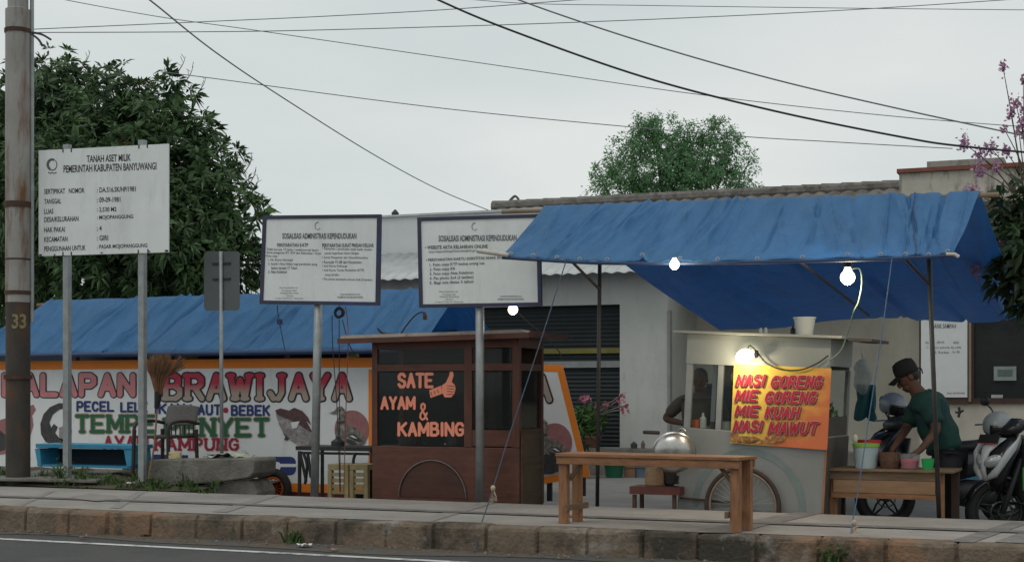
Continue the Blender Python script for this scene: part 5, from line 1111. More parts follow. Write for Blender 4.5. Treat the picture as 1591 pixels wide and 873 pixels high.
# ================================================================= BIG BLUE TARP ON POLES
ea, eb = P(780, 397.5, 11.3), P(1481, 393.5, 11.3)
ra, rb2 = P(845, 320, 12.28), P(1523, 297, 12.28)
YT = 18.7
rear = [P(u, v, YT) for (u, v) in ((1120, 512), (1215, 509), (1290, 498), (1380, 494), (1440, 497), (1510, 501), (1560, 498), (1594, 487))]
def rearpt(s):
    k = s * (len(rear) - 1); i = min(int(k), len(rear) - 2); return smooth_lerp(rear, i, k - i)
def smooth_lerp(pts, i, t):
    p0, p1, p2, p3 = pts[max(i - 1, 0)], pts[i], pts[i + 1], pts[min(i + 2, len(pts) - 1)]
    return .5 * ((2 * p1) + (p2 - p0) * t + (2 * p0 - 5 * p1 + 4 * p2 - p3) * t * t + (3 * p1 - p0 - 3 * p2 + p3) * t ** 3)
eave_mid = [P(u, v, 11.3) for (u, v) in ((780, 397.5), (850, 402), (930, 406), (1050, 406.5), (1180, 404.5), (1330, 401), (1420, 397.5), (1481, 393.5))]
def eavept(s):
    k = s * (len(eave_mid) - 1); i = min(int(k), len(eave_mid) - 2); return smooth_lerp(eave_mid, i, k - i)
def bigtarp(s, t):
    if t <= .4:
        k = t / .4; p = eavept(s).lerp(ra.lerp(rb2, s), k); w = math.sin(math.pi * k)
        p.z += -.022 * w * (1 + .6 * math.sin(s * 17)) + w * (.012 * math.sin(s * 58 + k * 5 + 2 * math.sin(s * 7)) + .007 * math.sin(s * 121 - k * 7))
        p.z += .007 * math.sin(s * 75) * (k < .05) + CR2(s, k)
    else:
        k = (t - .4) / .6; p = ra.lerp(rb2, s).lerp(rearpt(s), k); w = math.sin(math.pi * k)
        p.z += CR3(s + .06 * k, k, 2.2) - .10 * w * (.5 + .5 * math.sin(s * math.pi)) + w * (.03 * math.sin(s * 23 + k * 4) + .012 * math.sin(s * 61 + k * 9))
    return p
bg_ = thing('canopy_tarp', 'large bright blue tarp canopy stretched over the fried-rice cart on thin poles', 'tarp', P(1180, 790, 12.2))
MB().grid(bigtarp, 460, 60).build('sheet', TARP, bg_, smooth=True, solid=.004)
for s0 in (.862,):
    MB().tube([bigtarp(s0 + .002 * math.sin(k), .4 * k / 14) + Vector((0, -.004, .006)) for k in range(15)], .006, 5).build('seam', TARPHEM, bg_)
for k in range(15):
    MB().ring(bigtarp((k + .5) / 15, .014) + Vector((0, -.006, .004)), (0, 1, -.8), .014, .005, 12, 5).build('eyelet', ALU, bg_)
mb = MB(); mb.tube([e + Vector((0, .012, -.012)) for e in [eavept(i / 40) for i in range(41)]], .015, 8); mb.build('eave_hem', TARPHEM, bg_)
a, b = P(752, 392, 11.3), P(785, 397, 11.3); mb = MB(); mb.tube([P(742, 389.5, 11.3), P(790, 396.5, 11.3)], .019, 10); mb.build('eave_pole_end', mat('pale bamboo', (.52, .48, .42), .6), bg_)
mb = MB(); mb.tube([P(1470, 395, 11.3), P(1484, 395, 11.3), P(1490, 399, 11.3)], .012, 8); mb.build('tie_end', mat('pale bamboo', (.52, .48, .42), .6), bg_)
mb = MB(); mb.tube([ra + Vector((-.40, 0, -.035)), rb2 + Vector((.14, 0, -.035))], .02, 10); mb.build('ridge_pole', mat('bamboo ridge', (.22, .16, .11), .7), bg_)
POLEB = mat('black iron pole', (.045, .043, .042), .5, .3, .3, 8, stain=((.10, .06, .04), 6, .6, .72, (1, 1, 1)))
def topole(u0, v0, y0, u1, v1, y1, r, name='pole', zend=None):
    a, b = P(u0, v0, y0), P(u1, v1, y1)
    if zend is not None: b = a + (b - a) * ((zend - a.z) / (b.z - a.z))
    return MB().tube([b, a], r, 10).build(name, POLEB, bg_, smooth=True)
topole(932, 395, 11.75, 928, 782, 12.2, .017, zend=ZL)
topole(1443, 396, 11.6, 1459, 800, 11.92, .018, zend=ZL)
MB().tube([P(885, 403, 11.32), P(932, 450, 11.80)], .012, 8).build('brace', POLEB, bg_)
MB().tube([P(1402, 398, 11.32), P(1445, 443, 11.64)], .012, 8).build('brace', POLEB, bg_)
MB().tube([P(1240, 404, 11.4), P(1350, 490, 15.5)], .012, 8).build('brace', POLEB, bg_)
# guy ropes with rag-wrapped stakes
RAG = mat('dirty rag', (.42, .33, .24), .9, 0, .3, 20)
gr1 = thing('guy_rope', 'dark guy rope running down to the kerb across the front of the satay cart', 'rope', G(737, 852, 0))
pts = [P(880, 404, 11.3), P(835, 545, 10.95), P(790, 680, 10.6), P(764, 765, 10.35), P(745, 822, 10.05), P(737, 856, 9.86)]
MB().tube(smooth_path(pts), .0050, 6).build('rope', ROPE_B, gr1)
def rag(c, parent, h, sd):
    r = random.Random(sd); mb = MB()
    for k in range(5):
        a = r.uniform(0, 6.28); w = Vector((math.cos(a) * .022, math.sin(a) * .02, 0)); q = c + Vector((r.uniform(-.015, .03), r.uniform(-.01, .01), -h * r.uniform(.5, 1)))
        mb.grid(lambda s, t: c.lerp(q, t) + w * ((s - .5) * (.4 + 1.6 * t)) + Vector((.006 * math.sin(s * 7 + k), .006 * math.cos(t * 8 + k), 0)), 5, 6)
    mb.ball(c, .018, .018, .022, 10); mb.build('rag', RAG, parent, smooth=True, solid=.003)
rag(P(766, 758, 10.37), gr1, .11, 4)
gr2 = thing('guy_rope', 'thin blue guy rope running down past the preparation table, a rag at its foot', 'rope', G(1322, 838, 0))
pts = [P(1386, 402, 11.3), P(1370, 520, 11.0), P(1350, 650, 10.75), P(1332, 770, 10.55), P(1324, 812, 10.45), P(1321, 838, 10.25)]
MB().tube(smooth_path(pts), .0044, 6).build('rope', mat('bluish rope', (.07, .12, .20), .8), gr2)
rag(P(1327, 812, 10.45), gr2, .10, 9)

# ================================================================= LIT BULBS
BULB = mat('lit bulb', (.9, .9, .85), .3, 0, .02, emit=((1.0, .84, .60), 7))
BULBW = mat('lit white bulb', (.9, .9, .88), .3, 0, .02, emit=((1.0, .90, .74), 6))
WATT = {1048: 5, 1317: 12, 797: 3}
def lamp(p, w, parent):
    d = bpy.data.lights.new('bulb_light', 'POINT'); d.energy = w; d.color = (1.0, .82, .56); d.shadow_soft_size = .03
    o = bpy.data.objects.new('bulb_light', d); COL.objects.link(o); o.parent = parent; o.location = p - OFF[parent.as_pointer()]; return o
def bulb(u, v, y, r, label, m=BULB, wire=None, sock=True, down=1):
    t = thing('light_bulb', label, 'light bulb', P(u, v, y), 'lit light bulbs')
    c = P(u, v, y); fr = Frame(c)
    MB().lathe(fr, [(0, -r * 1.05)] + [(r * math.cos(rad(a)), r * math.sin(rad(a))) for a in range(-80, 55, 12)] + [(r * .45, r * 1.15), (r * .42, r * 1.35)], 28).build('globe', m, t, smooth=True)
    lamp(c + Vector((0, -.02, -r * 1.5)), WATT.get(u, 3), t)
    if sock: MB().lathe(fr, [(r * .5, r * 1.36), (r * .62, r * 1.4), (r * .62, r * 2.1), (r * .3, r * 2.4)], 12).build('socket', BLACKP, t)
    if wire: MB().tube(smooth_path([P(a, b, y + dy) for (a, b, dy) in wire]), .006, 6).build('wire', CABLE, t)
    return t
bulb(1048, 411, 11.22, .038, 'lit bulb under the left part of the canopy tarp edge', BULBW, [(1048, 404, 0), (1047, 401, .03)], sock=False)
bulb(1317, 431, 11.5, .056, 'lit round bulb in a black socket under the right part of the canopy tarp', BULBW, [(1317, 410, 0), (1317, 402, 0)])
mbw = MB().tube(smooth_path([P(1323, 418, 11.5), P(1336, 418, 11.5), P(1339, 440, 11.5), P(1334, 468, 11.55), P(1326, 486, 11.6), P(1316, 520, 11.8), P(1306, 545, 11.9), P(1288, 560, 11.95)]), .006, 6)
single('lamp_wire', mbw, mat('pale green wire', (.20, .28, .20), .5), 'pale green wire looping from the socketed round bulb down to the cart corner', 'wire')
p = fn.hit(1156, 553, -.10); t = thing('light_bulb', 'brightest lit bulb, fixed sideways above the menu banner on the fried-rice cart', 'light bulb', p, 'lit light bulbs')
lamp(p + Vector((-.03, -.10, -.05)), 6.5, t)
fr = Frame(p, (0, 0, -1), (0, 1, 0), (1, 0, .15)); r = .058
MB().lathe(fr, [(0, -r * 1.1)] + [(r * math.cos(rad(a)), r * 1.2 * math.sin(rad(a))) for a in range(-80, 55, 12)] + [(r * .5, r * 1.25), (r * .42, r * 1.5)], 16).build('globe', mat('lit warm bulb', (.9, .9, .8), .3, 0, .02, emit=((1.0, .88, .60), 9)), t, smooth=True)
MB().lathe(fr, [(r * .5, r * 1.51), (r * .55, r * 1.55), (r * .5, r * 2.0), (r * .2, r * 2.1)], 12).build('socket', DARKM, t)
MB().tube(smooth_path([fn.hit(u, v, -.05) for (u, v) in ((1160, 545), (1165, 537), (1175, 545), (1190, 563), (1215, 574), (1245, 574), (1270, 564), (1287, 552))]), .006, 6).build('wire', CABLE, t)
bulb(797, 481, 12.9, .046, 'lit bulb just below the notice sign that the canopy tarp partly covers', BULBW, [(797, 476, .0), (797, 470, .0)], sock=False)
single('drop_wire', MB().tube(smooth_path([P(805, 486, 12.6), P(820, 500, 12.6), P(842, 519, 12.6), P(868, 545, 12.7), P(872, 560, 12.7)]), .005, 5), CABLE, 'dark wire hanging at the right end of the satay cart roof', 'wire')

# ================================================================= TRESTLE BENCH ON THE PAVEMENT
fb_ = [G(875, 813), G(1142, 827), G(897, 808), G(1160, 822)]
exb = (fb_[1] - fb_[0]).normalized(); ftb = Frame(fb_[0], exb, UPV.cross(exb))
bh = .525; bl_ = (fb_[1] - fb_[0]).length; bd = .26
bn = thing('trestle_table', 'long raw orange timber trestle table standing on the pavement at the kerb', 'table', fb_[0].lerp(fb_[1], .5))
LEGW = .07
mb = MB(); mb.box(ftb, -.04, bl_ + .05, -.05, .14, bh - .025, bh); mb.build('top_plank', WOODT, bn, bevel=.004)
mb = MB(); mb.box(ftb, -.035, bl_ + .045, .145, bd + .04, bh - .024, bh - .001); mb.build('top_plank', WOODT, bn, bevel=.004)
mb = MB(); mb.box(ftb, -.036, bl_ + .04, -.04, -.012, bh - .082, bh - .026); mb.build('apron', WOODT, bn, bevel=.003)
mb = MB(); mb.box(ftb, -.036, bl_ + .04, bd - .01, bd + .018, bh - .082, bh - .026); mb.build('apron', WOODT, bn, bevel=.003)
for xx in (0, bl_):
    for yy in (-.010, bd - .065): MB().box(ftb, xx - LEGW / 2, xx + LEGW / 2, yy, yy + .05, 0, bh - .027).build('leg', WOODTV, bn, bevel=.004)
    MB().box(ftb, xx + LEGW / 2 + .001 if xx == 0 else xx - LEGW / 2 - .026, xx + LEGW / 2 + .026 if xx == 0 else xx - LEGW / 2 - .001, -.045, bd + .03, .10, .145).build('crossbar', WOODG, bn, bevel=.003)
    sgn = 1 if xx == 0 else -1
    mb = MB(); mb.tube([ftb.w(xx + sgn * .03, .05, bh - .20), ftb.w(xx + sgn * .15, .05, bh - .05)], .018, 4); mb.build('brace', WOODG, bn)

# ================================================================= RIGHT TABLE AND WHAT STANDS ON IT
yr = 12.15; frt = rframe(P(1280, 727, yr), -2.0)
rx1 = frt.px(1462, 727)[0]; rd = .50
rt = thing('prep_table', 'wooden preparation table where the man in the cap works, behind the blue guy rope', 'table', Vector((frt.o.x + rx1 / 2, yr + .25, ZL)))
zg = ZL - frt.o.z
MB().box(frt, -.02, rx1 + .10, -.03, rd, -.02, .0).build('tabletop', WOODG, rt, bevel=.004)
MB().box(frt, 0, rx1, 0, .022, -.085, -.021).build('apron', WOODG, rt)
MB().box(frt, .075, rx1 - .045, .004, .02, -.195, -.087).build('panel_board', mat('pale plywood board', (.26, .15, .08), .6, 0, .2, 6, stretch=(1, 5, 5)), rt, bevel=.004)
MB().box(frt, .062, rx1 - .035, .002, .03, -.235, -.197).build('rail', WOODT, rt)
for (xx, yy) in ((0, .0), (rx1 - .035, 0), (.04, .02)): MB().box(frt, xx, xx + .055 - (.02 if xx == 0 else 0), yy + .024, yy + .07, zg, -.022).build('leg', WOODTV, rt)
for (xx, yy) in ((0.02, rd - .06), (rx1 + .02, rd - .06)): MB().box(frt, xx, xx + .06, yy, yy + .05, zg, -.022).build('leg', mat('dark timber', (.07, .04, .03), .7, 0, .3), rt)
def onrt(name, u, y, prof, m, label, cat, seg=24, group=None): return pot(name, u, y, .001, prof, m, label, cat, frt, group, seg)
MILKY = mat('milky bucket plastic', (.36, .44, .45), .35, 0, .08)
bk = thing('lidded_bucket', 'milky plastic bucket with a lime green rim on the preparation table', 'bucket', frt.w(frt.px(1340, 700)[0], .15, 0))
fbk = Frame(bk.location); MB().lathe(fbk, [(.085, .001), (.102, .17), (.102, .185), (.094, .185), (.08, .012)], 28).build('pail', MILKY, bk)
MB().lathe(fbk, [(.103, .176), (.110, .178), (.110, .20), (.098, .204), (.094, .190)], 28).build('rim', mat('lime green plastic', (.22, .42, .05), .4), bk)
bk['label'] = bk['label']
lp = frt.w(frt.px(1325, 690)[0], .13, .20); ld = thing('ladle', 'pale ladle standing up out of the lime-rimmed bucket', 'ladle', lp)
MB().ball(lp + Vector((-.005, 0, .04)), .022, .016, .036, 14).build('bowl', mat('pale enamel', (.55, .55, .45), .4), ld, smooth=True); MB().tube([lp + Vector((.0, 0, .01)), lp + Vector((.03, .02, -.12))], .006, 6).build('handle', ALU, ld)
rp = frt.w(frt.px(1338, 690)[0], .36, 0)
rbz = thing('red_basin', 'bright red basin behind the lime-rimmed bucket', 'basin', rp)
MB().lathe(Frame(rp), [(.06, .001), (.088, .195), (.098, .195), (.098, .225), (.086, .225), (.055, .012)], 28).build('bowl', mat('bright red plastic', (.62, .05, .06), .35, 0, .06, transl=.3), rbz)
onrt('wicker_basket', 1378, .16, [(.075, 0), (.088, .06), (.085, .13), (.08, .132), (.078, .06), (.07, .01)], mat('brown wicker', (.11, .055, .035), .8, 0, .45, 30, bump=.6, bscale=80), 'brown wicker basket on the preparation table under the working hands', 'basket')
tb = thing('clear_tub', 'clear plastic tub half filled with something pink on the preparation table', 'tub', frt.w(frt.px(1409, 700)[0], .14, 0)); ftub = Frame(tb.location)
MB().lathe(ftub, [(.066, .001), (.083, .12), (.088, .123), (.080, .123), (.063, .006)], 28).build('shell', glassmat('clear plastic', (.45, .48, .48), .16, .15), tb)
MB().lathe(ftub, [(.06, .008), (.073, .07), (.055, .082), (0, .078)], 24).build('filling', mat('pink filling', (.72, .07, .12), .5, 0, .3, 20), tb)
onrt('green_cup', 1438, .12, [(.040, 0), (.052, .085), (.053, .087), (.048, .085), (.036, .01)], mat('green plastic', (.02, .36, .10), .4, 0, .1), 'bright green plastic cup at the right end of the preparation table', 'cup')
# clear bag and teal jacket hung behind the cart's right end
yg = 13.1
mbs = MB().ball(P(1340, 585, yg), .075, .05, .16, 18); mbs.v = [(p[0] + .012 * math.sin(p[2] * 33 + p[1] * 40), p[1] + .01 * math.sin(p[2] * 41), p[2]) for p in mbs.v]
mbs.tube([P(1340, 556, yg), P(1338, 540, yg)], .006, 6)
single('clear_bag', mbs, glassmat('crumpled clear plastic', (.42, .45, .45), .45, .3), 'crumpled clear plastic bag hanging at the right end of the fried-rice cart', 'bag', smooth=True)
cj = P(1345, 624, 13.25)
mbs = MB().grid(lambda s, t: (cj.x + (s - .5) * (.13 + .05 * t), cj.y + .03 * math.sin(s * 9 + t * 3), cj.z + .15 - .30 * t - .02 * math.sin(s * math.pi * 3) * t), 20, 14)
single('teal_jacket', mbs, mat('teal cloth', (.018, .095, .105), .85, 0, .25, 6), 'teal cloth hanging below the clear plastic bag at the right end of the fried-rice cart', 'cloth', smooth=True, solid=.04)

# ================================================================= PEOPLE
def skin(pts, edges, root, sub=2):
    """one continuous surface grown round a skeleton of points with radii"""
    names = list(pts); idx = {n: i for i, n in enumerate(names)}
    me = bpy.data.meshes.new('skeleton'); me.from_pydata([tuple(pts[n][0]) for n in names], [(idx[a], idx[b]) for a, b in edges], [])
    ob = bpy.data.objects.new('skeleton', me); COL.objects.link(ob)
    ob.modifiers.new('skin', 'SKIN').use_smooth_shade = True
    q = ob.modifiers.new('sub', 'SUBSURF'); q.levels = sub; q.render_levels = sub
    sv = me.skin_vertices[0].data
    for n in names:
        r = pts[n][1]; sv[idx[n]].radius = (r, r) if not isinstance(r, tuple) else r
        sv[idx[n]].use_root = (n == root)
    bpy.context.view_layer.update()
    dg = bpy.context.evaluated_depsgraph_get(); e = ob.evaluated_get(dg); m2 = e.to_mesh()
    v = [tuple(x.co) for x in m2.vertices]; f = [tuple(p.vertices) for p in m2.polygons]
    e.to_mesh_clear(); bpy.data.objects.remove(ob); bpy.data.meshes.remove(me)
    return v, f
def head_detail(mb, c, face, up, k=1.0):
    """nose, ears, lips joined to the head; face = direction the face looks"""
    f = face.normalized(); u = (up - f * up.dot(f)).normalized(); s = f.cross(u); fr = Frame(c, s, f, u)
    mb.ball(c + f * .005 + u * .02, .074 * k, .092 * k, .105 * k, 20, fr)
    mb.ball(c + f * .045 * k - u * .055 * k, .05 * k, .045 * k, .05 * k, 14, fr)
    mb.ball(c + f * .098 * k - u * .012 * k, .014 * k, .02 * k, .026 * k, 10, fr)
    mb.ball(c + f * .086 * k - u * .055 * k, .024 * k, .010 * k, .010 * k, 10, fr)
    for q in (-1, 1): mb.ball(c + s * .076 * k * q - f * .012 * k + u * .005 * k, .010 * k, .022 * k, .034 * k, 10, fr)
    return fr
def hand(pts, edges, wrist, palm, dirv, side, nm, curl=Vector((0, 0, -1))):
    d = dirv.normalized(); s_ = side.normalized()
    for i, l_ in enumerate((.066, .076, .072, .056)):
        k0, k1, k2 = '%s_a%d' % (nm, i), '%s_b%d' % (nm, i), '%s_c%d' % (nm, i)
        b = palm + d * .03 + s_ * (.030 - .020 * i)
        pts[k0] = (b, .010); pts[k1] = (b + d * l_ * .5 + curl * .010, .0088); pts[k2] = (b + d * l_ * .8 + curl * .038, .0072)
        edges += [(palm_key(nm), k0), (k0, k1), (k1, k2)]
    t0, t1 = nm + '_t0', nm + '_t1'
    pts[t0] = (palm + s_ * .038 + d * .0, .011); pts[t1] = (palm + s_ * .058 + d * .034 + curl * .012, .009)
    edges += [(palm_key(nm), t0), (t0, t1)]
def palm_key(nm): return nm + '_palm'
HAIR = mat('black hair', (.012, .011, .011), .6, 0, .3, 30)
EYE = mat('eye', (.02, .015, .012), .2)
DARKCLOTH = mat('dark trousers', (.018, .018, .022), .85, 0, .3, 10)
def man():
    ym = 12.86
    t = thing('person', 'man in a black cap and dark green shirt bending over the preparation table', 'person', P(1478, 850, ym + .1))
    def Q(u, v, d=0.0): return P(u, v, ym + d)
    p = {'pelvis': (Q(1474, 704), .125), 'waist': (Q(1464, 683), .11), 'chest': (Q(1450, 652), .11), 'upper': (Q(1438, 626), .085), 'neck': (Q(1425, 606), .06), 'jaw': (Q(1417, 598), .06), 'skull': (Q(1412, 586), .082),
         'shA': (Q(1444, 632, -.16), .062), 'elA': (Q(1456, 668, -.22), .044), 'wrA': (Q(1430, 699, -.42), .028), 'A_palm': (Q(1421, 705, -.46), .026),
         'shB': (Q(1424, 632, .14), .06), 'elB': (Q(1408, 666, .08), .042), 'wrB': (Q(1391, 692, -.28), .028), 'B_palm': (Q(1386, 699, -.34), .026)}
    e = [('pelvis', 'waist'), ('waist', 'chest'), ('chest', 'upper'), ('upper', 'neck'), ('neck', 'jaw'), ('jaw', 'skull'), ('upper', 'shA'), ('shA', 'elA'), ('elA', 'wrA'), ('wrA', 'A_palm'), ('upper', 'shB'), ('shB', 'elB'), ('elB', 'wrB'), ('wrB', 'B_palm')]
    for nm, d in (('L', -.09), ('R', .09)):
        h = Q(1475, 716, d); k = Vector((h.x - .02, h.y - .05, ZL + .47)); a = Vector((h.x + .03, h.y, ZL + .085)); f = Vector((a.x - .13, a.y - .06, ZL + .045))
        p['h' + nm] = (h, .09); p['k' + nm] = (k, .06); p['a' + nm] = (a, .042); p['f' + nm] = (f, .035)
        e += [('pelvis', 'h' + nm), ('h' + nm, 'k' + nm), ('k' + nm, 'a' + nm), ('a' + nm, 'f' + nm)]
    hand(p, e, None, p['A_palm'][0], p['A_palm'][0] - p['wrA'][0], Vector((-.3, 1, 0)), 'A'); hand(p, e, None, p['B_palm'][0], p['B_palm'][0] - p['wrB'][0], Vector((.3, -1, 0)), 'B')
    v, f = skin(p, e, 'pelvis'); mb = MB(); mb.add(v, f)
    hc = Q(1412, 588); face = Vector((-1, -.25, -.62)); fr = head_detail(mb, hc, face, Vector((-.3, 0, 1)))
    mb.build('body', SKIN, t, smooth=True)
    mb = MB()
    for q in (-1, 1): mb.ball(fr.w(.032 * q, .086, .022), .012, .008, .007, 10, fr)
    mb.build('eyes', EYE, t, smooth=True)
    mb = MB(); mb.ball(fr.w(0, -.022, .035), .083, .088, .095, 16, fr); mb.build('hair', HAIR, t, smooth=True)
    s = {'neck': (Q(1431, 606), .085), 'upper': (Q(1439, 621), .14), 'chest': (Q(1450, 650), .170), 'waist': (Q(1464, 684), .165), 'hem': (Q(1473, 708), .165),
         'sA': (Q(1445, 634, -.15), .085), 'eA': (Q(1455, 661, -.21), .080), 'sB': (Q(1425, 632, .14), .092), 'eB': (Q(1410, 662, .08), .08)}
    v, f = skin(s, [('neck', 'upper'), ('upper', 'chest'), ('chest', 'waist'), ('waist', 'hem'), ('upper', 'sA'), ('sA', 'eA'), ('upper', 'sB'), ('sB', 'eB')], 'chest')
    v = [(a[0] + .008 * math.sin(a[2] * 42 + a[0] * 23), a[1] + .006 * math.sin(a[2] * 37), a[2] + .005 * math.sin(a[0] * 50 + a[1] * 31)) for a in v]
    mb = MB(); mb.add(v, f); mb.build('shirt', mat('dark green shirt', (.009, .047, .038), .85, 0, .22, 8, bump=.3, bscale=20, stain=((.007, .034, .042), 4, .5, .62, (1, 1, 1))), t, smooth=True)
    tr = {k: (p[k][0], p[k][1] + (.03 if k[0] != 'a' else .026)) for k in ('pelvis', 'hL', 'kL', 'aL', 'hR', 'kR', 'aR')}; tr['pelvis'] = (p['pelvis'][0], .145)
    v, f = skin(tr, [('pelvis', 'hL'), ('hL', 'kL'), ('kL', 'aL'), ('pelvis', 'hR'), ('hR', 'kR'), ('kR', 'aR')], 'pelvis')
    mb = MB(); mb.add(v, f); mb.build('trousers', DARKCLOTH, t, smooth=True)
    # cap: crown, peak, strap end
    cf = Frame(fr.w(0, -.012, .062), fr.ex, (fr.ey + fr.ez * .12), fr.ez - fr.ey * .12)
    mb = MB(); mb.lathe(cf, [(.098, -.03), (.102, 0), (.100, .045), (.088, .085), (.05, .105), (0, .11)], 24); mb.build('cap', mat('black cap cloth', (.010, .010, .011), .9, 0, .3, 20), t, smooth=True)
    mb = MB(); mb.grid(lambda a, b: cf.w((a - .5) * .17 * (1 - .25 * b), .075 + .105 * b * (1 - (2 * a - 1) ** 2 * .45), -.005 - .035 * b - .03 * (2 * a - 1) ** 2), 14, 6); mb.build('cap_peak', mat('black cap cloth', (.010, .010, .011), .9), t, smooth=True, solid=.006)
    mb = MB(); mb.tube(smooth_path([cf.w(.0, -.10, -.01), cf.w(.02, -.125, -.03), cf.w(.03, -.12, -.07)]), .006, 6); mb.build('cap_strap', BLACKP, t)
    mb = MB()
    for nm in 'LR': a = p['f' + nm][0]; mb.ball(Vector((a.x + .05, a.y + .02, ZL + .035)), .13, .05, .036, 14, Frame((0, 0, 0), (-.9, -.42, 0), (.42, -.9, 0)))
    mb.build('sandals', BLACKP, t, smooth=True)
man()
def stander(label, base, yaw, h, shirt, arm, trousers=DARKCLOTH, cap=False):
    """a standing figure facing local -y; arm = list of (shoulder, elbow, wrist) targets in local metres for left and right"""
    fr0 = rframe(base, yaw); k = h / 1.68
    t = thing('person', label, 'person', base)
    def q(x, y, z): return fr0.w(x * k, y * k, z * k)
    p = {'pelvis': (q(0, 0, .92), .12 * k), 'waist': (q(0, 0, 1.06), .115 * k), 'chest': (q(0, .01, 1.24), .135 * k), 'upper': (q(0, .01, 1.36), .09 * k), 'neck': (q(0, 0, 1.45), .05 * k), 'head': (q(0, -.015, 1.56), .07 * k)}
    e = [('pelvis', 'waist'), ('waist', 'chest'), ('chest', 'upper'), ('upper', 'neck'), ('neck', 'head')]
    s = {'neck': (q(0, 0, 1.42), .066 * k), 'upper': (q(0, .01, 1.35), .115 * k), 'chest': (q(0, .01, 1.22), .16 * k), 'waist': (q(0, 0, 1.04), .15 * k), 'hem': (q(0, 0, .88), .15 * k)}
    se = [('neck', 'upper'), ('upper', 'chest'), ('chest', 'waist'), ('waist', 'hem')]
    for nm, sg_, (el_, wr_) in (('L', -1, arm[0]), ('R', 1, arm[1])):
        S_ = q(.19 * sg_, .01, 1.36); E_ = q(*el_); W_ = q(*wr_); pm = W_ + (W_ - E_).normalized() * .07 * k
        p['s' + nm] = (S_, .058 * k); p['e' + nm] = (E_, .043 * k); p['w' + nm] = (W_, .028 * k); p[nm + '_palm'] = (pm, .026)
        e += [('upper', 's' + nm), ('s' + nm, 'e' + nm), ('e' + nm, 'w' + nm), ('w' + nm, nm + '_palm')]
        hand(p, e, None, pm, W_ - E_, fr0.ex * -sg_, nm)
        s['s' + nm] = (S_, .08 * k); s['m' + nm] = (S_.lerp(E_, .85), .066 * k); se += [('upper', 's' + nm), ('s' + nm, 'm' + nm)]
        hp = q(.09 * sg_, 0, .88); kn = q(.10 * sg_, -.02, .48); an = q(.10 * sg_, .02, .08); ft_ = q(.11 * sg_, -.13, .04)
        p['h' + nm] = (hp, .09 * k); p['k' + nm] = (kn, .06 * k); p['a' + nm] = (an, .042 * k); p['f' + nm] = (ft_, .036 * k)
        e += [('pelvis', 'h' + nm), ('h' + nm, 'k' + nm), ('k' + nm, 'a' + nm), ('a' + nm, 'f' + nm)]
    v, f = skin(p, e, 'pelvis'); mb = MB(); mb.add(v, f); hf = head_detail(mb, q(0, -.02, 1.56), -fr0.ey - fr0.ez * .25, UPV, k); mb.build('body', SKIN, t, smooth=True)
    mb = MB()
    for g in (-1, 1): mb.ball(hf.w(.03 * g, .088 * k, .02), .012, .008, .006, 10, hf)
    mb.build('eyes', EYE, t, smooth=True)
    mb = MB(); mb.ball(hf.w(0, -.016, .045 * k), .082 * k, .094 * k, .09 * k, 18, hf); mb.build('hair', HAIR, t, smooth=True)
    v, f = skin(s, se, 'chest'); mb = MB(); mb.add(v, f); mb.build('shirt', shirt, t, smooth=True)
    tr = {'pelvis': (p['pelvis'][0], .14 * k)}; te = []
    for nm in 'LR':
        for c_, r_ in (('h', .112), ('k', .085), ('a', .07)): tr[c_ + nm] = (p[c_ + nm][0], r_ * k)
        te += [('pelvis', 'h' + nm), ('h' + nm, 'k' + nm), ('k' + nm, 'a' + nm)]
    v, f = skin(tr, te, 'pelvis'); mb = MB(); mb.add(v, f); mb.build('trousers', trousers, t, smooth=True)
    return t
vb = P(1088, 700, 12.97); vb.z = ZL
stander('cook in a dark shirt behind the glass of the fried-rice cart', vb, 4, 1.47, mat('dark cook shirt', (.085, .075, .062), .85, 0, .25, 8, stain=((.07, .06, .05), 9, .6, .7, (.3, 1, 6))), [((-.36, -.06, 1.17), (-.12, -.26, 1.13)), ((.28, -.08, 1.10), (.10, -.30, 1.02))])
vb = P(1128, 700, 14.6); vb.z = ZL
stander('person in a navy top half hidden behind the menu banner', vb, 200, 1.60, mat('navy top', (.018, .028, .06), .85, 0, .2, 8), [((-.27, .02, 1.10), (-.25, -.10, .86)), ((.27, .02, 1.10), (.25, -.10, .86))])

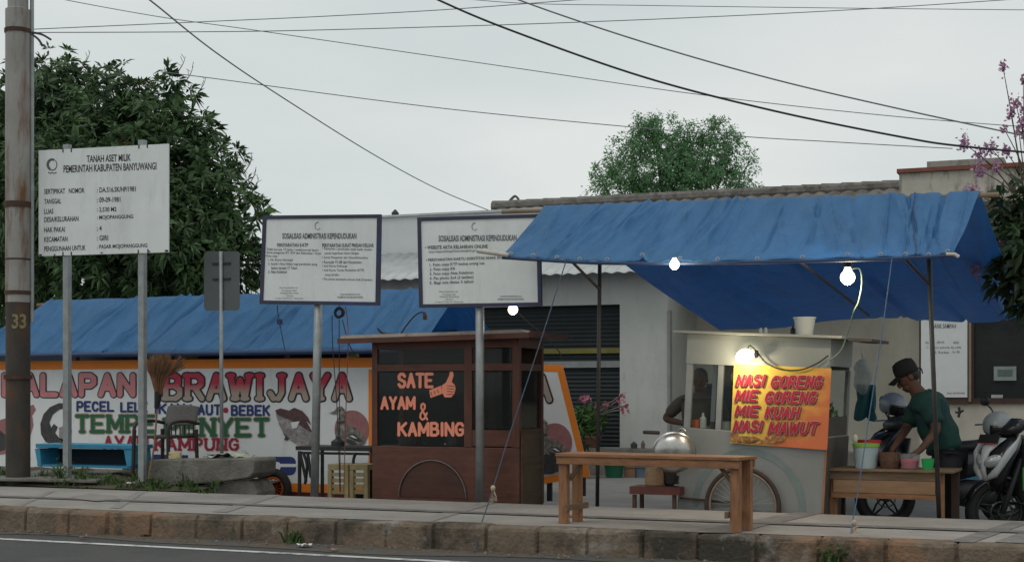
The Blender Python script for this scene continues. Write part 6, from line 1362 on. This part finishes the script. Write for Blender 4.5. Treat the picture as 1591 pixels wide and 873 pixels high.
# ================================================================= MOTORBIKES
CHROME = mat('chrome', (.5, .5, .5), .2, .9, .05); LENS = mat('headlight lens', (.42, .44, .45), .12, .3, .15, 20)
def loft(mb, rings):
    n = len(rings[0]); o = [q for r in rings for q in r]
    f = [(i * n + k, i * n + (k + 1) % n, (i + 1) * n + (k + 1) % n, (i + 1) * n + k) for i in range(len(rings) - 1) for k in range(n)]
    f += [tuple(range(n - 1, -1, -1)), tuple((len(rings) - 1) * n + k for k in range(n))]
    return mb.add(o, f)
def oval(fr, x, z, ry, rx, rz=0, n=16, p=.75):
    o = []
    for k in range(n):
        a = 2 * math.pi * k / n; c, s_ = math.cos(a), math.sin(a)
        o.append(fr.w(x + rx * math.copysign(abs(c) ** p, c), ry * math.copysign(abs(s_) ** p, s_), z + rz * c))
    return o
def scooter(label, base, heading, cowl, trim, helmet, group, steer=0, plate=None):
    h = rad(heading); fr = Frame(base, (math.cos(h), math.sin(h), 0), (-math.sin(h), math.cos(h), 0))
    t = thing('motorbike', label, 'motorbike', base, group)
    fs_ = Frame(fr.w(-.02, 0, 0), (math.cos(h + rad(steer)), math.sin(h + rad(steer)), 0), (-math.sin(h + rad(steer)), math.cos(h + rad(steer)), 0))
    for (F_, x, nm) in ((fs_, .0, 'front_wheel'), (fr, -1.24, 'rear_wheel')):
        c = F_.w(x, 0, .285); w = MB().ring(c, F_.ey, .238, .046, 36, 10).build(nm, RUBBER, t, smooth=True)
        mb = MB().ring(c, F_.ey, .185, .016, 36, 8)
        for k in range(5):
            a = 2 * math.pi * k / 5 + .3; d = F_.ex * math.cos(a) + F_.ez * math.sin(a); q = F_.ex * -math.sin(a) + F_.ez * math.cos(a)
            for sg_ in (-1, 1): mb.tube([c + q * (.02 * sg_), c + d * .10 + q * (.030 * sg_), c + d * .18 + q * (.012 * sg_)], .010, 6)
        mb.build('rim', mat('black alloy', (.03, .03, .032), .4, .4), w, smooth=True)
        mb = MB().tube([c - F_.ey * .07, c + F_.ey * .07], .04, 14); mb.build('hub', DARKM, w)
        mb = MB().ring(c + F_.ey * .05, F_.ey, .085, .006, 24, 4); mb.build('brake_disc', mat('dull disc', (.12, .12, .12), .4, .6), w)
    # front end
    mb = MB()
    for q in (-.085, .085): mb.tube([fs_.w(0, q, .285), fs_.w(-.10, q * .9, .56), fs_.w(-.16, q * .7, .72)], .024, 8)
    mb.build('fork', DARKM, t, smooth=True)
    mb = MB().grid(lambda a, b: fs_.w(-.02 + .31 * math.cos(rad(20 + 135 * a)), (b - .5) * .15, .285 + (.31 - .035 * (2 * b - 1) ** 2) * math.sin(rad(20 + 135 * a))), 18, 6); mb.build('front_fender', trim, t, smooth=True, solid=.006)
    # front cowl: dark body, big slanting lights, pale fairing panels
    mb = MB(); loft(mb, [oval(fr, .00, .46, .05, .05), oval(fr, .03, .58, .12, .085), oval(fr, .02, .70, .175, .10), oval(fr, -.03, .80, .19, .10), oval(fr, -.09, .87, .15, .08), oval(fr, -.12, .91, .09, .05)]); mb.build('front_cowl', trim, t, smooth=True)
    for q in (-1, 1):
        c = fr.w(.105, .085 * q, .705); ey_ = (fr.ey * q - fr.ex * .55 + fr.ez * .45).normalized(); f2 = Frame(c, fr.ex + fr.ey * (.5 * q), ey_, ey_.cross(fr.ex + fr.ey * (.5 * q)) * (-q)); MB().ball(c, .028, .085, .048, 16, f2).build('headlight', LENS, t, smooth=True)
        rr_ = []
        for (x, y, z, a, b) in ((.125, .03, .56, .012, .02), (.10, .13, .63, .016, .05), (.06, .19, .74, .016, .055), (-.02, .215, .84, .014, .04), (-.09, .18, .91, .01, .02)):
            rr_.append([fr.w(x + a * math.cos(2 * math.pi * k / 12) * 1.2, q * (y + a * math.cos(2 * math.pi * k / 12)), z + b * math.sin(2 * math.pi * k / 12)) for k in range(12)])
        loft(MB(), rr_) if False else None
        mb = MB(); loft(mb, rr_); mb.build('fairing', cowl, t, smooth=True)
    mb = MB(); rr_ = []
    for (x, z, a, b) in ((.10, .52, .018, .02), (.135, .62, .03, .02), (.135, .70, .028, .02), (.11, .78, .05, .02), (.05, .85, .10, .018), (-.01, .89, .11, .012)):
        rr_.append([fr.w(x + b * math.sin(2 * math.pi * k / 12), a * math.cos(2 * math.pi * k / 12), z + b * .5 * math.sin(2 * math.pi * k / 12)) for k in range(12)])
    loft(mb, rr_); mb.build('beak', cowl, t, smooth=True)
    mb = MB(); loft(mb, [oval(fr, -.12, .42, .16, .03), oval(fr, -.14, .60, .20, .03), oval(fr, -.20, .84, .15, .03)]); mb.build('leg_shield', trim, t, smooth=True)
    # bars and mirrors
    mb = MB(); loft(mb, [oval(fr, -.09, .91, .10, .06), oval(fr, -.12, .97, .17, .09), oval(fr, -.16, 1.03, .15, .06), oval(fr, -.17, 1.05, .06, .03)]); mb.build('bar_cover', trim, t, smooth=True)
    mb = MB(); mb.tube([fr.w(-.24, -.34, .99), fr.w(-.15, -.16, .99), fr.w(-.15, .16, .99), fr.w(-.24, .34, .99)], .015, 8); mb.build('handlebar', BLACKP, t, smooth=True)
    for q in (-1, 1): MB().tube([fr.w(-.13, .2 * q, 1.0), fr.w(-.06, .36 * q, .99)], .007, 6).build('brake_lever', CHROME, t)
    for q in (-1, 1):
        m_ = MB().tube(smooth_path([fr.w(-.16, .20 * q, 1.0), fr.w(-.15, .25 * q, 1.11), fr.w(-.15, .32 * q, 1.16)]), .007, 6).ball(fr.w(-.15, .35 * q, 1.19), .018, .065, .04, 14, fr).build('mirror', BLACKP, t, smooth=True)
    # body, floor, seat, tail
    mb = MB(); loft(mb, [oval(fr, -.16, .36, .14, .04), oval(fr, -.40, .30, .15, .06, .0), oval(fr, -.58, .36, .15, .07, .05)]); mb.build('floorboard', BLACKP, t, smooth=True)
    mb = MB()
    rg_ = []
    for (x, z, ry, rz) in ((-.50, .52, .10, .14), (-.72, .58, .16, .15), (-1.0, .62, .16, .13), (-1.35, .70, .12, .09), (-1.55, .76, .06, .05)):
        rg_.append([fr.w(x, ry * math.cos(2 * math.pi * k / 16), z + rz * math.sin(2 * math.pi * k / 16)) for k in range(16)])
    loft(mb, rg_); mb.build('body', trim, t, smooth=True)
    mb = MB(); rg_ = []
    for (x, z, ry, rz) in ((-.46, .70, .07, .03), (-.62, .745, .13, .05), (-.95, .765, .15, .055), (-1.3, .82, .12, .05), (-1.42, .83, .06, .03)):
        rg_.append([fr.w(x, ry * math.cos(2 * math.pi * k / 16), z + rz * math.sin(2 * math.pi * k / 16)) for k in range(16)])
    loft(mb, rg_); mb.build('seat', mat('seat vinyl', (.015, .015, .016), .6), t, smooth=True)
    mb = MB(); loft(mb, [[fr.w(x, .02 + .10 * math.cos(2 * math.pi * k / 12) + .02, .32 + r_ * math.sin(2 * math.pi * k / 12)) for k in range(12)] for (x, r_) in ((-.6, .09), (-.8, .13), (-1.2, .10))]); mb.build('engine', DARKM, t, smooth=True)
    mb = MB(); mb.tube([fr.w(-.7, -.14, .28), fr.w(-1.0, -.18, .32), fr.w(-1.4, -.19, .42)], [.03, .055, .06], 12); mb.build('exhaust', mat('dull exhaust', (.12, .12, .12), .45, .5), t, smooth=True)
    mb = MB(); mb.tube([fr.w(-.62, .10, .28), fr.w(-.66, .24, .0 + .012)], .012, 6); mb.build('side_stand', DARKM, t)
    if plate:
        fpL = Frame(fr.w(.13, 0, .845), -fr.ey, -fr.ex * .85 - fr.ez * .0, fr.ez); fpL = Frame(fr.w(.075, 0, .88), fr.ey, -fr.ex, fr.ez + fr.ex * -.35)
        pl = MB().box(fpL, -.125, .125, -.01, -.002, -.04, .04).build('plate', mat('black number plate', (.02, .02, .02), .4), t)
        mb = MB(); mb.box(fpL, -.125, .125, -.014, -.0105, -.04, -.032).build('plate_edge', mat('red plate edge', (.45, .03, .04), .5), pl)
    # helmet hung on the near mirror
    if helmet:
        (hu, hv, hy, hm, hl_, hyaw) = helmet
        c = P(hu, hv, hy); hf = rframe(c, hyaw, 0, 10); hr = .125
        hh = thing('helmet', hl_, 'helmet', c, 'helmets on the motorbikes')
        mb = MB().ball(c, hr * .96, hr * 1.12, hr, 24, hf)
        mb.v = [tuple(Vector(q) if (Vector(q) - c).dot(hf.ez) > -.075 else Vector(q) + hf.ez * (-.075 - (Vector(q) - c).dot(hf.ez))) for q in mb.v]
        mb.build('shell', hm, hh, smooth=True)
        vm = MB().grid(lambda a, b: c + hf.ex * (hr * 1.0 * math.cos(rad(-160 + 140 * a)) * math.cos(rad(-38 + 48 * b))) + hf.ey * (hr * 1.18 * math.sin(rad(-160 + 140 * a)) * math.cos(rad(-38 + 48 * b))) + hf.ez * (hr * 1.0 * math.sin(rad(-38 + 48 * b))), 16, 8)
        vm.build('visor', mat('dark visor', (.015, .016, .018), .08, 0, .1, spec=.6), hh, smooth=True, solid=.004)
        mb = MB().tube(smooth_path([c + hf.ex * .11 - hf.ez * .06, c - hf.ez * .16 - hf.ey * .02, c - hf.ex * .11 - hf.ez * .06]), .007, 6); mb.build('strap', BLACKP, hh)
    return t, fr
GLOSSW = mat('white gloss fairing', (.42, .44, .45), .22, 0, .04); GLOSSB = mat('black gloss fairing', (.018, .018, .02), .25, 0, .1); GREYG = mat('grey gloss fairing', (.22, .24, .25), .3, 0, .1)
w1c = P(1549, 790, 12.75); w1c.z = ZL
scooter('white and black motorbike facing the street at the right edge', w1c, 222, GLOSSW, GLOSSB, (1551, 662, 12.9, GREYG, 'dark grey helmet hanging on the white motorbike at the right edge', 40), 'motorbikes behind the stall', -18, True)
w2c = P(1372, 790, 14.1); w2c.z = ZL
scooter('dark motorbike standing behind the preparation table, mostly hidden by the man in the cap', w2c, 212, GLOSSB, mat('charcoal fairing', (.035, .036, .038), .35, 0, .2), (1388, 630, 14.25, mat('silver grey helmet', (.25, .27, .29), .3, .1, .1), 'silver-grey helmet in front of the capped man\'s face, on the dark motorbike', 60), 'motorbikes behind the stall', -12)
p = P(1600, 742, 12.3); mb = MB().box(rframe(p, -30), -.05, .05, -.02, .02, -.10, .08).box(rframe(p, -30), -.045, .045, -.024, -.0205, -.08, -.02)
single('green_pouch', mb, mat('green plastic pouch', (.04, .24, .04), .4, 0, .2), 'green plastic pouch hanging at the front of the white motorbike', 'pouch', bevel=.01)

# ================================================================= PLANTS, BINS, LITTER
def plant(name, label, cat, base, pot_r, pot_h, leaves, flowers, potm, spread, height, L_=(.08, .15)):
    t = thing(name, label, cat, base); fr = Frame(base)
    MB().lathe(fr, [(pot_r * .7, 0), (pot_r, pot_h), (pot_r * 1.08, pot_h), (pot_r * 1.08, pot_h + .03), (pot_r * .9, pot_h + .03), (pot_r * .85, pot_h - .02)], 18).build('pot', potm, t)
    mb = MB(); tips = []; r = random.Random(hash(name) % 97)
    for k in range(9):
        a = r.uniform(0, 6.28); d = r.uniform(.2, 1) * spread; e = base + Vector((math.cos(a) * d, math.sin(a) * d * .6, pot_h + height * r.uniform(.55, 1))); tips.append(e)
        mb.tube(smooth_path([base + Vector((0, 0, pot_h)), base.lerp(e, .5) + Vector((0, 0, .12)), e], 5), [.018 - .0012 * i for i in range(11)], 6)
    mb.build('stem', mat('plant stem', (.14, .13, .08), .8), t, smooth=True)
    cen = np.array([tuple(tips[RNG.integers(len(tips))].lerp(base + Vector((0, 0, pot_h)), float(RNG.random() ** 2 * .9))) for _ in range(leaves)]) + RNG.normal(size=(leaves, 3)) * .05
    d = unit(RNG.normal(size=(leaves, 3)) + np.array([0, 0, .5])); leaf_mesh('leaves', cen, d, unit(RNG.normal(size=(leaves, 3)) + np.array([0, 0, 1.2])), RNG.uniform(*L_, leaves), RNG.uniform(.035, .06, leaves), .2, mat('pot plant leaf', (.055, .12, .03), .5, 0, .35, 3, transl=.25, island=.35), t)
    if flowers:
        q = np.concatenate([np.array(tuple(P(u, v, y_))) + RNG.normal(size=(13, 3)) * .026 for (u, v, y_) in flowers])
        leaf_mesh('blossom', q, unit(RNG.normal(size=q.shape)), unit(RNG.normal(size=q.shape)), RNG.uniform(.04, .07, len(q)), RNG.uniform(.04, .06, len(q)), .1, mat('rose pink petals', (.55, .20, .27), .6, 0, .2, transl=.3, island=.25), t)
        mb = MB()
        for (u, v, y_) in flowers: e = P(u, v, y_); mb.tube(smooth_path([base + Vector((0, 0, pot_h + .3)), base.lerp(e, .6) + Vector((0, 0, .2)), e], 6), .010, 5)
        mb.build('branch', mat('desert rose bark', (.18, .17, .14), .8), t, smooth=True)
    return t
CLAY = mat('clay pot', (.13, .055, .035), .85, 0, .25)
pb = P(918, 694, 21.0); pb.z = zs - .004
pb.z = P(918, 694, 21.45).z
plant('potted_flower', 'potted desert rose with pink flowers against the dark shutter, beside the left canopy pole', 'plant', Vector((P(915, 690, 21.6).x, 21.7, zs)), .16, .16, 260, [(905, 621, 21.5), (912, 618, 21.5), (928, 630, 21.5), (940, 628, 21.5), (966, 614, 21.5), (971, 630, 21.5), (963, 622, 21.5), (969, 636, 21.5)], CLAY, .28, .5)
pn = Vector((P(893, 735, 20.6).x, 20.6, ZL))
plant('potted_bush', 'leafy green bush in a dark pot right beside the leaning banner', 'plant', pn, .2, .3, 420, None, CLAY, .26, .75, (.12, .22))
def bin_(name, u, v0, v1, y, w_, m, label, cat):
    p = P(u, v1, y); p.z = ZL; hgt = P(u, v0, y).z - ZL
    return single(name, MB().lathe(Frame(p), [(w_ * .82, 0), (w_, hgt - .03), (w_ * 1.06, hgt - .03), (w_ * 1.06, hgt), (w_ * .92, hgt), (w_ * .75, .03)], 22), m, label, cat)
bin_('green_pail', 954, 720, 747, 21.0, .145, mat('dark green plastic', (.012, .10, .055), .5), 'dark green pail on the ground in front of the shop plinth', 'pail')
def crate(name, u0, v0, u1, v1, y, m, label, cat, slats=False):
    f_ = yframe(y); a, b = f_.px(u0, v1)[0], f_.px(u1, v1)[0]; h1 = f_.px(u0, v0)[1]; mb = MB(); w_ = .015
    mb.box(f_, a, b, 0, w_, ZL, h1).box(f_, a, b, .3, .3 + w_, ZL, h1).box(f_, a, a + w_, w_ + .001, .299, ZL, h1).box(f_, b - w_, b, w_ + .001, .299, ZL, h1).box(f_, a + w_, b - w_, w_, .299, ZL, ZL + .02)
    mb.box(f_, a - .01, b + .01, -.012, -.002, h1 - .04, h1 - .005)
    return single(name, mb, m, label, cat)
crate('cardboard_box', 970, 722, 986, 747, 21.05, mat('brown cardboard', (.20, .12, .07), .85), 'small brown cardboard box right of the dark green pail', 'box')
crate('plastic_crate', 988, 722, 1003, 745, 21.1, mat('blue grey crate', (.10, .14, .18), .6), 'blue-grey plastic crate right of the brown cardboard box', 'crate')
for (u, h_, w_, c) in ((985, .10, .05, (.05, .05, .05)), (999, .12, .03, (.12, .10, .08))):
    p = Vector((P(u, 694, YS - .3).x, YS - .3, zs)); single('plinth_jar', MB().lathe(Frame(p), [(w_, 0), (w_ * 1.05, h_ * .7), (w_ * .5, h_ * .85), (w_ * .5, h_)], 14), mat('dark jar %d' % u, c, .4), 'small dark jar on the shop plinth, ' + ('left one of two' if u == 985 else 'right one of two'), 'jar', 'jars on the shop plinth')
# weeds: nobody could count the blades
def tuft(mb, c, n, h, r, sd):
    g = random.Random(sd)
    for k in range(n):
        a = g.uniform(0, 6.28); d = abs(g.gauss(0, r)); b = c + Vector((math.cos(a) * d, math.sin(a) * d * .7, 0)); l = h * g.uniform(.4, 1.1); q = Vector((g.gauss(0, .45), g.gauss(0, .35), 1)).normalized(); sd_ = Vector((g.gauss(0, 1), g.gauss(0, .5), 0)).normalized() * (.004 + .004 * g.random())
        m1, t1 = b + q * l * .6, b + q * l + Vector((q.x * l * .5, q.y * l * .4, -l * .12))
        mb.add([b - sd_, b + sd_, m1 + sd_, m1 - sd_, t1], [(0, 1, 2, 3), (3, 2, 4)])
GRASS = mat('verge grass', (.06, .105, .03), .7, 0, .4, 5, transl=.25, island=.4)
mb = MB(); g = random.Random(8)
for k in range(150):
    u = g.uniform(-20, 340); y_ = g.choice((12.2, 12.4, 12.6, 12.8)) + g.uniform(-.1, .1) + .25 * (340 - u) / 360
    if 60 < u < 205 and y_ > 12.8: continue
    p = P(u, 750, y_); hh_ = .075 * min(1, max(0, (y_ - rear_y(p.x)) / .4)); p.z = hh_
    tuft(mb, p, 9 + g.randrange(12), g.choice((.04, .06, .09, .13)) , .05, k)
struct(mb.build('grass', GRASS), 'stuff')
def weed(u, v, z, y, n, h, label, sd, leafy=0):
    t_ = MB(); c = P(u, v, y); c.z = z
    o = thing('weed', label, 'weed', c); tuft(t_, c, n, h, .05, sd); t_.build('stem', GRASS, o)
    if leafy:
        q = np.array(c) + np.abs(RNG.normal(size=(leafy, 3))) * np.array([0, 0, h * .45]) + RNG.normal(size=(leafy, 3)) * np.array([.07, .03, .02]); d = unit(RNG.normal(size=q.shape) + np.array([0, -.3, .3]))
        leaf_mesh('leaves', q, d, unit(RNG.normal(size=q.shape) + np.array([0, -.4, 1])), RNG.uniform(.025, .055, leafy), RNG.uniform(.015, .03, leafy), .2, mat('weed leaf', (.065, .10, .03), .6, 0, .35, 9, transl=.2, island=.3), o)
k_ = G(1290, 868, ZR); weed(1292, 866, ZR + .02, kerb_y(k_.x) - .03, 40, .14, 'leafy weed growing from the kerb below the blue guy rope\'s rag', 21, 90)
k_ = G(455, 840, ZR); weed(458, 842, ZR + .015, kerb_y(k_.x) - .04, 60, .13, 'tuft of grass at the foot of the kerb beside the white litter', 22)
weed(92, 735, .10, 12.35, 30, .20, 'leafy weed beside the foot of the left post of the land board', 23, 60)
weed(128, 738, .10, 12.35, 20, .12, 'low weed just right of the left post of the land board', 24, 50)
weed(238, 752, .03, 12.3, 40, .13, 'weed clump at the foot of the broom', 25, 50)
# litter
LEAFD = mat('dry leaf', (.26, .13, .06), .8, 0, .3, 10)
def litter(u, v, z, s_, m, label, cat='leaf', sd=0, name='fallen_leaf', group='dry leaves along the kerb'):
    c = G(u, v, z); g = random.Random(sd)
    mb = MB().grid(lambda a, b: (c.x + (a - .5) * s_ * 2.0 * math.sin(math.pi * (.12 + .76 * b)), c.y + (b - .5) * s_ * 1.4, z + .007 + s_ * .35 * (a - .5) ** 2 + s_ * .22 * abs(math.sin(a * 5 + b * 4 + sd))), 8, 6)
    return single(name, mb, m, label, cat, group, smooth=True, solid=.0015)
litter(110, 826, ZR + .016, .045, LEAFD, 'dry brown leaf in the gutter beside the dark open kerb joint', sd=1); litter(129, 836, ZR + .010, .035, LEAFD, 'smaller dry leaf in the gutter near the dark open kerb joint', sd=2)
litter(325, 836, ZR + .014, .04, LEAFD, 'dry leaf in the gutter below the middle of the concrete block', sd=3); litter(73, 828, ZR + .012, .03, LEAFD, 'dry leaf in the gutter below the foot of the pole', sd=4)
litter(225, 833, ZR + .012, .04, mat('dark twig leaf', (.06, .05, .04), .8), 'dark fallen leaf in the gutter below the broom', sd=6)
WHITEP = mat('white litter', (.62, .62, .60), .7, 0, .1)
litter(473, 849, ZR + .012, .065, WHITEP, 'crumpled white paper litter in the gutter beside the grass tuft', 'litter', 3, 'paper_litter', None)
litter(520, 855, ZR + .010, .03, mat('pinkish litter', (.4, .25, .2), .7), 'small pinkish scrap in the gutter right of the white litter', 'litter', 5, 'paper_litter', None)
litter(203, 752, .06, .05, WHITEP, 'white scrap lying on the weedy soil left of the right post of the land board', 'litter', 8, 'paper_litter', None)
g = random.Random(12)
mb = MB()
for k in range(240):
    u = g.uniform(-20, 1600); c = G(u, 800, ZR); x = c.x; y_ = kerb_y(x) - abs(g.gauss(0, .10)) - .01; s_ = g.uniform(.004, .014)
    mb.ball((x, y_, ZR + .014 + s_ * .3), s_, s_ * g.uniform(.6, 1), s_ * .6, 6)
struct(mb.build('gutter_gravel', mat('gutter grit', (.20, .17, .14), .95, 0, .4, 20, island=.4)), 'stuff')
